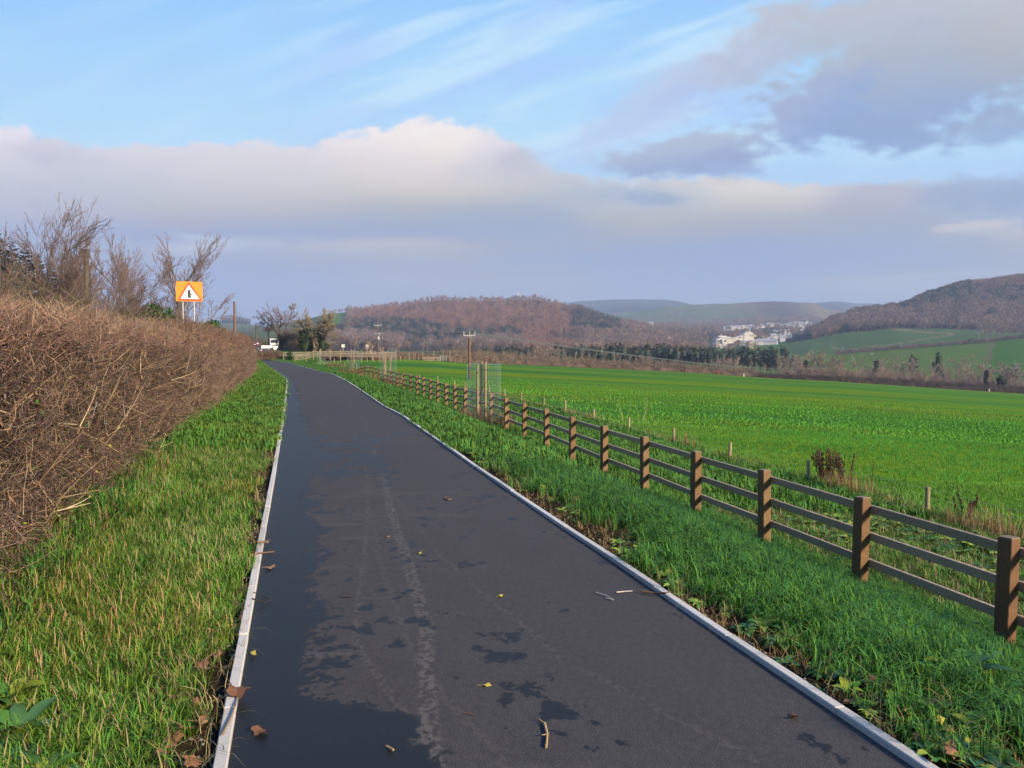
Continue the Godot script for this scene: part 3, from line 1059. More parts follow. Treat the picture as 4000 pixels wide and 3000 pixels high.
func build_far_fences() -> void:
	var pale := wood_mat("pale_fence_wood", 6.0, 0.8)
	var col := Color(0.36, 0.30, 0.22)
	# four-rail fence that climbs from the path end and runs along above the field
	var root := thing("four_rail_fence", "pale four-rail wooden fence with a sloping end, beyond the bend of the path", "fence")
	var line := [[636, 766.5, 104.0, 13.0], [662, 763.8, 107.0, 16.5], [677, 758.8, 110.0, 16.0], [691, 758.3, 111.0, 16.0], [713, 758.6, 112.0, 16.0], [735, 758.8, 113.0, 16.0], [758, 759.0, 114.0, 16.0], [781, 759.4, 115.0, 16.0], [804, 759.8, 116.0, 16.0], [827, 760.2, 117.0, 16.0], [855, 760.6, 118.5, 16.0]]
	for k in line.size():
		var q: Array = line[k]
		var t := at(q[0], q[1], q[2])
		var m := MB.new()
		var h: float = q[3] * q[2] / FL
		m.box(Vector3(0, -h * 0.5 + 0.05, 0), Vector3(0.07, h * 0.5 + 0.2, 0.05), col, Basis.IDENTITY, 0.01)
		var o := part("post", m.mesh(), pale, root)
		o.position = t
		if k < line.size() - 1:
			var p: Array = line[k + 1]
			for lv in 4:
				var a := at(q[0], q[1] + 1.0 + lv * 3.2, q[2] - 0.1)
				var b := at(p[0], p[1] + 1.0 + lv * 3.2, p[2] - 0.1)
				var r := MB.new()
				r.box(Vector3.ZERO, Vector3((b - a).length() * 0.5, 0.04, 0.022), col * rng.randf_range(0.9, 1.1))
				var x := (b - a).normalized()
				var z := x.cross(Vector3.UP).normalized()
				var ro := part("rail", r.mesh(), pale, root)
				ro.transform = Transform3D(Basis(x, z.cross(x), z), (a + b) * 0.5)
	# two-rail fence by the little holly
	root = thing("two_rail_fence", "short pale wooden fence behind the dark holly bush at the path bend", "fence")
	line = [[612.5, 761, 103.0], [641, 760.5, 112.0], [668, 760, 118.0]]
	for k in 3:
		var q: Array = line[k]
		var m := MB.new()
		m.box(Vector3(0, -0.5, 0), Vector3(0.07, 0.55, 0.06), col, Basis.IDENTITY, 0.01)
		part("post", m.mesh(), pale, root).position = at(q[0], q[1], q[2])
		if k < 2:
			var p: Array = line[k + 1]
			for lv in 3:
				var a := at(q[0], q[1] + 0.7 + lv * 3.4, q[2])
				var b := at(p[0], p[1] + 0.7 + lv * 3.4, p[2])
				var r := MB.new()
				r.box(Vector3.ZERO, Vector3((b - a).length() * 0.5, 0.06, 0.022), col)
				var x := (b - a).normalized()
				var z := x.cross(Vector3.UP).normalized()
				part("rail", r.mesh(), pale, root).transform = Transform3D(Basis(x, z.cross(x), z), (a + b) * 0.5)
	# pens and gates on the crest of the field
	root = thing("stock_pen", "pale wooden stock pen with posts and rails on the far crest of the green field", "pen")
	var pen := [[913, 763, 152.0, 15.0], [925, 770.5, 150.0, 9.0], [937.5, 759, 153.0, 20.0], [950, 771, 151.0, 9.0], [957, 758.5, 153.0, 22.0], [972, 759, 154.0, 20.0]]
	for k in pen.size():
		var q: Array = pen[k]
		var h: float = q[3] * q[2] / FL
		var m := MB.new()
		m.box(Vector3(0, -h * 0.5, 0), Vector3(0.08, h * 0.5 + 0.2, 0.08), col, Basis.IDENTITY, 0.01)
		part("post", m.mesh(), pale, root).position = at(q[0], q[1], q[2])
	for lv in 3:
		var a := at(913, 771.5 + lv * 3.3, 151.0)
		var b := at(951, 772.2 + lv * 3.0, 152.0)
		var r := MB.new()
		r.box(Vector3.ZERO, Vector3((b - a).length() * 0.5, 0.09, 0.03), col)
		var x := (b - a).normalized()
		var z := x.cross(Vector3.UP).normalized()
		part("rail", r.mesh(), pale, root).transform = Transform3D(Basis(x, z.cross(x), z), (a + b) * 0.5)
	var top := at(897, 758.8, 153.0)
	var top2 := at(972, 760.2, 154.0)
	var w := MB.new()
	w.tube(top, top2, 0.03, 0.03, 4, col)
	part("top_bar", w.mesh(), pale, root)
	for g in 2:
		var gate := thing(["field_gate", "field_gate"][g], ["pale metal field gate at the right end of the stock pen", "brown wooden field gate beyond the stock pen on the field crest"][g], "gate", at([951.5, 966.0][g], 779.0, 152.0))
		var gm := mat("gate_metal", Color.WHITE, 0.5) if g == 0 else pale
		var gc: Color = [Color(0.34, 0.36, 0.38), Color(0.33, 0.25, 0.16)][g]
		var wd := 1.15
		for lv in 5:
			var r := MB.new()
			r.box(Vector3(wd * 0.5, 0.12 + lv * 0.2, 0), Vector3(wd * 0.5, 0.03, 0.02), gc)
			part("bar", r.mesh(), gm, gate)
		for s in 2:
			var r := MB.new()
			r.box(Vector3(wd * s, 0.5, 0), Vector3(0.035, 0.55, 0.03), gc)
			part("upright", r.mesh(), gm, gate)
	# stakes along the crest to the right, and tall slim posts to the left of the pen
	var crest := thing("stake_fence", "row of small pale stakes along the field crest right of the stock pen", "fence")
	for p in [[984, 776, 156.0], [991, 775.5, 158.0], [997, 776, 160.0], [1003.6, 776, 163.0], [1016, 777.5, 168.0], [1028, 779, 172.0], [1042, 780.3, 178.0]]:
		var m := MB.new()
		m.tube(Vector3(0, -0.9, 0), Vector3.ZERO, 0.065, 0.06, 6, Color(0.40, 0.32, 0.2), true)
		part("stake", m.mesh(), pale, crest).position = at(p[0], p[1], p[2])
	var tall := thing("tall_post_row", "group of tall slim pale posts left of the stock pen", "posts")
	for p in [[881, 762, 150.0, 13.0], [884.5, 762, 150.0, 12.0], [893, 762, 151.0, 13.0], [896.5, 761, 151.0, 15.0], [903.5, 766, 151.0, 10.0]]:
		var m := MB.new()
		var h: float = p[3] * p[2] / FL
		m.tube(Vector3(0, -h - 0.2, 0), Vector3.ZERO, 0.07, 0.065, 6, col, true)
		part("post", m.mesh(), pale, tall).position = at(p[0], p[1], p[2])


func build_tree_guards() -> void:
	var stake_m := wood_mat("round_stake_wood", 6.0, 0.8)
	var wire_m := mat("guard_wire", Color(0.22, 0.30, 0.36), 0.5, null, 1.0, false)
	var black := mat("black_rubber", Color(0.012, 0.012, 0.013), 0.6, null, 1.0, false)
	var bark := mat("young_bark", Color(0.075, 0.05, 0.038), 0.8, null, 1.0, false)
	var labels := ["young tree in a wire mesh guard with three tall stakes, beside the rail fence", "three tall pale stakes of a mesh tree guard midway along the rail fence", "two tall pale stakes of a tree guard at the far end of the rail fence", "small tree guard with one stake in front of the sloping four-rail fence"]
	var spots := [[1041, 905, 21.8, 1.62], [834, 815.5, 46.5, 1.6], [760.5, 796, 68.0, 1.6], [691.5, 786.5, 98.0, 1.6]]
	for g in 4:
		var q: Array = spots[g]
		var base := at(q[0], q[1], q[2])
		var root := thing("tree_guard", labels[g], "tree guard", base)
		var sc: float = q[2] / FL
		var su := [[-9, 6, 0.12, 0.0], [-1, -1, -0.12, 0.0], [8, 0, 0.0, 0.0]]
		if g == 1:
			su = [[-3.5, -1, 0, 0.01], [0, 4, 0.2, 0.0], [5, 3, -0.1, -0.05]]
		elif g == 2:
			su = [[-2, 0.5, 0, 0.0], [2, 0, 0.1, -0.015]]
		elif g == 3:
			su = [[0, 0, 0, 0.0]]
		for s: Array in su:
			var m := MB.new()
			var h: float = q[3] - s[1] * sc
			m.tube(Vector3(0, -0.3, 0), Vector3(s[3] * -4.0, h, 0), 0.034, 0.032, 9, jit(Color(0.47, 0.34, 0.19), 0.12), true)
			var o := part("stake", m.mesh(), stake_m, root)
			o.position = Vector3(s[0] * sc, 0, s[2])
			if g == 0:
				var band := MB.new()
				band.tube(Vector3(0, h - 0.24, 0), Vector3(0, h - 0.215, 0), 0.036, 0.036, 9, Color.WHITE, true)
				part("band", band.mesh(), black, o)
		# wire cage
		var cage := MB.new()
		var rad := 0.47 if g < 3 else 0.5
		var cc := Vector3(4.5 * sc, 0, 0.0) if g == 0 else Vector3(0.15, 0, 0)
		var top := 1.56
		var nv := 30
		for i in nv:
			var t := TAU * i / nv
			var p := cc + Vector3(cos(t), 0, sin(t)) * rad
			cage.tube(p + Vector3(0, -0.1, 0), p + Vector3(0, top, 0), 0.0017, 0.0017, 3, Color.WHITE)
		for j in 22:
			var y := j * top / 21.0
			var wr := 0.0017 if j < 21 else 0.004
			for i in 20:
				var t := TAU * i / 20
				var t2 := TAU * (i + 1) / 20
				cage.tube(cc + Vector3(cos(t) * rad, y, sin(t) * rad), cc + Vector3(cos(t2) * rad, y, sin(t2) * rad), wr, wr, 3, Color.WHITE)
		part("wire_mesh", cage.mesh(), wire_m, root).set_meta("kind", "stuff")
		# sapling
		var tr := MB.new()
		var b0 := Vector3(0.0, -0.1, 0.05)
		var pts := [b0, Vector3(-0.02, 0.45, 0.05), Vector3(0.01, 0.8, 0.04), Vector3(0.07, 1.05, 0.02), Vector3(0.05, 1.5, 0.0)]
		for i in 4:
			tr.tube(pts[i], pts[i + 1], 0.012 - i * 0.002, 0.010 - i * 0.002, 6, Color.WHITE)
		for s in [[pts[2], Vector3(-0.24, 1.1, 0.1)], [pts[3], Vector3(-0.02, 1.42, -0.1)], [pts[2], Vector3(-0.3, 0.86, 0.1)], [pts[1], Vector3(-0.22, 0.8, 0.2)], [pts[2], Vector3(0.2, 1.2, 0.1)]]:
			tr.tube(s[0], s[1], 0.006, 0.002, 4, Color.WHITE)
		part("sapling", tr.mesh(), bark, root)
		if g == 0:
			var tie := MB.new()
			tie.box(Vector3(-0.06, 0.46, 0.05), Vector3(0.10, 0.022, 0.02), Color.WHITE, Basis(Vector3.BACK, -0.12), 0.006)
			part("tie", tie.mesh(), black, root)


# ---------- grasses ----------
func blade(b: MB, o: Vector3, dir: float, len: float, w: float, bend: float, col: Color) -> void:
	var h := Vector3(cos(dir), 0, sin(dir))
	var s := Vector3(-h.z, 0, h.x) * w * 0.5
	var p1 := o + Vector3.UP * len * (0.5 - 0.06 * bend) + h * len * bend * 0.16
	var p2 := o + Vector3.UP * len * (0.86 - 0.30 * bend) + h * len * bend * 0.5
	var p3 := o + Vector3.UP * len * (1.0 - 0.62 * bend) + h * len * bend * 0.85
	var n1 := (Vector3.UP * 0.7 - h * 0.5).normalized()
	var n2 := (Vector3.UP * 0.9 - h * 0.2).normalized()
	var k := b.vert(o - s, n1, col)
	b.vert(o + s, n1, col)
	b.vert(p1 - s * 0.9, n1, col)
	b.vert(p1 + s * 0.9, n1, col)
	b.vert(p2 - s * 0.6, n2, col)
	b.vert(p2 + s * 0.6, n2, col)
	b.vert(p3, n2, col)
	b.face(k, k + 1, k + 3)
	b.face(k, k + 3, k + 2)
	b.face(k + 2, k + 3, k + 5)
	b.face(k + 2, k + 5, k + 4)
	b.face(k + 4, k + 5, k + 6)

func tuft(n: int, rad: float, l0: float, l1: float, w: float, b0: float, b1: float, cols: Array) -> ArrayMesh:
	var b := MB.new()
	for i in n:
		var t := rng.randf() * TAU
		var r := rad * sqrt(rng.randf())
		blade(b, Vector3(cos(t) * r, -0.01, sin(t) * r), rng.randf() * TAU, rng.randf_range(l0, l1), w * rng.randf_range(0.7, 1.3), rng.randf_range(b0, b1), jit(cols[rng.randi() % cols.size()], 0.22))
	return b.mesh()

func visible_at(x: float, d: float, slack := 120.0) -> bool:
	if d < 2.2:
		return false
	var u := bearing(x, d)
	return u > -slack and u < 2212.0 + slack

func stand(p: Vector3, sc: float, tall := 1.0) -> Transform3D:
	return Transform3D(Basis(Vector3.UP, rng.randf() * TAU) * Basis(Vector3.RIGHT, rng.randf_range(-0.15, 0.15)) * Basis.from_scale(Vector3(sc, sc * tall, sc)), p)

func build_grass() -> void:
	var m := leafy("grass_blade", 0.5, 0.55)
	var G := Color(0.09, 0.215, 0.028)
	var Y := Color(0.14, 0.25, 0.032)
	var D := Color(0.05, 0.125, 0.022)
	var B := Color(0.055, 0.17, 0.045)
	var S := Color(0.34, 0.26, 0.13)
	var lists := {}
	var tints := {}
	var meshes := {
		"lawn_a": tuft(10, 0.035, 0.05, 0.11, 0.0042, 0.2, 1.1, [G, G, Y, D]),
		"lawn_b": tuft(10, 0.04, 0.06, 0.14, 0.0042, 0.4, 1.25, [G, Y, Y, B, G, Y, Y, B, G, S]),
		"lush_a": tuft(12, 0.05, 0.10, 0.24, 0.0065, 0.3, 1.2, [G, G, B, D, B]),
		"lush_b": tuft(12, 0.06, 0.12, 0.30, 0.0075, 0.5, 1.4, [G, B, D, G]),
		"mid": tuft(14, 0.09, 0.06, 0.16, 0.011, 0.2, 1.1, [G, G, Y, B]),
		"far": tuft(16, 0.22, 0.09, 0.20, 0.028, 0.1, 0.9, [G, G, Y, B]),
		"straw": tuft(9, 0.05, 0.08, 0.26, 0.004, 0.6, 1.5, [S, Color(0.27, 0.19, 0.09), Color(0.4, 0.33, 0.19)]),
		"crop": tuft(9, 0.05, 0.06, 0.14, 0.0065, 0.1, 1.0, [Color(0.085, 0.28, 0.03), Color(0.12, 0.32, 0.036), Color(0.065, 0.23, 0.04)]),
		"crop_far": tuft(14, 0.16, 0.05, 0.11, 0.020, 0.1, 1.0, [Color(0.085, 0.28, 0.03), Color(0.12, 0.32, 0.036), Color(0.07, 0.235, 0.04)]),
	}
	for k in meshes:
		lists[k] = []
		tints[k] = []
	var put := func(k: String, p: Vector3, sc: float, c: Color) -> void:
		lists[k].append(stand(p, sc, rng.randf_range(0.75, 1.25)))
		tints[k].append(c)
	# left verge
	var d := 2.4
	while d < 100.0:
		var step := 0.03 if d < 7.0 else (0.045 if d < 12.0 else (0.09 if d < 25.0 else 0.22))
		var xl := path_l(d)
		var foot := lut(HEDGE_FOOT, d) if d < 56.0 else xl - 5.0
		var width := maxf(xl - foot, 0.4) + 0.35
		var n := int(width / step)
		for i in n:
			var s := rng.randf() * width
			var x := xl - s - 0.05
			var dd := d + rng.randf() * step
			if not visible_at(x, dd):
				continue
			var f := noise.get_noise_2d(x * 70.0, dd * 70.0)
			var keep := smoothstep(0.02, 0.28, s + f * 0.22)
			var hedge_side := width - s
			keep *= lerpf(0.25, 1.0, smoothstep(0.35, 0.7, hedge_side + f * 0.5))
			if dd > 14.0:
				keep = maxf(keep, 0.75)
			if rng.randf() > keep:
				if rng.randf() < 0.07:
					put.call("straw", gp(x, dd), rng.randf_range(0.5, 1.0), Color(1, 1, 1))
				continue
			var shade := 1.0 + 0.3 * f
			var c := Color(shade * (1.0 + maxf(0.0, noise2.get_noise_2d(x * 60.0, dd * 40.0)) * 0.7), shade, shade)
			if d < 12.0:
				var kind := "lawn_a" if rng.randf() < 0.55 else "lawn_b"
				if hedge_side < 0.75 and rng.randf() < 0.25:
					kind = "straw" if rng.randf() < 0.35 else "lush_a"
				put.call(kind, gp(x, dd), rng.randf_range(0.8, 1.25), c)
			elif d < 25.0:
				put.call("mid", gp(x, dd), rng.randf_range(0.8, 1.2), c)
			else:
				put.call("far", gp(x, dd), rng.randf_range(0.55, 0.9), c * Color(1.2, 1.1, 1.0))
		d += step
	# right verge, from the kerb over the bank to the wire fence
	d = 2.2
	while d < 104.0:
		var step := 0.036 if d < 6.5 else (0.05 if d < 11.0 else (0.10 if d < 26.0 else 0.26))
		var xr := path_r(d)
		var width := lut(stake_pts, d) - xr
		var n := int(width / step)
		for i in n:
			var s := rng.randf() * width
			var x := xr + 0.06 + s
			var dd := d + rng.randf() * step
			if not visible_at(x, dd):
				continue
			var f := noise.get_noise_2d(x * 60.0 + 500.0, dd * 60.0)
			var keep := smoothstep(0.05, 0.55, s + f * 0.55)
			if dd > 12.0:
				keep = maxf(keep, 0.7)
			if rng.randf() > keep:
				if rng.randf() < 0.16:
					put.call("straw", gp(x, dd), rng.randf_range(0.4, 0.8), Color(0.9, 0.8, 0.75))
				continue
			var t := s / width
			var shade := 1.0 + 0.28 * f
			var c := Color(shade, shade, shade * 1.05)
			if d < 11.0:
				var kind := "lush_a"
				var pick := rng.randf()
				if t > 0.45:
					kind = "lawn_a" if pick < 0.5 else ("lawn_b" if pick < 0.93 else "straw")
				elif s < 0.5:
					kind = "lawn_b" if pick < 0.6 else "lush_a"
				elif pick < 0.35:
					kind = "lush_b"
				elif pick < 0.6:
					kind = "lawn_b"
				if t > 0.45 and rng.randf() < 0.45:
					continue
				put.call(kind, gp(x, dd), rng.randf_range(0.6, 1.05), c)
			elif d < 26.0:
				put.call("mid", gp(x, dd), rng.randf_range(0.8, 1.5), c)
			else:
				put.call("far", gp(x, dd), rng.randf_range(0.6, 1.0), c)
		d += step
	# dry grass in the line of the stakes
	for i in 2600:
		var dd := rng.randf_range(5.0, 52.0)
		var x := lut(stake_pts, dd) + rng.randf_range(-0.25, 0.3)
		if visible_at(x, dd) and noise.get_noise_2d(dd * 40.0, 3.0) > -0.1:
			put.call("straw", gp(x, dd), rng.randf_range(0.5, 1.1), Color(1, 0.95, 0.8))
	# crop beyond the stakes
	d = 4.0
	while d < 75.0:
		var step := 0.075 if d < 15.0 else (0.12 if d < 26.0 else 0.3)
		var x0 := lut(stake_pts, d) + 0.35
		var x1 := minf(d * 0.72, 45.0)
		var n := int(maxf(x1 - x0, 0.0) / step)
		for i in n:
			var x := x0 + rng.randf() * (x1 - x0)
			var dd := d + rng.randf() * step
			var row := sin((x * 0.17 - dd * 0.985) * TAU / 0.5)
			if rng.randf() > (0.75 + 0.2 * row) * smoothstep(75.0, 35.0, dd):
				continue
			var f := noise.get_noise_2d(x * 9.0, dd * 26.0)
			var shade := 1.0 + 0.35 * f
			var c := Color(shade * (1.0 + maxf(0.0, noise.get_noise_2d(x * 3.0 + 700.0, dd * 9.0)) * 1.3), shade, shade)
			put.call("crop" if d < 26.0 else "crop_far", gp(x, dd), rng.randf_range(0.8, 1.2), c)
		d += step
	var said := {"lawn_a": "short green grass of the mown verge beside the path", "lawn_b": "yellowish green verge grass beside the path", "lush_a": "long lush green grass on the right bank", "lush_b": "long arching grass blades on the right bank", "mid": "green verge grass further along the path", "far": "far verge grass towards the path bend", "straw": "dry straw-coloured dead grass along the verges and stakes", "crop": "young bright green cereal crop near the wire fence", "crop_far": "young green cereal crop across the field"}
	var called := {"lawn_a": "verge_grass", "lawn_b": "verge_grass", "lush_a": "bank_grass", "lush_b": "bank_grass", "mid": "verge_grass", "far": "verge_grass", "straw": "dry_grass", "crop": "crop_grass", "crop_far": "crop_grass"}
	for k in meshes:
		mass(called[k], meshes[k], m, lists[k], tints[k], self, said[k], "grass")


# ---------- the clipped hedge on the left ----------
func twig_cluster(n: int, reach: float, l0: float, l1: float, r0: float, r1: float, cols: Array, curl: float, up := 0.3) -> ArrayMesh:
	var b := MB.new()
	for i in n:
		var p := Vector3(rng.randf_range(-1, 1), rng.randf_range(-1, 1), rng.randf_range(-1, 1)) * reach
		var dir := Vector3(rng.randf_range(-1, 1), rng.randf_range(-1, 1) + up, rng.randf_range(-1, 1)).normalized()
		var len := rng.randf_range(l0, l1)
		var r := rng.randf_range(r0, r1)
		var c := jit(cols[rng.randi() % cols.size()], 0.3)
		var segs := 3
		for s in segs:
			var nd := (dir + Vector3(rng.randf_range(-1, 1), rng.randf_range(-1, 1), rng.randf_range(-1, 1)) * curl).normalized()
			var q := p + nd * len / segs
			b.tube(p, q, r * (1.0 - 0.22 * s), r * (0.78 - 0.22 * s), 3, c)
			if s == 1 and rng.randf() < 0.6:
				var sd := (nd + Vector3(rng.randf_range(-1, 1), rng.randf_range(-1, 1), rng.randf_range(-1, 1)) * 0.9).normalized()
				b.tube(p, p + sd * len * 0.4, r * 0.6, r * 0.35, 3, c)
			p = q
			dir = nd
	return b.mesh()

func build_hedge() -> void:
	var root := thing("clipped_hedge", "tall bare brown clipped hedge along the left of the path", "hedge")
	var m := mat("twig", Color.WHITE, 0.8)
	var red := Color(0.135, 0.078, 0.062)
	var tan := Color(0.25, 0.18, 0.115)
	var pale := Color(0.36, 0.28, 0.175)
	var dark := Color(0.05, 0.033, 0.028)
	var grey := Color(0.15, 0.122, 0.112)
	var fine := [twig_cluster(22, 0.17, 0.12, 0.38, 0.0024, 0.0052, [tan, grey, dark, red, red, dark], 0.5), twig_cluster(26, 0.17, 0.10, 0.30, 0.0020, 0.0048, [grey, red, dark, tan, dark], 0.65)]
	var top := [twig_cluster(34, 0.16, 0.08, 0.22, 0.0022, 0.0045, [red, tan, red, Color(0.21, 0.13, 0.10)], 0.45, 0.9)]
	var stems := [twig_cluster(7, 0.2, 0.3, 0.7, 0.005, 0.010, [tan, tan, pale, grey], 0.32, 0.2), twig_cluster(6, 0.2, 0.3, 0.8, 0.004, 0.010, [tan, pale, grey], 0.28, 1.4)]
	var coarse := [twig_cluster(40, 0.30, 0.18, 0.45, 0.0035, 0.006, [tan, grey, dark, red, red], 0.45), twig_cluster(40, 0.28, 0.15, 0.36, 0.0035, 0.0065, [red, tan, red, Color(0.21, 0.13, 0.10)], 0.4, 0.8)]
	var sets := []
	for k in 7:
		sets.append([[], []])
	var lay := func(k: int, p: Vector3, sc: float, tone: float) -> void:
		sets[k][0].append(Transform3D(Basis.from_euler(Vector3(rng.randf_range(-0.5, 0.5), rng.randf() * TAU, rng.randf_range(-0.5, 0.5))) * Basis.from_scale(Vector3.ONE * sc), p))
		sets[k][1].append(Color(tone, tone, tone))
	var height := func(d: float) -> float:
		return 1.92 + 0.05 * noise.get_noise_1d(d * 60.0) + 0.05 * noise.get_noise_1d(d * 200.0)
	# face and top
	var d := 1.2
	while d < 56.0:
		var near := d < 17.0
		var step := 0.10 if near else 0.22
		var x := lut(HEDGE_FOOT, d)
		var h: float = height.call(d)
		var n := 13 if near else 13
		for i in n:
			var y := rng.randf_range(0.06, 1.0) * h
			var bulge := 0.16 * noise.get_noise_2d(d * 55.0, y * 70.0) + 0.12 * (1.0 - y / h)
			var inset := 0.20 + pow(rng.randf(), 1.6) * 0.55 - bulge
			var p := Vector3(x - inset, 0.05 + y, -d - rng.randf() * step)
			if y > h - 0.32 and inset < 0.45:
				lay.call(6 if not near else 2, p - Vector3(0, 0.08, 0), rng.randf_range(0.8, 1.1), rng.randf_range(0.85, 1.2))
			else:
				lay.call((0 if rng.randf() < 0.6 else 1) if near else 5, p, rng.randf_range(0.8, 1.25), rng.randf_range(0.7, 1.2))
		if near:
			for i in 3:
				if rng.randf() < 0.3:
					var y := rng.randf_range(0.08, 0.78) * h
					lay.call(3 if rng.randf() < 0.6 else 4, Vector3(x - rng.randf_range(0.10, 0.45), y, -d), rng.randf_range(0.7, 1.1), rng.randf_range(0.8, 1.2))
		elif rng.randf() < 0.6:
			lay.call(4, Vector3(x - rng.randf_range(0.2, 0.45), rng.randf_range(0.1, 0.65) * h, -d), rng.randf_range(0.8, 1.2), rng.randf_range(0.8, 1.1))
		for i in (9 if near else 9):
			var ins := rng.randf_range(0.28, 1.4)
			lay.call(2 if near else 6, Vector3(x - ins, h - 0.10 + rng.randf_range(-0.14, 0.05), -d - rng.randf() * step), rng.randf_range(0.8, 1.15), rng.randf_range(0.85, 1.25))
		d += step
	# the far end of the hedge, where the path bends
	for i in 260:
		var ins := rng.randf_range(0.0, 1.3)
		lay.call(5, Vector3(lut(HEDGE_FOOT, 56.0) - 0.25 - ins, rng.randf_range(0.1, 1.85), -56.0 - rng.randf_range(0.0, 0.3)), rng.randf_range(0.9, 1.2), rng.randf_range(0.7, 1.1))
	var meshes := [fine[0], fine[1], top[0], stems[0], stems[1], coarse[0], coarse[1]]
	for k in 7:
		mass(["twigs", "twigs", "clipped_top", "stems", "stems", "twigs", "clipped_top"][k], meshes[k], m, sets[k][0], sets[k][1], root)
	# dense old growth inside
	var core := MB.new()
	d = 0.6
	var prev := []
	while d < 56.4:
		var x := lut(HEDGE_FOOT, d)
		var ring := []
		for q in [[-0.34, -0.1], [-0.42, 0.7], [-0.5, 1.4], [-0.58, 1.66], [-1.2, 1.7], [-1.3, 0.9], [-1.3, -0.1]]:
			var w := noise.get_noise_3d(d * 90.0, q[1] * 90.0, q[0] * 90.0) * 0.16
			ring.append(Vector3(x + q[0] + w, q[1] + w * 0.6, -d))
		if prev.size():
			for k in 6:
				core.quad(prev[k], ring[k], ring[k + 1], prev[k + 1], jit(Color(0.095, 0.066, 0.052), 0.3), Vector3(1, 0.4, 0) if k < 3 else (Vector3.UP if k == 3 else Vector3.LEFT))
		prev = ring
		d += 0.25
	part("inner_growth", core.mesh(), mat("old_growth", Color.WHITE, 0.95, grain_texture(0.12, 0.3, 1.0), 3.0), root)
	# a few leaves still hanging on
	var lv := MB.new()
	for i in 420:
		var dd := rng.randf_range(2.6, 12.0)
		var y := rng.randf_range(0.1, 1.5) * rng.randf_range(0.4, 1.0)
		var p := Vector3(lut(HEDGE_FOOT, dd) + rng.randf_range(-0.25, 0.1), y, -dd)
		var s := rng.randf_range(0.012, 0.028)
		var a := Vector3(rng.randf_range(-1, 1), rng.randf_range(-1, 1), rng.randf_range(-1, 1)).normalized()
		var e := a.cross(Vector3(0.3, 0.9, 0.1)).normalized()
		var c: Color = [Color(0.30, 0.30, 0.03), Color(0.05, 0.13, 0.03), Color(0.04, 0.10, 0.035), Color(0.16, 0.07, 0.03), Color(0.16, 0.08, 0.035)][rng.randi() % 5]
		lv.quad(p - a * s, p + e * s * 0.6, p + a * s, p - e * s * 0.6, c)
	var o := part("leaves", lv.mesh(), leafy("leaf", 0.4), root)
	o.set_meta("kind", "stuff")


# ---------- trees ----------
func rv() -> Vector3:
	return Vector3(rng.randf_range(-1, 1), rng.randf_range(-1, 1), rng.randf_range(-1, 1))

func grow(tb: MB, cb: MB, p: Vector3, dir: Vector3, len: float, r: float, lvl: int, q: Dictionary) -> void:
	var b := tb if lvl < q.split else cb
	var segs := 4 if lvl < 2 else 3
	var sides := 7 if lvl == 0 else (5 if lvl == 1 else 3)
	var col := jit(q.col if lvl < q.split + 1 else q.twig, 0.15)
	r = maxf(r, q.rmin)
	var end: float = maxf(r * q.taper, q.rmin * 0.75)
	for s in segs:
		dir = (dir + rv() * q.wob + Vector3.UP * q.up).normalized()
		var nx := p + dir * len / segs
		var ra := lerpf(r, end, float(s) / segs)
		var rb := lerpf(r, end, float(s + 1) / segs)
		if lvl == q.levels and q.flat > 0.0:
			if s == 0:
				var tip := p + dir * len
				var sd: Vector3 = dir.cross(rv()).normalized() * q.flat
				b.tri(p - sd, p + sd, tip, col, rv() * 0.3)
			return
		b.tube(p, nx, ra, rb, sides, col)
		if lvl < q.levels and (s > 0 or lvl > 0):
			var want: float = q.kids[lvl] / float(segs)
			var n := int(want) + (1 if rng.randf() < want - int(want) else 0)
			for k in n:
				var perp := dir.cross(rv()).normalized()
				var a: float = q.spread * rng.randf_range(0.7, 1.3)
				var cd := dir * cos(a) + perp * sin(a)
				if q.has("flatten"):
					cd.z *= q.flatten
				grow(tb, cb, p.lerp(nx, rng.randf()), cd.normalized(), len * q.ratio * rng.randf_range(0.6, 1.15) * (1.0 - 0.25 * s / segs), rb * q.rr * rng.randf_range(0.7, 1.0), lvl + 1, q)
		p = nx
	if lvl < q.levels:
		for k in 2:
			var cd := (dir + rv() * 0.45).normalized()
			grow(tb, cb, p, cd, len * q.ratio * rng.randf_range(0.7, 1.0), end * 0.8, lvl + 1, q)

func tree_params(o: Dictionary) -> Dictionary:
	var q := {"levels": 4, "split": 2, "wob": 0.14, "up": 0.07, "kids": [4, 4, 4, 3, 2], "spread": 0.75, "ratio": 0.62, "rr": 0.6, "rmin": 0.007, "taper": 0.55, "flat": 0.0, "col": Color(0.12, 0.095, 0.075), "twig": Color(0.15, 0.11, 0.095)}
	q.merge(o, true)
	return q

func bare_tree(called: String, label: String, category: String, base: Vector3, tall: float, stems: Array, q: Dictionary, group := "") -> Node3D:
	var tb := MB.new()
	var cb := MB.new()
	for s: Array in stems:
		grow(tb, cb, s[0], s[1].normalized(), s[2], s[3], 0, q)
	var k := tall / maxf(tb.top(), cb.top())
	tb.rescale(k)
	cb.rescale(k)
	var root := thing(called, label, category, base, 0.0, group)
	var bark := mat("bark", Color.WHITE, 0.9)
	part("trunk", tb.mesh(), bark, root)
	part("crown", cb.mesh(), bark, root).set_meta("kind", "stuff")
	return root

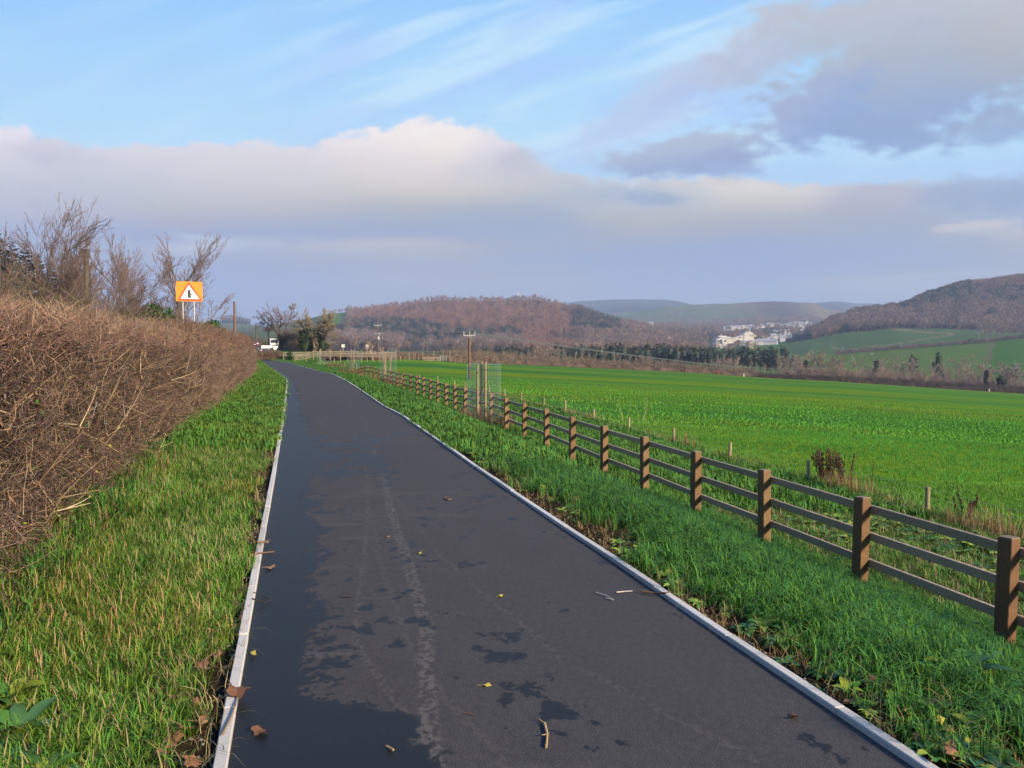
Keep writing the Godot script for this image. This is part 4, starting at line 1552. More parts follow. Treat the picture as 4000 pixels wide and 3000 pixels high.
func leaf_cloud(b: MB, o: Vector3, r: Vector3, n: int, size: float, cols: Array) -> void:
	for i in n:
		var dir := rv().normalized()
		var p := o + dir * r * (0.55 + 0.45 * pow(rng.randf(), 0.5)) 
		var a := (rv() + dir * 0.3).normalized()
		var e := a.cross(rv()).normalized()
		var s := size * rng.randf_range(0.6, 1.3)
		b.tri(p - e * s * 0.5, p + e * s * 0.5, p + a * s, jit(cols[rng.randi() % cols.size()], 0.25), dir * 0.8 + Vector3.UP * 0.2)

func spruce(h: float, w: float, whorls: int, per: int, col: Color) -> ArrayMesh:
	var b := MB.new()
	b.tube(Vector3(0, -0.5, 0), Vector3(0, h, 0), h * 0.014, 0.01, 5, Color(0.06, 0.045, 0.035))
	for k in whorls:
		var t := (k + rng.randf() * 0.6) / whorls
		var y := h * (0.10 + 0.9 * t)
		var reach := w * pow(1.0 - t, 0.8) * rng.randf_range(0.75, 1.15) + 0.05 * w
		for i in per:
			var a := TAU * (i + rng.randf() * 0.8) / per
			var dir := Vector3(cos(a), -0.25 + 0.5 * t, sin(a))
			var side := Vector3(-sin(a), 0, cos(a))
			var len := reach * rng.randf_range(0.65, 1.1)
			var o := Vector3(0, y + h * rng.randf_range(-0.5, 0.5) / whorls, 0)
			var c := jit(col, 0.3)
			var wd := len * 0.30
			b.tri(o, o + dir * len * 0.6 + side * wd - Vector3(0, len * 0.10, 0), o + dir * len, c, Vector3.UP * 0.4 + dir * 0.4)
			b.tri(o, o + dir * len * 0.6 - side * wd - Vector3(0, len * 0.10, 0), o + dir * len, c, Vector3.UP * 0.4 + dir * 0.4)
			b.tri(o + dir * len * 0.3 + side * wd * 0.5, o + dir * len * 0.3 - side * wd * 0.5, o + dir * len * 0.75 - Vector3(0, len * 0.28, 0), c, dir * 0.5)
	return b.mesh()

func pine_mesh(h: float, w: float, clumps: int, per: int, col: Color) -> Array:
	var tr := MB.new()
	var b := MB.new()
	tr.tube(Vector3(0, -1, 0), Vector3(w * 0.05, h * 0.8, 0), h * 0.02, h * 0.01, 6, Color(0.085, 0.06, 0.045))
	for k in clumps:
		var t := rng.randf()
		var y := h * (0.3 + 0.68 * t)
		var rad := w * 0.5 * sqrt(maxf(0.05, 1.0 - pow(t * 1.7 - 0.62, 2.0)))
		var a := rng.randf() * TAU
		var o := Vector3(cos(a) * rad * 0.65, y, sin(a) * rad * 0.65)
		tr.tube(Vector3(0, y - h * 0.06, 0), o, h * 0.006, h * 0.003, 3, Color(0.085, 0.06, 0.045))
		leaf_cloud(b, o, Vector3(w * 0.24, h * 0.085, w * 0.24) * rng.randf_range(0.7, 1.2), per, w * 0.11, [col, col * 0.75, col * 1.2])
	b.ball(Vector3(0, h * 0.62, 0), Vector3(w * 0.26, h * 0.26, w * 0.26), col, 8, 6)
	return [tr.mesh(), b.mesh()]

func brush_tree(h: float, w: float, n: int, wd: float, col: Color) -> ArrayMesh:
	# a leafless woodland tree far off: stem, a few limbs, many fine sprays
	var b := MB.new()
	b.tube(Vector3(0, -0.6, 0), Vector3(0, h * 0.55, 0), h * 0.016, h * 0.010, 4, col * 1.15)
	for k in 7:
		var a := rng.randf() * TAU
		b.tube(Vector3(0, h * rng.randf_range(0.25, 0.5), 0), Vector3(cos(a) * w * 0.3, h * rng.randf_range(0.6, 0.85), sin(a) * w * 0.3), h * 0.008, h * 0.003, 3, col * 1.05)
	for i in n:
		var a := rng.randf() * TAU
		var e := rng.randf_range(-0.5, 1.0)
		var r := sqrt(1.0 - e * e * 0.9) * sqrt(rng.randf())
		var p := Vector3(cos(a) * w * 0.42 * r, h * (0.62 + 0.32 * e * rng.randf_range(0.7, 1.0)), sin(a) * w * 0.42 * r)
		var dir := (Vector3(cos(a) * 0.6 * r, 0.8, sin(a) * 0.6 * r) + rv() * 0.35).normalized()
		var s := dir.cross(rv()).normalized() * wd
		var len := h * rng.randf_range(0.12, 0.24)
		b.tri(p - s, p + s, p + dir * len, jit(col, 0.22), Vector3(cos(a), 0.5, sin(a)) * 0.7)
	return b.mesh()

func hedge_row(called: String, label: String, category: String, pts: Array, cols: Array, width: float, dens: float, twig_len: float, twig_r: float) -> Node3D:
	# pts: [bearing, distance, height]
	var root := thing(called, label, category)
	var mesh := twig_cluster(26, twig_len * 0.6, twig_len * 0.5, twig_len * 1.2, twig_r * 0.7, twig_r * 1.3, cols, 0.4, 0.9)
	var where := []
	var tint := []
	var core := MB.new()
	var prev := []
	for k in pts.size() - 1:
		var a: Array = pts[k]
		var b: Array = pts[k + 1]
		var pa := gu(a[0], a[1])
		var pb := gu(b[0], b[1])
		var len := (pb - pa).length()
		var n := int(len * dens)
		for i in n:
			var t := rng.randf()
			var p := pa.lerp(pb, t)
			p.y = ground_y(p.x, -p.z)
			var h: float = lerpf(a[2], b[2], t) * (1.0 + 0.25 * noise.get_noise_2d(p.x * 14.0, p.z * 14.0))
			p += Vector3(rng.randf_range(-0.5, 0.5) * width, h * rng.randf_range(0.1, 0.92), rng.randf_range(-0.5, 0.5) * width)
			where.append(stand(p, rng.randf_range(0.8, 1.25)))
			var g := rng.randf_range(0.75, 1.25)
			tint.append(Color(g, g, g))
		var steps := maxi(2, int(len / (width * 0.8)))
		for s in steps + (1 if k == pts.size() - 2 else 0):
			var t := float(s) / steps
			var p := pa.lerp(pb, t)
			p.y = ground_y(p.x, -p.z)
			var h: float = lerpf(a[2], b[2], t) * rng.randf_range(0.66, 0.8)
			var f := (pb - pa).normalized()
			var sd := Vector3(-f.z, 0, f.x) * width * rng.randf_range(0.32, 0.42)
			var ring := [p - sd - Vector3(0, 0.6, 0), p - sd + Vector3(0, h * 0.7, 0), p + Vector3(0, h, 0), p + sd + Vector3(0, h * 0.7, 0), p + sd - Vector3(0, 0.6, 0)]
			if prev.size():
				for i in 4:
					core.quad(prev[i], ring[i], ring[i + 1], prev[i + 1], jit(cols[0], 0.2), (ring[i] + ring[i + 1]) * 0.5 - p - Vector3(0, h * 0.3, 0))
			prev = ring
	mass("twigs", mesh, mat("twig", Color.WHITE, 0.8), where, tint, root)
	part("inner_growth", core.mesh(), mat("old_growth", Color.WHITE, 0.95), root)
	return root


func build_near_trees() -> void:
	# behind the hedge, left to right
	var q := tree_params({"levels": 4, "kids": [6, 5, 4, 3], "spread": 0.55, "ratio": 0.6, "up": 0.05, "wob": 0.14, "rr": 0.6, "rmin": 0.0055, "col": Color(0.11, 0.09, 0.075), "twig": Color(0.12, 0.085, 0.08), "flatten": 0.8})
	var stems := [[Vector3(0, -1, 0), Vector3(-0.55, 1, 0.1), 3.5, 0.055], [Vector3(0.1, -1, 0), Vector3(-0.28, 1, -0.2), 3.7, 0.06], [Vector3(0.2, -1, 0.1), Vector3(-0.05, 1, 0.1), 3.75, 0.06], [Vector3(0, -1, 0.2), Vector3(-0.8, 1, 0), 3.0, 0.04], [Vector3(0.3, -1, 0), Vector3(0.12, 1, 0), 3.2, 0.045]]
	bare_tree("bare_tree", "spreading many-stemmed bare tree behind the hedge, nearest the dark conifers", "tree", gu(112, 26), 6.8, stems, q)
	stems = [[Vector3(0, -1, 0), Vector3(-0.2, 1, 0.1), 3.6, 0.06], [Vector3(0.15, -1, 0), Vector3(0.08, 1, 0), 3.7, 0.065], [Vector3(0.2, -1, 0), Vector3(0.35, 1, -0.1), 3.4, 0.05]]
	bare_tree("bare_tree", "upright bare tree behind the hedge, just left of the flat-topped wooden pole", "tree", gu(150, 27), 6.7, stems, q)
	stems = [[Vector3(0, -1, 0), Vector3(0.1, 1, 0.1), 3.1, 0.045], [Vector3(0.15, -1, 0), Vector3(0.42, 1, 0), 2.6, 0.04], [Vector3(-0.1, -1, 0), Vector3(-0.15, 1, 0), 2.6, 0.035], [Vector3(0.2, -1, 0), Vector3(0.8, 1, 0.2), 1.8, 0.03]]
	bare_tree("bare_tree", "thin bare tree right beside the flat-topped wooden pole", "tree", gu(196, 28), 5.7, stems, q)
	q = tree_params({"levels": 4, "kids": [6, 5, 4, 3], "spread": 0.5, "ratio": 0.56, "up": 0.06, "wob": 0.13, "rr": 0.58, "rmin": 0.0075, "col": Color(0.115, 0.09, 0.075), "twig": Color(0.14, 0.10, 0.09)})
	stems = [[Vector3(0, -1, 0), Vector3(-0.16, 1, 0), 4.6, 0.10], [Vector3(0.1, -1, 0), Vector3(0.04, 1, 0.1), 4.7, 0.10], [Vector3(0.3, -1, 0), Vector3(0.25, 1, 0), 4.0, 0.075], [Vector3(0.2, -1, 0), Vector3(0.5, 1, 0.1), 3.2, 0.06]]
	bare_tree("bare_tree", "tall bare grey tree directly behind the orange road sign", "tree", gu(362, 40), 7.6, stems, q)
	stems = [[Vector3(-0.4, -1, 0), Vector3(-0.5, 1, 0), 3.6, 0.06], [Vector3(0, -1, 0), Vector3(-0.2, 1, 0), 4.0, 0.07], [Vector3(0, -1, 0), Vector3(-0.9, 1, 0), 2.6, 0.05]]
	bare_tree("bare_tree", "leaning bare tree behind the dark evergreen bush, left of the sign tree", "tree", gu(325, 41), 7.0, stems, q)
	stems = [[Vector3(-0.4, -1, 0), Vector3(-0.35, 1, 0), 3.6, 0.05], [Vector3(0, -1, 0), Vector3(-0.1, 1, 0), 3.4, 0.05], [Vector3(0.3, -1, 0), Vector3(0.1, 1, 0), 3.1, 0.05]]
	bare_tree("bare_tree", "small hazy bare tree between the flat-topped pole and the evergreen bush", "tree", gu(268, 44), 6.9, stems, q)
	hedge_row("bare_scrub", "tangled grey-brown scrub behind the hedge around the bare tree trunks", "scrub", [[-160, 23, 3.3], [0, 24, 3.4], [90, 25, 3.3], [200, 26, 2.9], [270, 28, 2.7], [400, 31, 2.3]], [Color(0.14, 0.11, 0.085), Color(0.18, 0.15, 0.11), Color(0.12, 0.11, 0.06)], 1.6, 26.0, 0.9, 0.006)
	# dark evergreens
	var leaf := leafy("evergreen_leaf", 0.12, 0.55)
	var b := MB.new()
	for k in 26:
		var t := rng.randf()
		leaf_cloud(b, Vector3(lerpf(-0.55, 1.75, t), 2.2 + sin(t * 3.0) * 0.75 * rng.randf(), rng.randf_range(-0.5, 0.5)), Vector3(0.42, 0.30, 0.4), 220, 0.10, [Color(0.03, 0.07, 0.022), Color(0.04, 0.09, 0.025), Color(0.02, 0.05, 0.02)] if t > 0.35 else [Color(0.07, 0.10, 0.03), Color(0.05, 0.08, 0.03)])
	b.ball(Vector3(0.6, 1.7, 0), Vector3(1.3, 0.9, 0.5), Color(0.03, 0.062, 0.024), 10, 6)
	b.ball(Vector3(0.6, 0.5, 0), Vector3(1.0, 1.0, 0.5), Color(0.03, 0.062, 0.024), 10, 6)
	whole("evergreen_bush", b.mesh(), leaf, "dark glossy evergreen bush rising above the hedge, left of the road sign", "bush", gu(285, 29))
	b = MB.new()
	for k in 9:
		leaf_cloud(b, Vector3(rng.randf_range(-0.5, 0.6), 2.35 + rng.randf_range(-0.3, 0.4), rng.randf_range(-0.3, 0.3)), Vector3(0.35, 0.26, 0.3), 130, 0.11, [Color(0.03, 0.085, 0.025), Color(0.045, 0.10, 0.03)])
	b.ball(Vector3(0, 1.3, 0), Vector3(0.6, 1.2, 0.4), Color(0.03, 0.062, 0.024), 10, 6)
	whole("evergreen_bush", b.mesh(), leaf, "small green evergreen bush over the hedge, right of the road sign", "bush", gu(459, 40))
	for p in [[8, 508, 92, 4.4], [34, 516, 90, 3.4], [62, 520, 96, 3.6], [88, 548, 88, 3.8], [-12, 520, 84, 4.0], [20, 548, 76, 3.4], [118, 566, 86, 3.6], [150, 585, 84, 3.4]]:
		var base := gu(p[0], p[2])
		var h: float = 1.65 + (750.0 - p[1]) * p[2] / FL - base.y
		var root := thing("spruce_tree", "", "tree", base, 0.0, "dark conifers behind the bare trees on the left")
		var n: int = names["spruce_tree"]
		root.set_meta("label", ["tallest pointed dark spruce at the left edge of the picture", "second pointed spruce, just right of the tallest spruce", "third spruce peeping between the bare stems", "shorter bushy spruce left of the upright bare tree", "spruce half out of the picture at the left edge", "broad low spruce in front of the tallest spruces", "low spruce seen through the stems of the upright bare tree", "lowest spruce beside the flat-topped wooden pole"][n - 1])
		part("crown", spruce(h, p[3], 34, 10, Color(0.028, 0.058, 0.038)), mat("needles", Color.WHITE, 0.8), root)
	# beyond the bend
	q = tree_params({"levels": 4, "kids": [6, 5, 4, 4], "spread": 0.8, "ratio": 0.58, "up": 0.05, "wob": 0.14, "rmin": 0.02, "col": Color(0.10, 0.08, 0.065), "twig": Color(0.14, 0.105, 0.09)})
	bare_tree("bare_tree", "tall bare tree standing over the white lorry at the road junction", "tree", gu(608, 150), 9.6, [[Vector3(0, -1, 0), Vector3(-0.02, 1, 0), 5.4, 0.32], [Vector3(0, 2.6, 0), Vector3(-0.75, 0.8, 0), 4.2, 0.16], [Vector3(0, 2.4, 0), Vector3(0.7, 0.9, 0), 3.8, 0.16]], q)
	q = tree_params({"levels": 4, "kids": [6, 5, 5, 4], "spread": 0.75, "ratio": 0.58, "up": 0.05, "wob": 0.13, "rmin": 0.02, "col": Color(0.17, 0.145, 0.10), "twig": Color(0.21, 0.175, 0.115)})
	var ivy_tree := bare_tree("ivy_tree", "broad pale bare tree with dark ivy around its trunk, right of the lorry", "tree", gu(690, 143), 8.4, [[Vector3(0, -1, 0), Vector3(0.15, 1, 0), 4.2, 0.22], [Vector3(-0.4, -1, 0), Vector3(-0.4, 1, 0), 4.0, 0.18], [Vector3(0, 1.0, 0), Vector3(0.8, 0.8, 0), 3.2, 0.13], [Vector3(0, 1.0, 0), Vector3(-0.9, 0.7, 0), 3.0, 0.13]], q)
	b = MB.new()
	for k in 10:
		leaf_cloud(b, Vector3(rng.randf_range(0.0, 1.4), rng.randf_range(0.5, 3.8), rng.randf_range(-0.5, 0.5)), Vector3(0.55, 0.55, 0.5), 90, 0.28, [Color(0.022, 0.035, 0.018), Color(0.035, 0.05, 0.025)])
	b.ball(Vector3(0.6, 1.8, 0), Vector3(0.6, 1.7, 0.5), Color(0.028, 0.044, 0.022), 8, 6)
	part("ivy", b.mesh(), leaf, ivy_tree).set_meta("kind", "stuff")
	b = MB.new()
	for k in 9:
		leaf_cloud(b, Vector3(rng.randf_range(-0.8, 0.8), rng.randf_range(2.0, 3.9), rng.randf_range(-0.5, 0.5)), Vector3(0.5, 0.5, 0.5), 90, 0.28, [Color(0.022, 0.033, 0.018), Color(0.04, 0.05, 0.03)])
	b.ball(Vector3(0, 1.8, 0), Vector3(0.8, 1.9, 0.6), Color(0.028, 0.044, 0.022), 8, 6)
	whole("evergreen_bush", b.mesh(), leaf, "dark evergreen bush against the left side of the ivy tree", "bush", gu(658, 141))
	q = tree_params({"levels": 3, "kids": [5, 5, 4], "spread": 0.8, "ratio": 0.6, "up": 0.04, "wob": 0.2, "rmin": 0.025, "col": Color(0.36, 0.27, 0.22), "twig": Color(0.30, 0.20, 0.16)})
	bare_tree("bare_tree", "small pale bare tree beside the transformer pole", "tree", gu(806, 150), 3.6, [[Vector3(0, -0.5, 0), Vector3(-0.2, 1, 0), 1.6, 0.12], [Vector3(0, -0.5, 0), Vector3(0.5, 1, 0), 1.3, 0.10]], q)
	b = MB.new()
	for k in 7:
		leaf_cloud(b, Vector3(rng.randf_range(-0.35, 0.35), rng.randf_range(0.2, 1.0), rng.randf_range(-0.3, 0.3)), Vector3(0.24, 0.22, 0.24), 70, 0.15, [Color(0.018, 0.035, 0.015), Color(0.03, 0.055, 0.02)])
	whole("holly_bush", b.mesh(), leaf, "small dark holly bush in front of the pale two-rail fence", "bush", gu(622.5, 100))
	var brown := [Color(0.16, 0.105, 0.075), Color(0.13, 0.09, 0.065), Color(0.20, 0.14, 0.10)]
	hedge_row("low_hedge", "low brown hedge beyond the bend, below the white direction sign", "hedge", [[490, 102, 1.0], [549, 104, 0.9], [609, 106, 0.75]], brown, 1.2, 26.0, 0.45, 0.016)
	hedge_row("low_hedge", "brown clipped hedge left of the first speed sign", "hedge", [[700, 140, 0.9], [729, 139, 1.1], [772, 136, 0.8]], brown, 1.4, 20.0, 0.5, 0.02)
	hedge_row("low_hedge", "brown clipped hedge running right from the second speed sign to the pens", "hedge", [[794, 135, 0.75], [820, 137, 0.7], [850, 147, 0.9], [880, 160, 1.1], [915, 172, 0.9], [955, 185, 0.8]], brown, 1.6, 16.0, 0.55, 0.02)
	hedge_row("thicket", "rust-brown thicket between the tall bare tree and the ivy tree", "thicket", [[612, 152, 2.0], [632, 148, 3.6], [652, 146, 2.6], [700, 146, 1.6]], [Color(0.22, 0.155, 0.11), Color(0.17, 0.12, 0.09)], 2.6, 18.0, 0.9, 0.02)
	hedge_row("low_hedge", "dark hedge behind the red car at the road junction", "hedge", [[490, 196, 2.6], [530, 200, 2.2], [552, 215, 1.8], [575, 225, 1.4], [612, 235, 1.5]], [Color(0.09, 0.07, 0.055), Color(0.07, 0.08, 0.045)], 2.0, 12.0, 0.7, 0.03)


func build_tree_belt() -> void:
	# leafless trees and dark pines beyond the far edge of the field
	var bark := mat("bark", Color.WHITE, 0.9)
	var kinds := []
	for v in 8:
		var tb := MB.new()
		var cb := MB.new()
		var tall := v % 4
		var pale := Color(0.30, 0.25, 0.185).lerp(Color(0.22, 0.17, 0.14), rng.randf())
		var q := tree_params({"levels": 3, "split": 2, "kids": [7, 7, 8], "spread": [0.5, 0.7, 0.85, 0.4][tall], "ratio": 0.5, "flat": 0.055, "wob": 0.12, "up": 0.05, "col": pale, "twig": pale * 0.95, "rr": 0.5})
		if tall == 2:
			for s in 5:
				var a := TAU * s / 5.0
				grow(tb, cb, Vector3(cos(a) * 0.3, -0.6, sin(a) * 0.3), Vector3(cos(a) * 0.45, 1, sin(a) * 0.45).normalized(), 4.4, 0.10, 0, q)
		else:
			grow(tb, cb, Vector3(0, -0.8, 0), Vector3(rng.randf_range(-0.1, 0.1), 1, 0).normalized(), 5.6, 0.2, 0, q)
		var f := 9.3 / maxf(tb.top(), cb.top())
		tb.rescale(f)
		cb.rescale(f)
		kinds.append([tb.mesh(), cb.mesh()])
	# [bearing, top row, kind, width factor, distance beyond the field edge]
	var row := [[1098, 758, 2, 1.0, 14], [1148, 757, 2, 0.7, 30], [1175, 745, 2, 1.55, 12], [1224, 760, 0, 0.9, 12], [1240, 758, 3, 0.8, 16], [1256, 757, 1, 0.9, 14], [1270, 762, 3, 0.8, 20], [1286, 752, 0, 0.95, 10], [1304, 760, 3, 0.9, 16], [1322, 759, 1, 1.0, 14], [1340, 761, 3, 0.9, 18], [1356, 764, 1, 0.9, 14], [1374, 768, 0, 0.8, 20], [1392, 764, 2, 1.0, 24], [1408, 772, 1, 0.8, 12], [1424, 774, 2, 0.8, 10], [1440, 776, 3, 0.7, 12], [1458, 774, 2, 0.8, 10], [1474, 778, 1, 0.7, 12], [1494, 776, 3, 0.8, 10], [1512, 778, 1, 0.7, 14], [1528, 774, 3, 0.8, 12], [1545, 776, 1, 0.8, 14], [1560, 770, 2, 1.0, 22], [1580, 768, 2, 1.1, 26], [1600, 772, 1, 1.0, 20], [1618, 776, 0, 0.8, 12], [1634, 780, 3, 0.8, 14], [1652, 782, 1, 0.9, 16], [1668, 786, 3, 0.8, 12], [1685, 784, 1, 0.9, 16], [1702, 772, 2, 1.0, 26], [1722, 762, 2, 1.2, 34], [1742, 768, 1, 1.1, 30], [1758, 752, 0, 1.2, 40], [1774, 748, 1, 1.4, 44], [1796, 762, 2, 1.1, 36], [1790, 794, 3, 0.8, 12], [1815, 790, 1, 0.8, 12], [1834, 796, 0, 0.8, 12], [1846, 764, 1, 1.1, 40], [1862, 792, 3, 0.8, 14], [1880, 784, 2, 0.9, 24], [1898, 796, 1, 0.8, 12], [1916, 790, 2, 0.8, 18], [1936, 770, 2, 1.3, 36], [1934, 800, 3, 0.8, 12], [1956, 796, 1, 0.9, 14], [1976, 792, 2, 0.9, 20], [1996, 774, 1, 1.2, 36], [1998, 800, 3, 0.8, 12], [2020, 796, 1, 0.9, 16], [2040, 790, 2, 1.0, 24], [2056, 776, 1, 1.2, 36], [2078, 768, 0, 1.3, 38], [2094, 764, 1, 1.3, 40], [2064, 804, 3, 0.8, 12], [2086, 800, 1, 0.9, 16], [2112, 790, 2, 1.1, 26], [2134, 786, 1, 1.1, 28], [2108, 810, 3, 0.8, 12], [2158, 778, 2, 1.2, 34], [2182, 790, 1, 1.1, 26], [2204, 784, 2, 1.2, 30], [2146, 812, 0, 0.8, 12], [2190, 816, 3, 0.9, 12], [2216, 814, 1, 0.9, 14], [1006, 766, 1, 0.8, 30], [1028, 768, 2, 0.8, 24], [1046, 764, 1, 0.9, 26], [1064, 766, 3, 0.8, 20], [1080, 764, 1, 0.8, 24], [960, 764, 1, 0.7, 40], [982, 766, 2, 0.7, 36]]
	row.sort_custom(func(a: Array, b: Array) -> bool: return a[0] < b[0])
	var count := 0
	for p: Array in row:
		var d: float = far_edge(p[0]) + p[4]
		var base := gu(p[0], d)
		var h: float = 1.65 + (750.0 - p[1]) * d / FL - base.y
		var k: int = p[2] if count % 2 == 0 else p[2] + 4
		var said := "%s bare tree from the left in the belt beyond the green field" % ordinal(count)
		if p[0] == 1175:
			said = "wide domed olive-grey bare tree, broadest in the belt beyond the field"
		elif p[0] == 1286:
			said = "tall pale bare tree with a clear forked trunk, right of the wide domed tree"
		elif p[0] == 1774:
			said = "large orange-tinted bare tree standing high in the belt, right of the factory"
		var root := thing("belt_tree", said, "tree", base, rng.randf() * TAU, "bare trees in the belt beyond the field")
		var s := h / 9.3
		var t := part("trunk", kinds[k][0], bark, root)
		t.scale = Vector3(s * p[3], s, s * p[3])
		var c := part("crown", kinds[k][1], bark, root)
		c.scale = t.scale
		c.set_meta("kind", "stuff")
		count += 1
	# dark pines
	var needles := mat("needles", Color.WHITE, 0.8)
	var pines := []
	for v in 6:
		pines.append(pine_mesh(10.0, [5.0, 6.5, 4.2][v % 3], 13, 34, Color(0.026, 0.042, 0.026)))
	var prow := [[966, 768, 0], [985, 766, 0], [1000, 759, 0], [1015, 757, 0], [1032, 752, 1], [1052, 751, 1], [1066, 757, 2], [1083, 752, 1], [1096, 750, 0], [1110, 749, 1], [1124, 752, 0], [1138, 748, 2], [1150, 745, 0], [1204, 744, 1], [1216, 747, 0], [1228, 750, 2], [1242, 749, 0], [1256, 746, 1], [1270, 748, 2], [1282, 746, 0], [1296, 744, 1], [1310, 742, 2], [1322, 746, 0], [1334, 743, 1], [1346, 741, 1], [1360, 748, 2], [1374, 750, 0], [1386, 746, 1], [1398, 744, 0], [1412, 748, 2], [1424, 743, 1], [1436, 745, 0], [1448, 742, 1], [1462, 745, 2], [1476, 748, 0], [1490, 746, 1], [1504, 750, 0], [1518, 750, 1], [1532, 748, 2], [1546, 752, 0], [1560, 752, 1], [1576, 752, 0], [1586, 751, 2], [1597, 752, 0], [1606, 750, 0], [1617, 752, 1], [1630, 757, 2], [1642, 752, 1], [1654, 757, 0], [1664, 750, 1], [1676, 752, 1], [1690, 750, 0], [1702, 756, 1]]
	count = 0
	for p: Array in prow:
		var d: float = far_edge(p[0]) + 60.0 + (count * 37) % 45
		var base := gu(p[0], d)
		var h: float = 1.65 + (750.0 - p[1] - rng.randf_range(0, 3)) * d / FL - base.y
		var root := thing("pine_tree", "%s dark pine from the left in the row behind the bare belt trees" % ordinal(count), "tree", base, rng.randf() * TAU, "dark pines beyond the field")
		var v: Array = pines[p[2] + (3 if count % 2 else 0)]
		var t := part("trunk", v[0], bark, root)
		var s := h / 10.0
		t.scale = Vector3(s * rng.randf_range(0.8, 1.15), s, s)
		var c := part("crown", v[1], needles, root)
		c.scale = t.scale
		count += 1
	# ivy-clad and evergreen trees among the brown ones on the right
	var leaf := leafy("evergreen_leaf", 0.12, 0.55)
	var ev := [[1743, 780, 797, 18, 20, "dark evergreen bush left of the tall orange-tinted belt tree"], [1970, 757, 792, 20, 44, "taller dark ivy-clad tree, left one of the pair on the right"], [2027, 758, 795, 24, 44, "rounded dark ivy-clad tree, right one of the pair on the right"], [2164, 810, 842, 22, 10, "dark green holly at the field edge near the white marker post"], [2130, 798, 836, 8, 12, "slim dark ivy-covered trunk left of the dark holly"], [1475, 794, 808, 9, 6, "small dark ivy bush at the foot of a pale belt tree"], [1893, 778, 797, 14, 22, "grey-green evergreen bush low in the right part of the belt"]]
	for p: Array in ev:
		var d: float = far_edge(p[0]) + p[4]
		var base := gu(p[0], d)
		var s := d / FL
		var top: float = 1.65 + (750.0 - p[1]) * s - base.y
		var b := MB.new()
		for k in 12:
			var t := rng.randf()
			var y := lerpf(minf(0.5, top * 0.2), top * 0.9, t)
			var w: float = p[3] * s * 0.5 * (0.4 + 0.6 * sin(PI * clampf(t * 0.75 + 0.15, 0.0, 1.0)))
			leaf_cloud(b, Vector3(rng.randf_range(-0.6, 0.6) * w, y, rng.randf_range(-0.6, 0.6) * w), Vector3(w * 0.55, top * 0.12, w * 0.55), 60, 0.65, [Color(0.022, 0.036, 0.018), Color(0.035, 0.05, 0.026)])
		b.ball(Vector3(0, top * 0.5, 0), Vector3(p[3] * s * 0.3, top * 0.42, p[3] * s * 0.3), Color(0.028, 0.043, 0.022), 8, 6)
		b.tube(Vector3(0, -1, 0), Vector3(0, top * 0.4, 0), 0.3, 0.2, 5, Color(0.05, 0.04, 0.03))
		whole("ivy_tree", b.mesh(), leaf, p[5], "tree", base)
	var ob := MB.new()
	leaf_cloud(ob, Vector3(0, 0.5, 0), Vector3(0.8, 0.6, 0.8), 160, 0.3, [Color(0.30, 0.11, 0.05), Color(0.25, 0.10, 0.05)])
	whole("rust_bush", ob.mesh(), leaf, "small rust-orange bush at the far edge of the field below the factory", "bush", gu(1549, far_edge(1549) + 2.0))
	# scrub at the field edge and the dark hedge to the right
	var brown := [Color(0.20, 0.145, 0.11), Color(0.24, 0.185, 0.13), Color(0.15, 0.105, 0.085)]
	var a := []
	for u in range(960, 1660, 25):
		a.append([u, far_edge(u) + 7.0, 1.9 + 0.5 * sin(u * 0.11)])
	hedge_row("field_edge_scrub", "low brown scrub along the far left edge of the green field", "scrub", a, brown, 3.0, 5.5, 1.3, 0.03)
	a = []
	for u in range(1640, 2300, 25):
		a.append([u, far_edge(u) + 2.0, lerpf(1.2, 2.3, clampf((u - 1640) / 300.0, 0, 1))])
	hedge_row("dark_hedge", "dark brown hedge along the far right edge of the green field", "hedge", a, [Color(0.075, 0.05, 0.042), Color(0.055, 0.04, 0.035), Color(0.10, 0.07, 0.055)], 2.2, 9.0, 0.9, 0.028)
	a = []
	for u in range(1700, 2300, 25):
		a.append([u, far_edge(u) + 16.0, 3.4 + 0.8 * sin(u * 0.07)])
	hedge_row("field_edge_scrub", "tall brown scrub behind the dark hedge on the right", "scrub", a, brown, 5.0, 4.0, 2.0, 0.04)
	for p in [[1607, 807.5], [2138.5, 839]]:
		var d := far_edge(p[0]) - 2.0
		var m := MB.new()
		m.tube(Vector3(0, -0.3, 0), Vector3(0, 1.05, 0), 0.13, 0.13, 8, Color(0.7, 0.68, 0.62), true)
		whole("marker_post", m.mesh(), mat("white_paint", Color.WHITE, 0.6), ["white marker post at the left start of the dark hedge", "white marker post at the field edge beside the dark holly"][0 if p[0] < 1700 else 1], "post", gu(p[0], d))


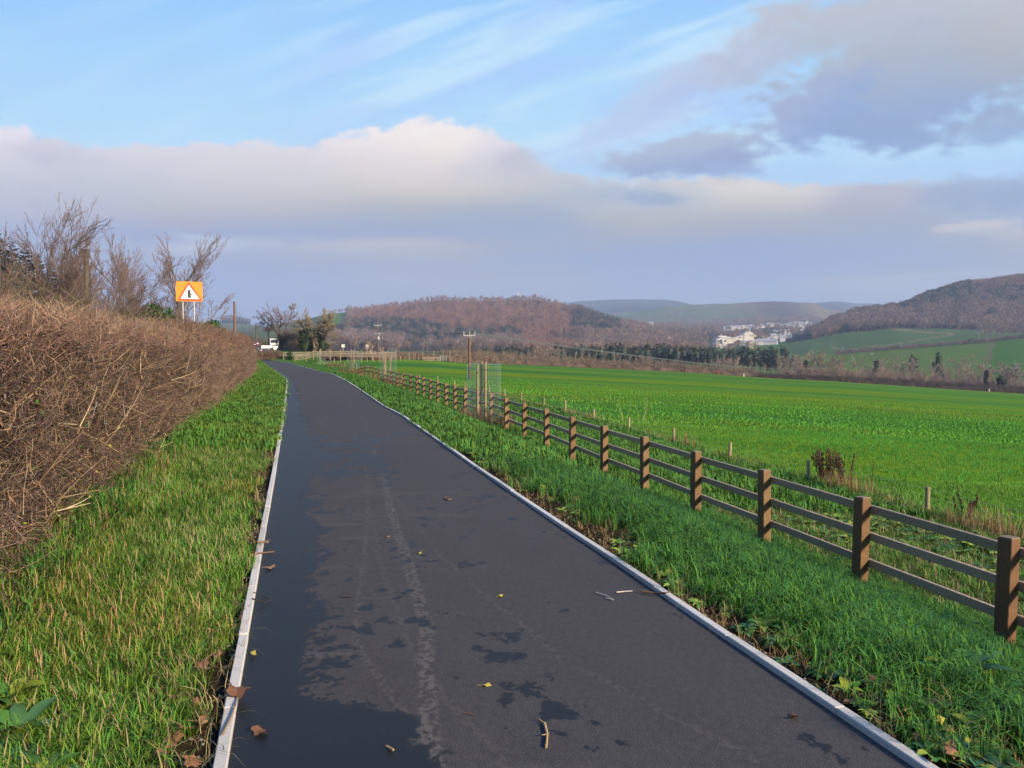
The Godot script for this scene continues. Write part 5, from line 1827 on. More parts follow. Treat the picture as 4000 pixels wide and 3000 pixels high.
# ---------- woods on the hills ----------
func build_woods() -> void:
	var bark := mat("bark", Color.WHITE, 0.9)
	var needles := mat("needles", Color.WHITE, 0.8)
	var meshes := {
		"larch": [brush_tree(11.0, 5.0, 70, 0.13, Color(0.165, 0.095, 0.08)), bark, "reddish leafless larch wood on the upper slope of the middle hill", "larch_wood"],
		"grey": [brush_tree(11.0, 7.5, 90, 0.14, Color(0.125, 0.098, 0.10)), bark, "grey-brown leafless wood on the lower slopes of the hills", "bare_wood"],
		"tan": [brush_tree(10.0, 7.0, 90, 0.14, Color(0.185, 0.13, 0.095)), bark, "tan leafless wood in the valley and on the hillsides", "bare_wood"],
		"conifer": [spruce(13.0, 3.4, 10, 7, Color(0.028, 0.052, 0.045)), needles, "dark conifer plantations on the hills", "conifer_wood"],
		"round": [pine_mesh(12.0, 8.0, 12, 16, Color(0.03, 0.045, 0.035))[1], needles, "dark round-headed evergreen trees on the skyline of the right hill", "evergreen_wood"],
	}
	var where := {}
	var tint := {}
	for k in meshes:
		where[k] = []
		tint[k] = []
	var put := func(k: String, u: float, d: float, s: float) -> void:
		var g := 1.0 + 0.35 * noise3.get_noise_2d(u * 3.0, d * 0.8) + rng.randf_range(-0.18, 0.18)
		where[k].append(stand(gu(u, d) - Vector3(0, 0.3, 0), s * rng.randf_range(0.75, 1.2)))
		tint[k].append(Color(g, g, g))
	# middle hill
	for i in 15500:
		var u := rng.randf_range(698, 1480)
		var d := sqrt(rng.randf_range(560.0 * 560.0, 1330.0 * 1330.0))
		var v := col_v(u, d)
		var n := noise.get_noise_2d(u * 2.2, v * 4.0)
		var vs := v - 11.0   # where the crown shows
		if u < 752 and v < 700:
			if v < 679 and rng.randf() < 0.3 and u > 725:
				put.call("grey", u, d, 0.6)
			continue
		if u < 745 and v < 735:
			continue
		var ridge := d > 1255.0
		if ridge and rng.randf() < 0.75:
			if rng.randf() < 0.35:
				put.call("grey", u, d, 0.55)
			continue
		if u > 862 and u < 1000 and v > 741 and v < 764:
			if rng.randf() > 0.06:
				continue
		if u > 1160 and u < 1410 and d < 700:
			if rng.randf() < 0.4:
				continue
		var band_top := lutc([[745, 694], [790, 687], [850, 684], [920, 692], [985, 708], [1130, 712], [1135, 760]], u)
		var band_bot := lutc([[745, 712], [790, 722], [850, 729], [920, 736], [990, 738], [1130, 726], [1135, 730]], u)
		if vs > band_top + n * 8.0 and vs < band_bot + n * 8.0:
			if rng.randf() < 0.88:
				put.call("conifer", u, d, 0.95)
				continue
		if u > 1232 + n * 25.0 and u < 1340 and vs > 664 and vs < 712 + n * 10.0:
			if rng.randf() < 0.85:
				put.call("conifer", u, d, 1.0)
				continue
		if u > 1190 and u < 1260 and vs > 718 and vs < 735 and rng.randf() < 0.6:
			put.call("conifer", u, d, 0.9)
			continue
		if n > 0.42 and rng.randf() < 0.7:
			put.call("conifer", u, d, 0.85)
			continue
		if vs < band_top + 6.0 and u > 760 and u < 1235:
			put.call("larch" if rng.randf() < 0.85 else "tan", u, d, 0.85)
		elif vs < 715 or u > 1120:
			put.call("tan" if rng.randf() < 0.55 else "grey", u, d, 0.95)
		else:
			put.call("grey" if rng.randf() < 0.8 else "tan", u, d, 1.0)
	# right hill
	for i in 7600:
		var u := rng.randf_range(1752, 2300)
		var d := sqrt(rng.randf_range(845.0 * 845.0, 1180.0 * 1180.0))
		var v := col_v(u, d)
		if d < 856 and u < 2110:
			if rng.randf() < 0.5:
				continue
		var n := noise.get_noise_2d(u * 2.2, v * 4.0)
		var vs := v - 12.0
		var crest := lutc([[1770, 693], [1806, 681], [1830, 671], [1860, 663], [1892, 659], [1934, 657], [1938, 646], [1982, 628], [2014, 619], [2054, 611], [2082, 602], [2120, 594], [2212, 590]], u)
		if vs < crest - 3.0:
			continue
		if vs < crest + 14.0 and u < 1905 and rng.randf() < 0.75:
			put.call("conifer", u, d, 0.8)
		elif vs < crest + 26.0 and u > 1930 and u < 2095 and rng.randf() < 0.8:
			put.call("round", u, d, 0.8)
		elif vs > 618 + n * 14.0 and vs < 656 + n * 14.0 and u > 1985 and rng.randf() < 0.55:
			put.call("round" if rng.randf() < 0.6 else "conifer", u, d, 0.85)
		elif vs < 625 and u > 2080:
			put.call("larch" if rng.randf() < 0.8 else "grey", u, d, 0.85)
		elif u > 2095 and vs > 655:
			put.call("tan" if rng.randf() < 0.6 else "grey", u, d, 1.1)
		elif n > 0.4:
			put.call("conifer", u, d, 0.8)
		else:
			put.call("grey" if rng.randf() < 0.7 else "tan", u, d, 1.0)
	for p in [[2140, 905.0, 1.5], [2136, 900.0, 1.3], [2144, 900.0, 1.3]]:
		put.call("round", p[0], p[1], p[2])
	# valley floor woods, left flank fields and far hedgerows
	for i in 5200:
		var u := rng.randf_range(1340, 1775)
		var d := sqrt(rng.randf_range(840.0 * 840.0, 2300.0 * 2300.0))
		var v := col_v(u, d)
		if (u > 1525 and d < 930) or (u > 1380 and u < 1470 and d < 850):
			continue
		var town := u > 1555 and d > 1150 and d < 2050
		if town and rng.randf() < 0.86:
			continue
		if u > 1660 and d < 1080 and rng.randf() < 0.8:
			continue
		var n := noise.get_noise_2d(u * 2.6, d * 0.35)
		if n > 0.28 or (u > 1440 and u < 1560 and d > 950 and d < 1350 and n > -0.1) or (u > 1640 and u < 1672 and d > 1000 and d < 1400 and n > -0.2):
			put.call("conifer", u, d, 1.0)
		else:
			put.call("tan" if rng.randf() < 0.6 else "grey", u, d, 1.1)
	for i in 500:
		var u := rng.randf_range(1440, 1640)
		var d := rng.randf_range(640, 790)
		if rng.randf() < 0.9 and u > 1525:
			continue
		put.call("tan" if rng.randf() < 0.5 else ("grey" if rng.randf() < 0.7 else "conifer"), u, d, 0.75)
	for i in 500:
		var u := rng.randf_range(535, 745)
		var d := rng.randf_range(500, 1350)
		var lane := fmod(d + u * 0.8, 210.0)
		if lane < 9.0 or noise.get_noise_2d(u * 2.0, d * 0.6) > 0.45:
			put.call("grey", u, d, 0.5)
	for i in 700:
		var u := rng.randf_range(480, 542)
		put.call("conifer" if rng.randf() < 0.6 else "grey", u, rng.randf_range(2200, 2560), 1.4)
	for h in [[[1395, 2500], [1450, 2560], [1505, 2720]], [[1470, 2440], [1600, 2480], [1720, 2450]], [[1500, 2740], [1560, 2660], [1640, 2600]], [[1560, 2540], [1640, 2470]], [[1590, 2380], [1680, 2400]], [[1430, 2620], [1480, 2700]], [[1640, 2700], [1750, 2640]], [[1400, 2380], [1560, 2360]]]:
		for k in h.size() - 1:
			for i in 46:
				var t := rng.randf()
				put.call("grey", lerpf(h[k][0], h[k + 1][0], t) + rng.randf_range(-1, 1), lerpf(h[k][1], h[k + 1][1], t) + rng.randf_range(-14, 14), 0.7)
	# hedge line between the right-hand fields, trees at its upper end
	for i in 900:
		var u := rng.randf_range(1800, 2300)
		put.call("grey" if rng.randf() < 0.8 else "tan", u, 606.0 + rng.randf_range(-3, 3), rng.randf_range(0.22, 0.34))
	for i in 60:
		put.call("grey", rng.randf_range(2110, 2300), rng.randf_range(640, 850), 0.9)
	for i in 16:
		put.call("round", rng.randf_range(2088, 2110), rng.randf_range(612, 625), 0.3)
	for k in meshes:
		var q: Array = meshes[k]
		mass(q[3], q[0], q[1], where[k], tint[k], self, q[2], "woodland")


# ---------- signs, poles, wires ----------
func rounded(pts: Array, r: float, n := 4) -> PackedVector2Array:
	var out := PackedVector2Array()
	for i in pts.size():
		var p: Vector2 = pts[i]
		var a: Vector2 = (pts[(i + pts.size() - 1) % pts.size()] - p).normalized()
		var b: Vector2 = (pts[(i + 1) % pts.size()] - p).normalized()
		var half := acos(clampf(a.dot(b), -1, 1)) * 0.5
		var s := p + a * r / tan(half)
		var e := p + b * r / tan(half)
		for k in n + 1:
			var t := float(k) / n
			out.append(s.lerp(p, t).lerp(p.lerp(e, t), t))
	return out

func facing(p: Vector3, turn := 0.0) -> Basis:
	var z := Vector3(-p.x, 0, -p.z).normalized()
	return Basis(Vector3.UP.cross(z).normalized(), Vector3.UP, z).rotated(Vector3.UP, turn)

func build_signs() -> void:
	var metal := mat("grey_metal", Color(0.42, 0.44, 0.46), 0.5, null, 1.0, false)
	metal.metallic = 0.3
	var amber := mat("amber_sheeting", Color(0.52, 0.20, 0.001), 0.5, null, 1.0, false)
	var red := mat("red_sheeting", Color(0.42, 0.04, 0.008), 0.5, null, 1.0, false)
	var white := mat("white_sheeting", Color(0.46, 0.46, 0.48), 0.5, null, 1.0, false)
	var black := mat("black_print", Color(0.016, 0.014, 0.02), 0.6, null, 1.0, false)
	var d := 30.0
	var c := at(408.7, 629.8, d)
	var base := Vector3(c.x, ground_y(c.x, d), c.z)
	var root := thing("road_sign", "amber road sign with a red triangle warning of a side road on the right", "road sign", base)
	root.basis = facing(base, 0.06)
	var y := c.y - base.y
	var px := d / FL
	var w := 26.6 * px
	var h := 21.3 * px
	var O := Vector3(0, y, 0)
	var m := MB.new()
	m.prism(rounded([Vector2(-w, -h), Vector2(w, -h), Vector2(w, h), Vector2(-w, h)], 0.055), O, Basis.IDENTITY, 0.0, 0.012, Color.WHITE)
	part("backing_board", m.mesh(), amber, root)
	var s := 1.0 / 13.333 * px
	var f := func(x: float, yy: float) -> Vector2: return Vector2((x - 1022.0) * s, (655.0 - yy) * s)
	m = MB.new()
	m.prism(rounded([f.call(700, 917), f.call(1374, 917), f.call(1012, 372)], 0.045), O, Basis.IDENTITY, 0.0125, 0.016, Color.WHITE)
	part("red_triangle", m.mesh(), red, root)
	m = MB.new()
	m.prism(rounded([f.call(790, 864), f.call(1288, 864), f.call(1012, 468)], 0.006), O, Basis.IDENTITY, 0.0165, 0.019, Color.WHITE)
	part("white_triangle", m.mesh(), white, root)
	m = MB.new()
	m.prism(PackedVector2Array([f.call(982, 840), f.call(1068, 840), f.call(1062, 744), f.call(1134, 744), f.call(1134, 711), f.call(1060, 711), f.call(1056, 630), f.call(1012, 588), f.call(972, 632)]), O, Basis.IDENTITY, 0.0195, 0.021, Color.WHITE)
	part("junction_symbol", m.mesh(), black, root)
	for k in 2:
		m = MB.new()
		var x: float = [-0.235, 0.165][k]
		m.tube(Vector3(x, -0.3, -0.03), Vector3(x, y + h * 0.8, -0.03), 0.026, 0.026, 10, Color.WHITE, true)
		part("post", m.mesh(), metal, root)
		for j in 2:
			m = MB.new()
			m.box(Vector3(x, y + (j - 0.5) * h, -0.012), Vector3(0.05, 0.018, 0.012), Color.WHITE)
			part("bracket", m.mesh(), metal, root)
	# direction sign pointing right
	d = 118.0
	px = d / FL
	c = at(575.8, 749.2, d)
	base = gu(577, d)
	root = thing("direction_sign", "white arrow-shaped direction sign pointing right, in front of the lorry", "road sign", base)
	root.basis = facing(base)
	y = c.y - base.y
	m = MB.new()
	m.prism(PackedVector2Array([Vector2(-0.77, -0.21), Vector2(0.60, -0.19), Vector2(0.79, 0.0), Vector2(0.60, 0.17), Vector2(-0.77, 0.19)]), Vector3(0, y, 0), Basis.IDENTITY, 0.0, 0.03, Color.WHITE)
	part("arrow_board", m.mesh(), white, root)
	m = MB.new()
	for k in 9:
		m.box(Vector3(-0.62 + k * 0.105, y - 0.02, 0.034), Vector3(0.032, 0.05 + 0.02 * (k % 2), 0.003), Color.WHITE)
	m.box(Vector3(0.45, y, 0.034), Vector3(0.05, 0.045, 0.003), Color.WHITE)
	part("lettering", m.mesh(), black, root).set_meta("kind", "stuff")
	m = MB.new()
	m.tube(Vector3(0.3, -0.4, -0.03), Vector3(0.3, y, -0.03), 0.05, 0.05, 8, Color.WHITE)
	part("post", m.mesh(), metal, root)
	# give-way sign
	c = at(595, 751.5, d)
	base = gu(595, d)
	root = thing("give_way_sign", "pale upside-down triangle of a give-way sign in front of the lorry bumper", "road sign", base)
	root.basis = facing(base)
	y = c.y - base.y
	m = MB.new()
	m.prism(rounded([Vector2(-0.45, 0.22), Vector2(0.45, 0.22), Vector2(0.0, -0.42)], 0.03), Vector3(0, y, 0), Basis.IDENTITY, 0.0, 0.02, Color.WHITE)
	part("triangle_board", m.mesh(), white, root)
	m = MB.new()
	m.tube(Vector3(0, -0.4, 0.05), Vector3(0, y + 0.15, 0.05), 0.035, 0.035, 8, Color.WHITE)
	part("post", m.mesh(), metal, root)
	# low triangular roadworks sign
	c = at(564.5, 756, d)
	base = gu(564.5, d)
	root = thing("roadworks_sign", "low red-edged triangular sign on the verge beneath the direction sign", "road sign", base)
	root.basis = facing(base, -0.5)
	y = maxf(c.y - base.y, 0.25)
	m = MB.new()
	m.prism(rounded([Vector2(-0.34, -0.24), Vector2(0.34, -0.24), Vector2(0.1, 0.3)], 0.03), Vector3(0, y, 0), Basis.IDENTITY, 0.0, 0.02, Color.WHITE)
	part("red_triangle", m.mesh(), red, root)
	m = MB.new()
	m.prism(rounded([Vector2(-0.2, -0.17), Vector2(0.2, -0.17), Vector2(0.06, 0.14)], 0.01), Vector3(0, y, 0), Basis.IDENTITY, 0.021, 0.025, Color.WHITE)
	part("white_triangle", m.mesh(), white, root)
	m = MB.new()
	m.box(Vector3(0, y * 0.5 - 0.3, -0.05), Vector3(0.03, y * 0.5 + 0.2, 0.03), Color.WHITE)
	part("stand", m.mesh(), metal, root)
	# two speed limit signs
	var sand := mat("grey_backing", Color(0.40, 0.37, 0.31), 0.7, null, 1.0, false)
	for k in 2:
		d = 165.0
		px = d / FL
		c = at([741.3, 793.6][k], [747.2, 747.2][k], d)
		base = gu([741.3, 793.6][k], d)
		root = thing("speed_limit_sign", ["round speed limit sign left of the pair, above the clipped hedge end", "round speed limit sign right of the pair, next to the pale bare tree"][k], "road sign", base, 0.0)
		root.basis = facing(base)
		y = c.y - base.y
		m = MB.new()
		m.prism(rounded([Vector2(-0.34, -0.38), Vector2(0.42, -0.38), Vector2(0.42, 0.38), Vector2(-0.34, 0.38)], 0.06), Vector3(0, y, 0), Basis.IDENTITY, -0.02, 0.0, Color.WHITE)
		part("backing_board", m.mesh(), sand, root)
		for r in 2:
			var disc := PackedVector2Array()
			for i in 20:
				disc.append(Vector2(cos(TAU * i / 20), sin(TAU * i / 20)) * [0.30, 0.225][r])
			m = MB.new()
			m.prism(disc, Vector3(0, y, 0), Basis.IDENTITY, 0.002 + r * 0.012, 0.012 + r * 0.012, Color.WHITE)
			part(["red_ring", "white_disc"][r], m.mesh(), [mat("dull_red_sheeting", Color(0.20, 0.035, 0.03), 0.6, null, 1.0, false), white][r], root)
		var num := TextMesh.new()
		num.text = "30"
		num.font_size = 24
		num.pixel_size = 0.0105
		num.depth = 0.005
		var o := part("numerals", num, black, root)
		o.position = Vector3(0, y, 0.028)
		m = MB.new()
		m.tube(Vector3(0, -0.4, -0.05), Vector3(0, y, -0.05), 0.045, 0.045, 8, Color.WHITE)
		part("post", m.mesh(), sand, root)

func wire_run(m: MB, a: Vector3, b: Vector3, sag: float, r: float) -> void:
	var prev := a
	for k in 24:
		var t := (k + 1) / 24.0
		var p := a.lerp(b, t) - Vector3(0, sag * 4.0 * t * (1.0 - t), 0)
		m.tube(prev, p, r, r, 3, Color.WHITE)
		prev = p

func pole(label: String, base: Vector3, top: float, r: float, col: Color, arm: float, called := "utility_pole") -> Node3D:
	var root := thing(called, label, "utility pole", base)
	root.basis = facing(base)
	var m := MB.new()
	m.tube(Vector3(0, -0.8, 0), Vector3(0, top * 0.3, 0), r * 1.15, r * 1.1, 9, col * Color(0.45, 0.42, 0.4))
	m.tube(Vector3(0, top * 0.3, 0), Vector3(0, top, 0), r * 1.1, r * 0.8, 9, col, true)
	part("shaft", m.mesh(), wood_mat("pole_wood", 3.0, 0.85), root)
	if arm > 0.0:
		var grey := mat("grey_metal", Color(0.42, 0.44, 0.46), 0.5, null, 1.0, false)
		m = MB.new()
		m.box(Vector3(0, top - r * 2.0, r), Vector3(arm, r * 0.35, r * 0.35), Color.WHITE)
		m.tube(Vector3(0, top - arm * 0.8, r), Vector3(-arm * 0.45, top - r * 2.0, r), r * 0.2, r * 0.2, 4, Color.WHITE)
		m.tube(Vector3(0, top - arm * 0.8, r), Vector3(arm * 0.45, top - r * 2.0, r), r * 0.2, r * 0.2, 4, Color.WHITE)
		part("crossarm", m.mesh(), grey, root)
		for k in 3:
			m = MB.new()
			m.tube(Vector3((k - 1) * arm * 0.95, top - r * 1.8, r), Vector3((k - 1) * arm * 0.95, top + r * 1.2, r), r * 0.28, r * 0.2, 6, Color.WHITE, true)
			part("insulator", m.mesh(), grey, root)
	return root

func build_poles() -> void:
	var line := mat("power_line", Color(0.10, 0.12, 0.14), 0.6, null, 1.0, false)
	var brown := Color(0.24, 0.13, 0.085)
	var d := field_d(1014, 820)
	var near_pole := gu(1014, d)
	var near_top := at(1012, 719, d).y - near_pole.y
	pole("brown wooden pole with a crossarm standing alone in the green field", near_pole, near_top, 0.105, brown, 0.47)
	var trans := gu(817, 150)
	var t_top := at(817, 700, 150).y - trans.y
	var tp := pole("pole with a grey transformer and two crossarms beyond the far fence", trans, t_top, 0.14, Color(0.20, 0.16, 0.12), 0.68)
	var grey := mat("grey_metal", Color(0.42, 0.44, 0.46), 0.5, null, 1.0, false)
	var m := MB.new()
	m.tube(Vector3(0.05, t_top - 3.0, 0.3), Vector3(0.05, t_top - 2.42, 0.3), 0.23, 0.23, 10, Color.WHITE, true)
	part("transformer", m.mesh(), mat("transformer_paint", Color(0.36, 0.40, 0.42), 0.5, null, 1.0, false), tp)
	m = MB.new()
	m.box(Vector3(0, t_top - 1.85, 0.15), Vector3(0.55, 0.05, 0.06), Color.WHITE)
	m.tube(Vector3(0, t_top - 2.3, 0.15), Vector3(0.5, t_top - 1.85, 0.15), 0.025, 0.025, 4, Color.WHITE)
	part("lower_crossarm", m.mesh(), grey, tp)
	var b508 := gu(508.5, 78)
	pole("brown wooden pole with wires above the far end of the hedge", b508, at(508, 651, 78).y - b508.y, 0.13, Color(0.25, 0.15, 0.10), 0.0)
	var b578 := gu(581, 170)
	pole("thin dark pole standing just left of the white lorry", b578, at(577, 685, 170).y - b578.y, 0.14, Color(0.05, 0.045, 0.045), 0.0)
	var b554 := gu(554.5, 150)
	pole("shorter grey-brown pole in front of the red car", b554, at(554, 697.5, 150).y - b554.y, 0.12, Color(0.13, 0.115, 0.10), 0.0)
	var bw := gu(192, 27)
	var root := thing("wooden_pole", "flat-topped weathered wooden pole among the bare trees behind the hedge", "pole", bw)
	m = MB.new()
	var ht := at(192, 541, 27).y - bw.y
	m.tube(Vector3(0, -0.5, 0), Vector3(0, ht, 0), 0.11, 0.085, 9, Color(0.155, 0.13, 0.10), true)
	part("shaft", m.mesh(), wood_mat("pole_wood", 3.0, 0.85), root)
	m = MB.new()
	m.box(Vector3(0, ht - 0.10, 0.02), Vector3(0.10, 0.14, 0.10), Color(0.13, 0.11, 0.09), Basis.IDENTITY, 0.01)
	part("cap", m.mesh(), wood_mat("pole_wood", 3.0, 0.85), root)
	var far_pole: Vector3
	var said := ["T-shaped pale pole by the track end in the right-hand field", "thin pale pole on the dark hedge line, left of the middle", "small pale pole on the dark hedge line, right of the middle", "pale pole beside the dark bush at the upper end of the hedge line", "pale pole behind the orange-tinted belt tree"]
	var spots := [[1883, 782, 762.5, 560.0, 1.5], [1945.5, 757, 740, 604.0, 0.0], [2033.3, 748.5, 738, 604.0, 0.0], [2112, 732, 719, 604.0, 0.8], [1820, 765, 749, 640.0, 0.6]]
	for k in spots.size():
		var p: Array = spots[k]
		var base := gu(p[0], p[3])
		if k == 0:
			far_pole = base
		pole(said[k], base, maxf(3.0, 1.65 + (750.0 - p[2]) * p[3] / FL - base.y), 0.26, Color(0.40, 0.40, 0.38), p[4])
	# wires
	m = MB.new()
	var x := facing(near_pole).x
	for k in 3:
		wire_run(m, near_pole + Vector3(0, near_top, 0) + x * (k - 1) * 0.44, far_pole + Vector3((k - 1) * 1.4, 6.8, 0), 8.0, 0.022)
		wire_run(m, near_pole + Vector3(0, near_top, 0) + x * (k - 1) * 0.44, trans + Vector3((k - 1) * 0.6, t_top, 0), 0.7, 0.010)
	whole("power_line", m.mesh(), line, "thin power lines running from the field pole across the valley", "wires")
	m = MB.new()
	var a := b508 + Vector3(0, at(508, 653, 78).y - b508.y, 0)
	wire_run(m, at(300, 606, 44), a, 0.4, 0.011)
	wire_run(m, a, at(554, 702, 150), 1.6, 0.016)
	wire_run(m, at(300, 624, 44), at(577, 692, 170), 1.2, 0.014)
	wire_run(m, a - Vector3(0, 0.4, 0), at(554, 704, 150), 2.4, 0.014)
	wire_run(m, at(577, 688, 170), gu(640, 200) + Vector3(0, 4, 0), 0.6, 0.014)
	whole("power_line", m.mesh(), line, "sagging wires between the roadside poles beyond the orange road sign", "wires")


# ---------- road and vehicles ----------
func road_strip(pts: Array, w: float) -> ArrayMesh:
	var b := MB.new()
	var c := []
	for k in pts.size() - 1:
		for s in 10:
			var t := s / 10.0
			c.append(gu(lerpf(pts[k][0], pts[k + 1][0], t), lerpf(pts[k][1], pts[k + 1][1], t)))
	for i in c.size():
		var f: Vector3 = c[mini(i + 1, c.size() - 1)] - c[maxi(i - 1, 0)]
		var sd := Vector3(-f.z, 0, f.x).normalized() * w * 0.5
		for e in 5:
			var p: Vector3 = c[i] + sd * (e / 2.0 - 1.0)
			p.y = ground_y(p.x, -p.z) + 0.09
			b.vert(p, Vector3.UP, Color(0.10, 0.10, 0.105), Vector2(e / 4.0, i))
	for i in c.size() - 1:
		for e in 4:
			var k := i * 5 + e
			b.face(k, k + 5, k + 6)
			b.face(k, k + 6, k + 1)
	return b.mesh()

func wheel(parent: Node, o: Vector3, r: float, w: float) -> void:
	var rubber := mat("tyre_rubber", Color(0.015, 0.015, 0.016), 0.85, null, 1.0, false)
	var m := MB.new()
	m.tube(o - Vector3(w, 0, 0), o + Vector3(w, 0, 0), r, r, 14, Color.WHITE, true)
	var t := part("wheel", m.mesh(), rubber, parent)
	m = MB.new()
	m.tube(o - Vector3(w + 0.01, 0, 0), o + Vector3(w + 0.01, 0, 0), r * 0.55, r * 0.5, 12, Color.WHITE, true)
	part("rim", m.mesh(), mat("grey_metal", Color(0.42, 0.44, 0.46), 0.5, null, 1.0, false), t)

func slab(pts: Array, x0: float, x1: float) -> ArrayMesh:
	# a side outline (z, y) pushed across from x0 to x1
	var m := MB.new()
	var p := PackedVector2Array()
	for q in pts:
		p.append(Vector2(q[0], q[1]))
	m.prism(p, Vector3.ZERO, Basis(Vector3(0, 0, 1), Vector3(0, 1, 0), Vector3(1, 0, 0)), x0, x1, Color.WHITE)
	return m.mesh()

func build_car() -> Node3D:
	var paint := mat("red_car_paint", Color(0.20, 0.012, 0.016), 0.3, null, 1.0, false)
	paint.clearcoat_enabled = true
	var glass := mat("car_glass", Color(0.03, 0.035, 0.045), 0.08, null, 1.0, false)
	var dark := mat("black_trim", Color(0.014, 0.014, 0.015), 0.6, null, 1.0, false)
	var lamp := mat("headlight_lamp", Color(0.9, 0.9, 0.85), 0.3, null, 1.0, false)
	lamp.emission_enabled = true
	lamp.emission = Color(1.0, 0.95, 0.85)
	lamp.emission_energy_multiplier = 1.2
	var root := thing("parked_car", "red car with both headlights lit, on the road left of the lorry", "car")
	root.name = "red_car"
	part("body", slab([[2.05, 0.32], [2.1, 0.6], [2.0, 0.88], [1.0, 1.02], [0.95, 1.0], [-1.9, 1.05], [-2.1, 0.85], [-2.1, 0.35]], -0.88, 0.88), paint, root)
	part("cabin", slab([[1.05, 1.0], [0.35, 1.46], [-1.2, 1.5], [-1.75, 1.04]], -0.72, 0.72), paint, root)
	part("windscreen", slab([[1.04, 1.05], [0.42, 1.43], [0.47, 1.45], [1.10, 1.06]], -0.66, 0.66), glass, root)
	for s in [-1.0, 1.0]:
		part("side_window", slab([[0.75, 1.08], [0.32, 1.42], [-1.15, 1.44], [-1.5, 1.08]], s * 0.722, s * 0.735), glass, root)
		var m := MB.new()
		m.ball(Vector3(s * 0.64, 0.72, 2.03), Vector3(0.16, 0.11, 0.09), Color.WHITE, 10, 6)
		part("headlight", m.mesh(), lamp, root)
		m = MB.new()
		m.box(Vector3(s * 0.95, 1.08, 0.75), Vector3(0.09, 0.06, 0.05), Color.WHITE, Basis.IDENTITY, 0.01)
		part("mirror", m.mesh(), paint, root)
		for z in [1.3, -1.3]:
			wheel(root, Vector3(s * 0.78, 0.33, z), 0.33, 0.11)
	var g := MB.new()
	g.box(Vector3(0, 0.62, 2.08), Vector3(0.42, 0.07, 0.03), Color.WHITE)
	g.box(Vector3(0, 0.36, 2.09), Vector3(0.7, 0.09, 0.03), Color.WHITE)
	part("grille", g.mesh(), dark, root)
	g = MB.new()
	g.box(Vector3(0, 0.48, 2.12), Vector3(0.26, 0.055, 0.01), Color.WHITE)
	part("number_plate", g.mesh(), mat("white_sheeting", Color.WHITE), root)
	return root

func build_vehicles() -> void:
	var road := mat("road_tarmac", Color.WHITE, 0.7, grain_texture(0.1, 0.7, 1.0), 0.5)
	setting("road", road_strip([[380, 122], [470, 134], [545, 143], [600, 150], [690, 156], [800, 166], [900, 182]], 6.0), road)
	setting("road", road_strip([[572, 151], [556, 168], [552, 186], [546, 215], [542, 260]], 6.5), road)
	var car := build_car()
	var p := gu(553, 183)
	car.position = p + Vector3(0, 0.1, 0)
	car.basis = facing(p, -0.12)
	var second: Node3D = car.duplicate()
	second.name = numbered("red_car") if names.get("red_car", 0) > 0 else "red_car_001"
	add_child(second)
	tag(second, "second red car mostly hidden behind the four-rail fence, one headlight showing", "car")
	p = gu(684, 152)
	second.position = p + Vector3(0, 0.1, 0)
	second.basis = facing(p, 0.5)
	# lorry
	var white := mat("white_lorry_paint", Color(0.5, 0.52, 0.55), 0.35, null, 1.0, false)
	var glass := mat("car_glass", Color.WHITE)
	var dark := mat("black_trim", Color.WHITE)
	p = gu(592.5, 165)
	var root := thing("lorry", "white lorry cab facing the camera at the road junction", "lorry", p + Vector3(0, 0.08, 0))
	root.basis = facing(p, 0.10)
	var k := 0.86
	part("cab", slab([[1.0, 0.75], [1.06, 1.0], [1.04, 1.35], [0.86, 2.25], [0.6, 2.36], [-0.7, 2.36], [-0.75, 0.75]], -k, k), white, root)
	part("windscreen", slab([[1.045, 1.42], [0.90, 2.12], [0.925, 2.13], [1.075, 1.43]], -k * 0.86, k * 0.86), glass, root)
	part("bumper", slab([[1.0, 0.42], [1.14, 0.45], [1.14, 0.74], [0.98, 0.78]], -k * 1.02, k * 1.02), dark, root)
	var g := MB.new()
	g.box(Vector3(0, 0.95, 1.065), Vector3(0.5, 0.05, 0.02), Color.WHITE)
	part("grille", g.mesh(), dark, root)
	part("flatbed", slab([[-0.8, 0.72], [-0.8, 0.9], [-4.6, 0.9], [-4.6, 0.72]], -k * 1.08, k * 1.08), dark, root)
	part("headboard", slab([[-0.78, 0.9], [-0.78, 2.2], [-0.84, 2.2], [-0.84, 0.9]], -k * 1.08, k * 1.08), dark, root)
	for s in [-1.0, 1.0]:
		part("side_window", slab([[0.62, 1.42], [0.5, 2.08], [-0.35, 2.08], [-0.35, 1.42]], s * (k + 0.002), s * (k + 0.015)), glass, root)
		g = MB.new()
		g.box(Vector3(s * (k + 0.16), 1.75, 0.9), Vector3(0.07, 0.24, 0.04), Color.WHITE, Basis.IDENTITY, 0.01)
		g.tube(Vector3(s * k, 1.95, 0.85), Vector3(s * (k + 0.16), 1.95, 0.9), 0.02, 0.02, 5, Color.WHITE)
		part("mirror", g.mesh(), dark, root)
		g = MB.new()
		g.box(Vector3(s * k * 0.76, 0.86, 1.055), Vector3(0.14, 0.07, 0.03), Color.WHITE, Basis.IDENTITY, 0.01)
		part("headlight", g.mesh(), mat("clear_lens", Color(0.6, 0.62, 0.64), 0.15, null, 1.0, false), root)
		for z in [0.35, -3.4]:
			wheel(root, Vector3(s * k * 0.86, 0.42, z), 0.42, 0.13)


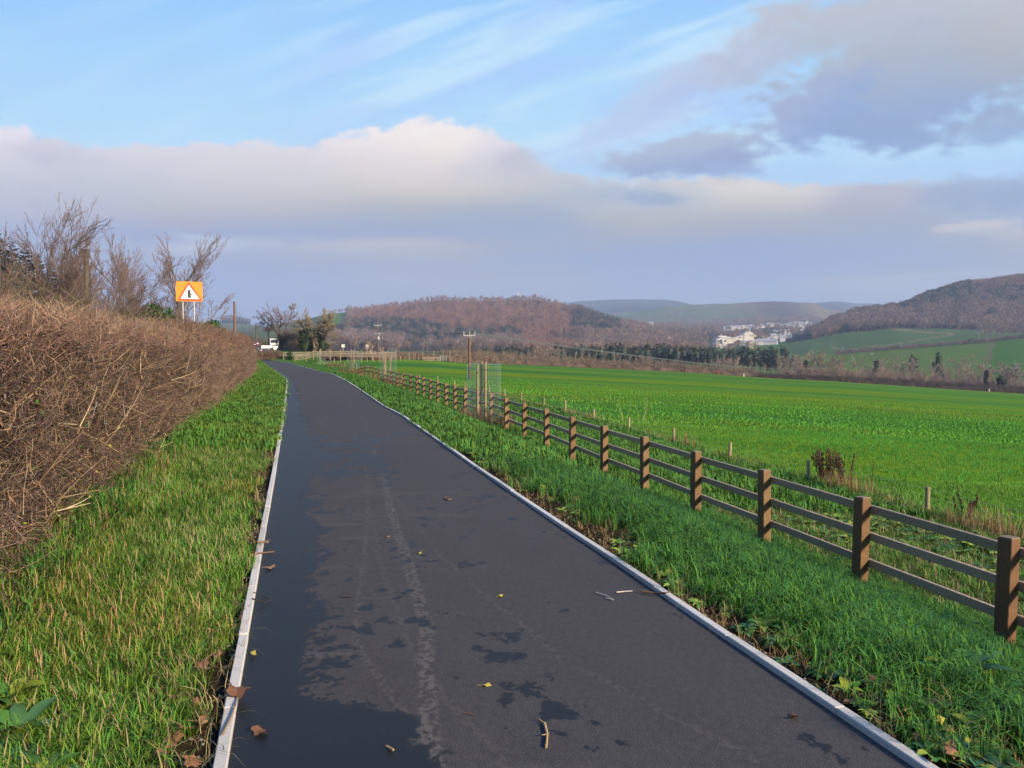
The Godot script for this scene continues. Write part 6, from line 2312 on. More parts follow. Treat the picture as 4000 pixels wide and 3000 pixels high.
# ---------- buildings in the valley ----------
func gable(parent: Node, called: String, o: Vector3, hw: float, hd: float, eave: float, ridge: float, along_x: bool, material: Material, over := 0.3) -> void:
	# two roof slopes with thickness
	for s in [-1.0, 1.0]:
		var m := MB.new()
		var half := hd if along_x else hw
		var len := (hw if along_x else hd) + over
		var a := Vector2(half + over, eave - over * (ridge - eave) / half)
		var pts := PackedVector2Array([Vector2(0, ridge), Vector2(0, ridge + 0.25), a + Vector2(0, 0.25), a])
		var b := Basis(Vector3(0, 0, s), Vector3.UP, Vector3(1, 0, 0)) if along_x else Basis(Vector3(s, 0, 0), Vector3.UP, Vector3(0, 0, 1))
		m.prism(pts, o, b, -len, len, Color.WHITE)
		part(called, m.mesh(), material, parent)

func gable_walls(parent: Node, called: String, o: Vector3, hw: float, hd: float, eave: float, ridge: float, along_x: bool, material: Material) -> void:
	var m := MB.new()
	if along_x:
		m.prism(PackedVector2Array([Vector2(-hd, -2), Vector2(hd, -2), Vector2(hd, eave), Vector2(0, ridge), Vector2(-hd, eave)]), o, Basis(Vector3(0, 0, 1), Vector3.UP, Vector3(1, 0, 0)), -hw, hw, Color.WHITE)
	else:
		m.prism(PackedVector2Array([Vector2(-hw, -2), Vector2(hw, -2), Vector2(hw, eave), Vector2(0, ridge), Vector2(-hw, eave)]), o, Basis.IDENTITY, -hd, hd, Color.WHITE)
	part(called, m.mesh(), material, parent)

func pane(parent: Node, called: String, o: Vector3, w: float, h: float, material: Material) -> void:
	var m := MB.new()
	m.box(o, Vector3(w * 0.5, h * 0.5, 0.12), Color.WHITE)
	part(called, m.mesh(), material, parent)

func build_valley() -> void:
	var cream := mat("cream_render", Color(0.46, 0.44, 0.39), 0.8, null, 1.0, false)
	var white := mat("white_render", Color(0.5, 0.5, 0.5), 0.8, null, 1.0, false)
	var slate := mat("grey_slate", Color(0.24, 0.25, 0.27), 0.7, null, 1.0, false)
	var pale_roof := mat("pale_metal_roof", Color(0.40, 0.41, 0.42), 0.6, null, 1.0, false)
	var dark := mat("dark_opening", Color(0.03, 0.03, 0.035), 0.4, null, 1.0, false)
	var yellow := mat("yellow_render", Color(0.5, 0.44, 0.27), 0.8, null, 1.0, false)
	var tan := mat("tan_cladding", Color(0.42, 0.24, 0.13), 0.8, null, 1.0, false)
	var grey := mat("grey_cladding", Color(0.45, 0.44, 0.40), 0.8, null, 1.0, false)
	var d := 800.0
	var s := d / FL
	# factory: measured from its own ground line at row 748
	var base := gu(1590, d)
	var y0 := 1.65 + (750.0 - 747.5) * s - base.y
	var root := thing("factory", "large white factory with a sloping conveyor roof and slim chimney in the valley", "factory", base)
	var X := func(u: float) -> float: return (u - 1590.0) * s
	var Y := func(v: float) -> float: return (747.5 - v) * s + y0
	var low: float = Y.call(742)
	# left gabled hall
	gable_walls(root, "hall_wall", Vector3(X.call(1550), 0, 6), 5.4, 9, Y.call(733.2), Y.call(729.4), false, white)
	gable(root, "hall_roof", Vector3(X.call(1550), 0, 6), 5.4, 9, Y.call(733.2), Y.call(729.4), false, slate)
	pane(root, "dark_bay", Vector3(X.call(1544), Y.call(737), 15.1), 3.6, 1.3, dark)
	pane(root, "dark_bay", Vector3(X.call(1557), Y.call(737), 15.1), 3.2, 1.3, dark)
	var m := MB.new()
	m.tube(Vector3(X.call(1551), Y.call(741), 15.4), Vector3(X.call(1551), Y.call(733), 15.4), 1.2, 1.1, 10, Color.WHITE, true)
	part("white_silo", m.mesh(), cream, root)
	# long roof behind it
	m = MB.new()
	m.box(Vector3(X.call(1566), (Y.call(727.5) + low) * 0.5, -4), Vector3(5.6, (Y.call(727.5) - low) * 0.5, 6), Color.WHITE)
	part("back_hall", m.mesh(), pale_roof, root)
	m = MB.new()
	m.box(Vector3(X.call(1559), Y.call(726.4), -3), Vector3(4.1, 0.55, 4), Color.WHITE)
	part("clerestory", m.mesh(), white, root)
	m = MB.new()
	m.tube(Vector3(X.call(1558.5), Y.call(727), -3), Vector3(X.call(1558.5), Y.call(721.5), -3), 0.45, 0.4, 8, Color.WHITE, true)
	part("vent_stack", m.mesh(), white, root)
	# sloping conveyor block
	m = MB.new()
	m.prism(PackedVector2Array([Vector2(X.call(1561), Y.call(742)), Vector2(X.call(1605), Y.call(742)), Vector2(X.call(1605), Y.call(721)), Vector2(X.call(1592), Y.call(727)), Vector2(X.call(1577), Y.call(731.5)), Vector2(X.call(1561), Y.call(733.8))]), Vector3.ZERO, Basis.IDENTITY, 0.0, 7.0, Color.WHITE)
	part("conveyor_wall", m.mesh(), cream, root)
	m = MB.new()
	m.prism(PackedVector2Array([Vector2(X.call(1561), Y.call(733.6)), Vector2(X.call(1577), Y.call(731.3)), Vector2(X.call(1592), Y.call(726.8)), Vector2(X.call(1607), Y.call(717.3)), Vector2(X.call(1607), Y.call(716.3)), Vector2(X.call(1592), Y.call(726.0)), Vector2(X.call(1577), Y.call(730.3)), Vector2(X.call(1561), Y.call(732.8))]), Vector3.ZERO, Basis.IDENTITY, -0.6, 7.6, Color.WHITE)
	part("conveyor_roof", m.mesh(), pale_roof, root)
	pane(root, "dark_window", Vector3(X.call(1593.2), Y.call(729.3), 7.05), 1.6, 1.5, dark)
	for q in [[1598, 726], [1601, 725], [1598.2, 730], [1584, 732], [1578, 734]]:
		pane(root, "window", Vector3(X.call(q[0]), Y.call(q[1]), 7.05), 0.6, 1.0, slate)
	# tall house block
	m = MB.new()
	m.prism(PackedVector2Array([Vector2(X.call(1600), Y.call(742)), Vector2(X.call(1628), Y.call(742)), Vector2(X.call(1628), Y.call(724)), Vector2(X.call(1621), Y.call(721.5)), Vector2(X.call(1611), Y.call(717.2)), Vector2(X.call(1603), Y.call(721))]), Vector3.ZERO, Basis.IDENTITY, -9.0, -0.5, Color.WHITE)
	part("tower_wall", m.mesh(), cream, root)
	m = MB.new()
	m.box(Vector3(X.call(1607.5), (Y.call(719) + low) * 0.5, 3.6), Vector3(2.6, (Y.call(719) - low) * 0.5, 4.0), Color.WHITE)
	part("grey_tower", m.mesh(), grey, root)
	m = MB.new()
	m.prism(PackedVector2Array([Vector2(X.call(1611), Y.call(716)), Vector2(X.call(1621), Y.call(716.6)), Vector2(X.call(1630), Y.call(723.3)), Vector2(X.call(1614.5), Y.call(724.0))]), Vector3.ZERO, Basis.IDENTITY, -9.4, 0.4, Color.WHITE)
	part("tower_roof", m.mesh(), pale_roof, root)
	pane(root, "upper_window", Vector3(X.call(1621), Y.call(726.5), -0.4), 0.8, 1.0, slate)
	pane(root, "upper_window", Vector3(X.call(1625), Y.call(726.5), -0.4), 0.8, 1.0, slate)
	m = MB.new()
	m.ball(Vector3(X.call(1632), Y.call(726.2), -3), Vector3(1.3, 1.0, 1.3), Color.WHITE, 10, 6)
	part("white_tank", m.mesh(), white, root)
	m = MB.new()
	m.tube(Vector3(X.call(1621.2), Y.call(720), -5), Vector3(X.call(1621.2), Y.call(708.8), -5), 0.5, 0.42, 9, Color.WHITE, true)
	part("chimney", m.mesh(), grey, root)
	# low shed in front
	m = MB.new()
	m.box(Vector3(X.call(1607), Y.call(741.5), 9), Vector3(8.3, 2.2, 2.6), Color.WHITE)
	part("shed_wall", m.mesh(), slate, root)
	m = MB.new()
	m.box(Vector3(X.call(1608), Y.call(735.6), 9), Vector3(8.6, 0.7, 3.2), Color.WHITE, Basis(Vector3.RIGHT, 0.12))
	part("shed_roof", m.mesh(), pale_roof, root)
	# yellow house
	base = gu(1621.5, 770)
	var s2 := 770.0 / FL
	var g := 1.65 + (750.0 - 748.2) * s2 - base.y
	root = thing("yellow_house", "pale yellow gabled house with a row of dark windows beside the white factory", "house", base + Vector3(0, g, 0))
	gable_walls(root, "wall", Vector3.ZERO, 3.85, 6, 3.4, 5.5, false, yellow)
	gable(root, "roof", Vector3.ZERO, 3.85, 6, 3.4, 5.5, false, slate)
	for k in 5:
		pane(root, "window", Vector3([-2.7, -1.9, 0.0, 1.7, 2.6][k], 0.9, 6.0), 0.55, 1.0, dark)
	pane(root, "window", Vector3(0, 2.8, 6.0), 0.6, 0.8, slate)
	# tan block
	base = gu(1418.5, 780)
	s2 = 780.0 / FL
	g = 1.65 + (750.0 - 745.5) * s2 - base.y
	root = thing("tan_warehouse", "long flat tan warehouse with a grey chimney, left of the white factory", "warehouse", base + Vector3(0, g, 0))
	m = MB.new()
	m.box(Vector3(-4.0, 1.4, 0), Vector3(7.5, 4.0, 7), Color.WHITE)
	part("left_wall", m.mesh(), tan, root)
	m = MB.new()
	m.box(Vector3(7.4, 1.3, 0.6), Vector3(4.0, 4.05, 7), Color.WHITE)
	part("right_wall", m.mesh(), mat("light_tan_cladding", Color(0.46, 0.29, 0.17), 0.8, null, 1.0, false), root)
	m = MB.new()
	m.box(Vector3(0.2, 5.45, 0), Vector3(11.9, 0.12, 7.6), Color.WHITE)
	part("roof", m.mesh(), pale_roof, root)
	m = MB.new()
	m.box(Vector3(16.0, 0.6, 0), Vector3(4.4, 2.2, 5), Color.WHITE)
	part("low_wing", m.mesh(), mat("stone_wall", Color(0.36, 0.31, 0.24), 0.9, null, 1.0, false), root)
	pane(root, "white_roof_light", Vector3(15.5, 2.9, 3.0), 4.0, 0.6, white)
	m = MB.new()
	m.box(Vector3(12.2, 4.2, 2), Vector3(0.6, 4.4, 0.6), Color.WHITE)
	part("chimney", m.mesh(), grey, root)
	# village houses: [bearing, row of the base, distance, half width, walls]
	var hs := []
	for q in [[1568, 712, 3.6], [1576, 711.5, 2.6], [1583, 712, 3.4], [1590, 710.5, 2.4], [1597, 711, 3.2], [1604, 709.5, 2.6], [1612, 710, 2.2], [1620, 709, 3.0], [1628, 710.5, 2.6], [1636, 709, 3.6], [1645, 708, 2.4], [1651, 706.5, 2.8], [1658, 705, 2.0], [1664, 707, 2.6], [1676, 702.5, 3.2], [1684, 704, 2.4], [1690, 706, 3.0], [1698, 705, 2.4], [1705, 703, 2.8], [1711, 700, 2.6], [1718, 701, 5.2], [1727, 702, 3.6], [1733, 705, 2.4], [1741, 702, 2.2], [1712, 707, 2.8], [1724, 708, 3.0], [1735, 709.5, 2.4], [1748, 704, 2.6]]:
		hs.append([q[0], q[1], lerpf(1980.0, 1500.0, (q[1] - 700.0) / 13.0), q[2] * 1.7])
	for q in [[1671, 722, 2.2], [1677, 723, 3.4], [1686, 721.5, 3.2], [1692, 722.5, 2.4], [1702, 722, 2.6], [1714, 721, 2.4], [1733, 714.5, 3.0], [1680, 733, 4.4], [1690, 732, 3.6], [1668, 733.5, 3.0], [1700, 735.5, 4.2], [1650, 739, 4.0], [1663, 738.5, 3.0], [1689, 741, 2.6], [1664, 745.2, 6.0], [1641, 745.5, 3.0], [1732, 727.5, 5.0], [1405, 704.5, 2.6]]:
		hs.append([q[0], q[1], lerpf(1300.0, 850.0, clampf((q[1] - 720.0) / 26.0, 0.0, 1.0)), q[2] * 1.2])
	hs.sort_custom(func(a: Array, b: Array) -> bool: return a[0] < b[0])
	var far_n := 0
	var near_n := 0
	for k in hs.size():
		var q: Array = hs[k]
		var p := gu(q[0], q[2])
		var sc: float = q[2] / FL
		p.y = maxf(p.y, 1.65 + (750.0 - q[1]) * sc)
		var label: String
		if q[2] > 1350.0:
			label = "%s small pale house from the left in the far village row" % ordinal(far_n)
			far_n += 1
		else:
			label = "%s pale building from the left on the near side of the village" % ordinal(near_n)
			near_n += 1
		var o := thing("village_house", label, "house", p, rng.randf_range(-0.5, 0.5), "houses of the valley village")
		var ev := rng.randf_range(3.6, 5.4)
		if q[3] > 6.0:
			ev = 3.4
		var wall: Material = white if rng.randf() < 0.72 else (cream if rng.randf() < 0.6 else mat("stone_wall", Color(0.36, 0.31, 0.24), 0.9, null, 1.0, false))
		gable_walls(o, "wall", Vector3.ZERO, q[3], 3.6, ev, ev + 2.6, true, wall)
		gable(o, "roof", Vector3.ZERO, q[3], 3.6, ev, ev + 2.6, true, slate)
		m = MB.new()
		m.box(Vector3(q[3] * 0.7, ev + 2.6, 0), Vector3(0.5, 1.0, 0.5), Color.WHITE)
		part("chimney", m.mesh(), cream, o)
	# mast on the hill
	p_mast(white)

func p_mast(white: Material) -> void:
	var p := gu(1119, 1290)
	var root := thing("radio_mast", "tiny white mast on the skyline of the middle hill", "mast", p)
	var m := MB.new()
	m.tube(Vector3(0, -1, 0), Vector3(0, 15.0, 0), 0.45, 0.3, 6, Color.WHITE, true)
	part("shaft", m.mesh(), white, root)
	m = MB.new()
	m.box(Vector3(0, 13.0, 0), Vector3(1.0, 1.4, 0.6), Color.WHITE)
	part("aerial", m.mesh(), white, root)


# ---------- small plants and litter ----------
func leaf_shape(b: MB, o: Vector3, dir: Vector3, up: Vector3, len: float, w: float, droop: float, col: Color, wave := 0.0) -> void:
	# a leaf folded along its rib, with a little thickness of curl
	var side := dir.cross(up).normalized()
	var k := b.v.size()
	var n := 6
	for i in n + 1:
		var t := float(i) / n
		var c := o + dir * len * (t - 0.15 * droop * t * t) + up * len * (0.30 * t - droop * 0.55 * t * t)
		var ww := w * sin(PI * clampf(t * 0.86 + 0.10, 0.0, 1.0)) * (1.0 + wave * (1.0 if i % 2 == 0 else -1.0))
		var nn := (up + dir * (droop * t - 0.2)).normalized()
		b.vert(c - side * ww + up * ww * 0.35, (nn + side * 0.3).normalized(), col)
		b.vert(c, nn, col * 1.12)
		b.vert(c + side * ww + up * ww * 0.35, (nn - side * 0.3).normalized(), col)
	for i in n:
		var q := k + i * 3
		for e in 2:
			b.face(q + e, q + e + 1, q + e + 4)
			b.face(q + e, q + e + 4, q + e + 3)

func dock(n: int, l0: float, l1: float, wr: float, cols: Array, lie: float) -> ArrayMesh:
	var b := MB.new()
	for i in n:
		var a := TAU * (i + rng.randf() * 0.7) / n
		var dir := Vector3(cos(a), rng.randf_range(0.1, 0.9) * (1.0 - lie), sin(a)).normalized()
		var up := (Vector3.UP - dir * dir.y).normalized()
		var len := rng.randf_range(l0, l1)
		leaf_shape(b, Vector3(cos(a), 0, sin(a)) * 0.015, dir, up, len, len * wr * rng.randf_range(0.8, 1.2), rng.randf_range(0.5, 1.1), jit(cols[rng.randi() % cols.size()], 0.2), rng.randf_range(0.0, 0.12))
	return b.mesh()

func build_weeds() -> void:
	var leaf := leafy("weed_leaf", 0.4, 0.5)
	var A := Color(0.06, 0.16, 0.035)
	var Bc := Color(0.05, 0.13, 0.055)
	var C := Color(0.17, 0.24, 0.035)
	var kinds := [dock(10, 0.11, 0.19, 0.22, [A, A, Bc, C], 0.3), dock(9, 0.09, 0.15, 0.30, [Bc, A], 0.6), dock(12, 0.08, 0.14, 0.16, [A, C, A], 0.7), dock(7, 0.14, 0.24, 0.20, [A, Bc, A, C], 0.1)]
	# [picture u, v, kind, scale]; read off the bank
	var spots := [[2075, 1470, 3, 1.15], [2125, 1500, 0, 1.15], [2040, 1430, 0, 0.9], [2150, 1440, 3, 0.9], [2090, 1560, 0, 0.8], [2020, 1590, 2, 0.9], [1985, 1555, 1, 0.7], [2160, 1590, 3, 0.9], [1890, 1385, 1, 1.0], [1950, 1400, 2, 0.9], [1850, 1345, 1, 0.9], [1800, 1300, 0, 0.9], [1715, 1360, 2, 1.0], [1760, 1420, 2, 0.7], [1640, 1210, 1, 1.0], [1600, 1180, 0, 1.0], [1690, 1235, 3, 0.8], [1560, 1150, 1, 0.9], [1500, 1098, 0, 1.0], [1450, 1090, 3, 0.9], [1535, 1200, 2, 0.9], [1420, 1130, 1, 0.9], [1390, 1060, 0, 1.1], [1310, 1010, 0, 1.2], [1260, 1005, 1, 1.3], [1210, 960, 3, 1.1], [1160, 960, 0, 1.3], [1110, 935, 1, 1.4], [1850, 1460, 1, 0.6], [2190, 1520, 0, 1.0]]
	var n := 0
	for q in spots:
		var p := on_level(q[0], q[1], -0.05)
		p.y = ground_y(p.x, -p.z) + 0.015
		var o := whole("broad_leaved_weed", kinds[q[2]], leaf, "%s broad-leaved green weed on the right bank, counting up from the bottom right corner" % ordinal(n), "weed", p, rng.randf() * TAU, "broad-leaved weeds on the right bank")
		o.scale = Vector3.ONE * q[3] * rng.randf_range(0.9, 1.1)
		n += 1
	n = 0
	for q in [[20, 1500, 0, 1.0], [45, 1565, 3, 0.9], [15, 1640, 1, 1.1], [215, 1185, 0, 0.8], [245, 1200, 2, 0.8], [180, 1228, 1, 0.8], [100, 1650, 0, 0.9]]:
		var p := on_level(q[0], q[1], 0.06)
		p.y = ground_y(p.x, -p.z) + 0.015
		var o := whole("broad_leaved_weed", kinds[q[2]], leaf, "%s broad-leaved weed in the left verge below the hedge" % ordinal(n), "weed", p, rng.randf() * TAU, "broad-leaved weeds in the left verge")
		o.scale = Vector3.ONE * q[3]
		n += 1
	# small low leaves filling the bank
	var lists := [[], [], []]
	var tints := [[], [], []]
	for i in 5200:
		var d := pow(rng.randf(), 1.5) * 20.0 + 2.4
		var x := path_r(d) + 0.12 + rng.randf() * (lut(stake_pts, d) - path_r(d) - 0.3)
		if not visible_at(x, d):
			continue
		var f := noise.get_noise_2d(x * 45.0 + 200.0, d * 45.0)
		if f < -0.02:
			continue
		var k := rng.randi() % 3
		lists[k].append(stand(gp(x, d) + Vector3(0, 0.02, 0), rng.randf_range(0.3, 0.75)))
		var g := rng.randf_range(0.75, 1.2)
		tints[k].append(Color(g, g, g * rng.randf_range(0.9, 1.3)))
	for k in 3:
		mass("ground_weeds", kinds[k], leaf, lists[k], tints[k], self, "small broad-leaved weeds among the grass on the right bank", "weeds")
	# dead dock stems by the wire fence
	var dead := mat("dead_stem", Color.WHITE, 0.9)
	var made := [[1787, 978, 1067, 13.9, 26, 0.16, "dense clump of dark brown dead dock stems beside the wire fence"], [1829, 980, 1067, 13.6, 11, 0.13, "thinner dark dead dock stems just right of the dense brown clump"], [1889, 994, 1095, 12.7, 2, 0.03, "single tall thin dead stem right of the dark dock clumps"], [1940, 1042, 1082, 12.2, 3, 0.06, "short brown dead stalks further right along the wire fence"], [2092, 1070, 1130, 10.9, 7, 0.14, "spindly dead thistle stems near the last wire-fence stake"], [1387, 862, 905, 27.0, 5, 0.25, "faint pale dead stalks at the edge of the crop, left of the dock clumps"], [1350, 862, 890, 27.0, 3, 0.2, "two faint pale stalks standing above the crop near the wire fence"]]
	for q in made:
		var s: float = q[3] / FL
		var x: float = (q[0] - CU) * s
		var base := gp(x, q[3])
		var h: float = maxf(0.35, 1.65 + (750.0 - q[1]) * s - base.y)
		var b := MB.new()
		for i in q[4]:
			var a := rng.randf() * TAU
			var o: Vector3 = Vector3(cos(a), 0, sin(a)) * rng.randf() * q[5] * 0.5
			var top := Vector3(cos(a) * q[5] * rng.randf_range(0.5, 1.5), h * rng.randf_range(0.72, 1.0), sin(a) * q[5])
			var pale: bool = q[3] > 20.0
			var c := jit(Color(0.30, 0.27, 0.12) if pale else Color(0.055, 0.026, 0.018), 0.35)
			var prev: Vector3 = o - Vector3(0, 0.1, 0)
			for k in 5:
				var t := (k + 1) / 5.0
				var p: Vector3 = o.lerp(top, t) + rv() * 0.012
				b.tube(prev, p, 0.0055 - 0.0006 * k, 0.005 - 0.0006 * k, 4, c)
				prev = p
				if k > 0 and q[4] > 6:
					for j in 9:
						var e: Vector3 = p + rv() * Vector3(0.018, 0.07, 0.018)
						b.ball(e, Vector3(0.007, 0.018, 0.007) * rng.randf_range(0.6, 1.4), jit(Color(0.07, 0.03, 0.02), 0.4), 4, 3)
				elif k > 1:
					b.tube(p, p + Vector3(rng.randf_range(-1, 1) * 0.10, 0.09, 0), 0.003, 0.001, 3, c)
		whole("dead_stems", b.mesh(), dead, q[6], "dead plant", base)
	# dry grass round the tree guards and clumps
	var straw := leafy("grass_blade", 0.5, 0.55)
	var tall := tuft(12, 0.07, 0.35, 0.75, 0.006, 0.1, 0.8, [Color(0.36, 0.23, 0.12), Color(0.42, 0.30, 0.17), Color(0.28, 0.17, 0.09)])
	var w := []
	var tn := []
	var c0 := at(1041, 905, 21.8)
	for i in 110:
		var p := c0 + Vector3(rng.randf_range(-0.6, 0.85), 0, rng.randf_range(-0.5, 0.6))
		p.y = ground_y(p.x, -p.z)
		w.append(stand(p, rng.randf_range(0.6, 1.15)))
		tn.append(Color(1, 1, 1) * rng.randf_range(0.7, 1.2))
	for c in [[834, 815.5, 46.5, 60], [760.5, 796, 68.0, 90], [725, 789, 92.0, 70]]:
		var o := at(c[0], c[1], c[2])
		for i in c[3]:
			var p := o + Vector3(rng.randf_range(-1.0, 1.0), 0, rng.randf_range(-0.7, 0.7))
			p.y = ground_y(p.x, -p.z)
			w.append(stand(p, rng.randf_range(0.7, 1.4)))
			tn.append(Color(1, 0.95, 0.9) * rng.randf_range(0.7, 1.2))
	for c in [[13.4, 0.5, 40], [10.3, 0.5, 40], [12.8, 0.4, 22], [19.3, 0.4, 26], [26.0, 0.6, 20]]:
		for i in c[2]:
			var d: float = c[0] + rng.randf_range(-c[1], c[1])
			var x := lut(stake_pts, d) + rng.randf_range(-0.25, 0.25)
			w.append(stand(gp(x, d), rng.randf_range(0.4, 0.85)))
			tn.append(Color(1.1, 1.15, 0.9) * rng.randf_range(0.8, 1.2))
	mass("dry_grass", tall, straw, w, tn, self, "tall dry tan grass around the tree guards and fence stakes", "grass")

func stick(pts: Array, r: float, col: Color, twigs := 2) -> ArrayMesh:
	var b := MB.new()
	for k in pts.size() - 1:
		b.tube(pts[k], pts[k + 1], r * (1.0 - 0.12 * k), r * (0.9 - 0.12 * k), 6, jit(col, 0.15), true)
	for k in twigs:
		var p: Vector3 = pts[k % pts.size()]
		b.tube(p, p + Vector3(rng.randf_range(-1, 1), 0.15, rng.randf_range(-1, 1)) * r * 7.0, r * 0.5, r * 0.25, 4, col)
	return b.mesh()

func build_litter() -> void:
	var m := mat("twig", Color.WHITE, 0.8)
	var tan := Color(0.30, 0.21, 0.10)
	var brown := Color(0.13, 0.065, 0.035)
	var pale := Color(0.36, 0.34, 0.31)
	# sticks lying on the tarmac: ends read from the picture
	for q in [[[[1176, 1566], [1182, 1590], [1180, 1618]], 0.0085, tan, "short knobbly tan stick on the path near the bottom of the picture"], [[[1287, 1281], [1310, 1288], [1325, 1297], [1308, 1293]], 0.005, pale, "thin pale bent twig on the path, left of two near the right kerb"], [[[1332, 1281], [1348, 1279.5], [1366, 1278]], 0.006, pale, "short straight pale twig on the path near the right kerb"], [[[1387, 1280], [1412, 1284], [1438, 1291]], 0.010, brown, "brown stick with a light end touching the right kerb"], [[[536, 1209], [560, 1203], [592, 1194]], 0.009, brown, "reddish brown stick lying across the left kerb"], [[[545, 1302], [572, 1304], [584, 1297], [570, 1290], [548, 1288]], 0.006, Color(0.02, 0.018, 0.016), "dark curled twig looping out from the left kerb"], [[[556, 1180], [570, 1178], [580, 1174]], 0.010, Color(0.22, 0.12, 0.07), "small brown stick end on the left kerb, beyond the reddish stick"], [[[835, 1615], [850, 1623]], 0.007, tan, "tiny tan twig in the dark wet patch on the path"], [[[735, 1290], [760, 1291]], 0.004, Color(0.03, 0.03, 0.03), "thin dark twig on the dry tarmac left of the pale wheel mark"], [[[960, 1078], [968, 1081], [975, 1080]], 0.009, brown, "short brown stick in the middle distance right of the wheel mark"], [[[1000, 1540], [1024, 1545]], 0.003, brown, "very thin twig near the dark spots on the path"], [[[480, 1600], [500, 1560], [520, 1505]], 0.006, Color(0.2, 0.13, 0.09), "dry curved stem lying along the left kerb near the bottom"]]:
		var pts := []
		for p in q[0]:
			var w := on_level(p[0], p[1], 0.012)
			var on_kerb := 0.0
			if w.x < path_l(-w.z) + 0.03 or w.x > path_r(-w.z) - 0.02:
				on_kerb = 0.022
			pts.append(w + Vector3(0, q[1] * 0.9 + on_kerb, 0))
		var o: Vector3 = pts[0]
		var loc := []
		for p: Vector3 in pts:
			loc.append(p - o)
		whole("stick", stick(loc, q[1] * 0.8, q[2], 3 if q[1] > 0.008 else 0), m, q[3], "stick", o)
	# fallen leaves
	var lf := leafy("fallen_leaf", 0.2, 0.7)
	var kinds := []
	for v in 4:
		var b := MB.new()
		var n := 14
		var pts := PackedVector3Array()
		for i in n:
			var a := TAU * i / n
			var lobe := 1.0 + 0.28 * sin(a * 5.0 + v)
			var rr := 0.022 * lobe
			pts.append(Vector3(cos(a) * rr * 1.5, 0.007 * sin(a * 2.0 + v) + 0.006, sin(a) * rr))
		for i in n:
			b.tri(Vector3(0, 0.005, 0), pts[i], pts[(i + 1) % n], Color.WHITE, Vector3.UP)
			b.tri(Vector3(0, 0.0035, 0), pts[i] - Vector3(0, 0.0015, 0), pts[(i + 1) % n] - Vector3(0, 0.0015, 0), Color.WHITE, Vector3.DOWN)
		b.tube(pts[0], pts[0] + Vector3(0.03, 0.004, 0.004), 0.0016, 0.001, 4, Color.WHITE)
		kinds.append(b)
	var made := []
	for v in 4:
		for c in [Color(0.24, 0.13, 0.075), Color(0.17, 0.085, 0.05), Color(0.36, 0.19, 0.10), Color(0.38, 0.31, 0.06)]:
			var b: MB = kinds[v]
			for i in b.c.size():
				b.c[i] = c
			made.append(b.mesh())
	var spots := [[199, 1228, 8, "peach-brown"], [190, 1262, 2, "orange-brown"], [20, 1318, 2, "orange"], [330, 1313, 0, "brown"], [460, 1360, 4, "red-brown"], [352, 1460, 0, "brown"], [378, 1478, 1, "dark brown"], [375, 1500, 0, "pale brown"], [400, 1490, 4, "brown"], [305, 1508, 0, "brown"], [424, 1512, 1, "dark brown"], [440, 1540, 0, "brown"], [432, 1552, 8, "light brown"], [400, 1566, 0, "brown"], [375, 1590, 1, "broad brown"], [365, 1602, 8, "pale grey-brown"], [345, 1625, 0, "brown"], [415, 1635, 1, "brown"], [305, 1655, 0, "brown"], [448, 1440, 4, "brown"], [410, 1395, 1, "brown"], [470, 1410, 0, "brown"], [480, 1345, 3, "yellow"], [340, 1490, 5, "brown"], [440, 1430, 1, "dark"]]
	var n := 0
	for q in spots:
		var p := on_level(q[0], q[1], 0.03)
		p.y = ground_y(p.x, -p.z) + rng.randf_range(0.01, 0.035)
		var o := whole("fallen_leaf", made[(q[2] + 4 * (n % 4)) % 16], lf, "%s fallen leaf, %s in the left verge counted from the hedge side" % [q[3], ordinal(n)], "leaf", p, rng.randf() * TAU, "fallen leaves in the left verge")
		o.rotation = Vector3(rng.randf_range(-0.4, 0.4), rng.randf() * TAU, rng.randf_range(-0.4, 0.4))
		o.scale = Vector3.ONE * rng.randf_range(0.8, 1.3)
		n += 1
	n = 0
	for q in [[1836, 1388, 8], [1915, 1412, 0], [1945, 1418, 8], [1880, 1470, 0], [1930, 1480, 4], [2020, 1515, 0], [2040, 1622, 0], [2055, 1635, 8], [1990, 1600, 4], [1715, 1540, 1], [1650, 1126, 8], [1340, 1105, 0], [1150, 1070, 0], [2050, 1580, 3], [2025, 1565, 3], [1965, 1540, 3], [2100, 1600, 3], [1838, 1510, 0]]:
		var p := on_level(q[0], q[1], 0.03)
		p.y = ground_y(p.x, -p.z) + rng.randf_range(0.03, 0.06)
		var o := whole("fallen_leaf", made[(q[2] + 4 * (n % 4)) % 16 if q[2] != 3 else 3 + 4 * (n % 4)], lf, "%s fallen leaf lying on the right bank, %s of them from the list's near end" % [["yellow", "brown"][0 if q[2] == 3 else 1], ordinal(n)], "leaf", p, 0.0, "fallen leaves on the right bank")
		o.rotation = Vector3(rng.randf_range(-0.4, 0.4), rng.randf() * TAU, rng.randf_range(-0.4, 0.4))
		n += 1
	n = 0
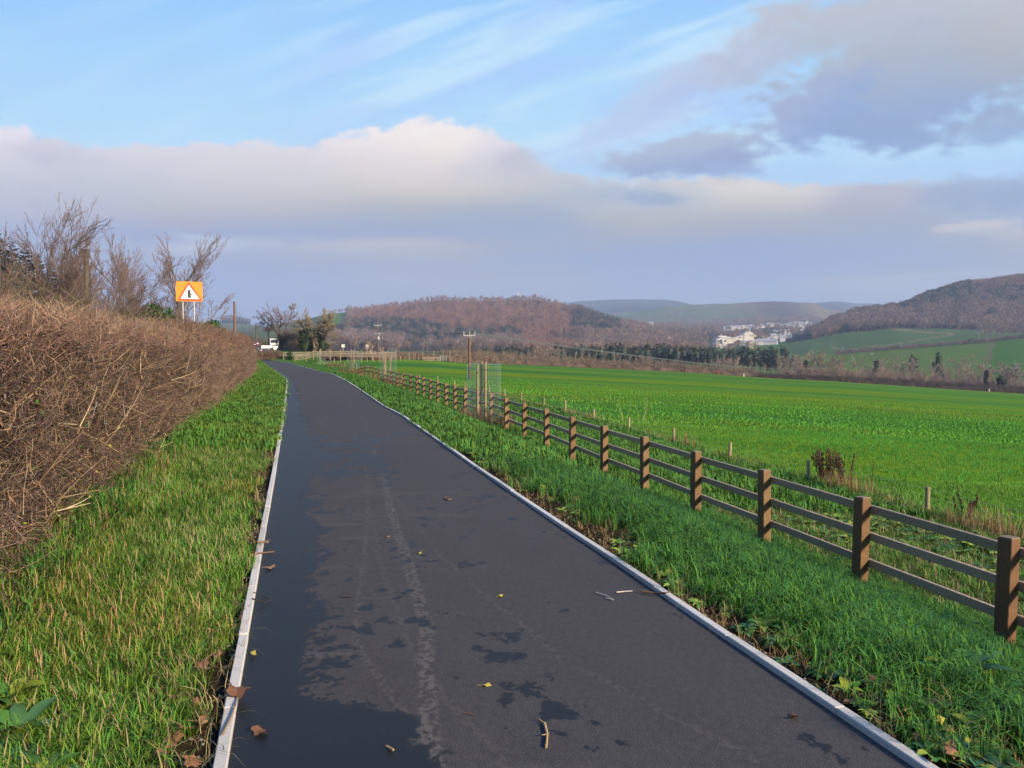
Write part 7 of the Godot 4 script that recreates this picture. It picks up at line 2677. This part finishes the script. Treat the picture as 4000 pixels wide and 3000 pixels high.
	for q in [[583, 1226, 4], [906, 1195, 3], [560, 1580, 1], [514, 1508, 1], [546, 1412, 3], [836, 1160, 8], [1080, 1288, 3], [1050, 1481, 3]]:
		var p := on_level(q[0], q[1], 0.012)
		if p.x < path_l(-p.z):
			p.y += 0.03
		var said := ["reddish leaf on the wet strip by the left kerb", "small yellow leaf beside the dark spots on the path", "dark wet leaf on the tarmac near the left kerb", "large dark leaf lying across the left kerb", "yellow-green leaf bit on the wet strip of the path", "tan leaf bit left of the pale wheel mark", "small yellow leaf in the middle of the path", "tiny yellow leaf right of the pale wheel mark near the front"]
		var o := whole("fallen_leaf", made[(q[2] + 4 * (n % 4)) % 16], lf, said[n], "leaf", p, rng.randf() * TAU, "leaves on the path")
		o.scale = Vector3.ONE * [1.2, 0.7, 1.2, 2.0, 0.8, 0.7, 0.7, 0.7][n]
		n += 1
	# small stones along the kerbs
	var stone := mat("pebble", Color.WHITE, 0.9)
	var pm := MB.new()
	pm.ball(Vector3.ZERO, Vector3(1, 0.65, 0.8), Color.WHITE, 7, 4)
	var w := []
	var tn := []
	for i in 900:
		var left := rng.randf() < 0.55
		var d := rng.randf_range(2.5, 9.0)
		var x := path_l(d) - 0.06 - pow(rng.randf(), 2.0) * 0.45 if left else path_r(d) + 0.07 + pow(rng.randf(), 2.0) * 0.4
		w.append(stand(gp(x, d) + Vector3(0, 0.006, 0), rng.randf_range(0.003, 0.010)))
		tn.append(jit(Color(0.22, 0.19, 0.16), 0.4))
	mass("pebbles", pm.mesh(), stone, w, tn, self, "small pebbles in the bare soil along the kerbs", "pebbles")


func _ready() -> void:
	rng.seed = 4711
	noise.noise_type = FastNoiseLite.TYPE_SIMPLEX_SMOOTH
	noise.frequency = 0.01
	noise.fractal_octaves = 4
	noise.seed = 3
	view_and_light()
	measure_ground()
	build_ground()
	build_path()
	build_kerbs()
	build_rail_fence()
	build_wire_fence()
	build_far_fences()
	build_hedge()
	build_near_trees()
	build_tree_belt()
	build_woods()
	build_valley()
	build_vehicles()
	build_signs()
	build_poles()
	build_tree_guards()
	build_grass()
	build_weeds()
	build_litter()
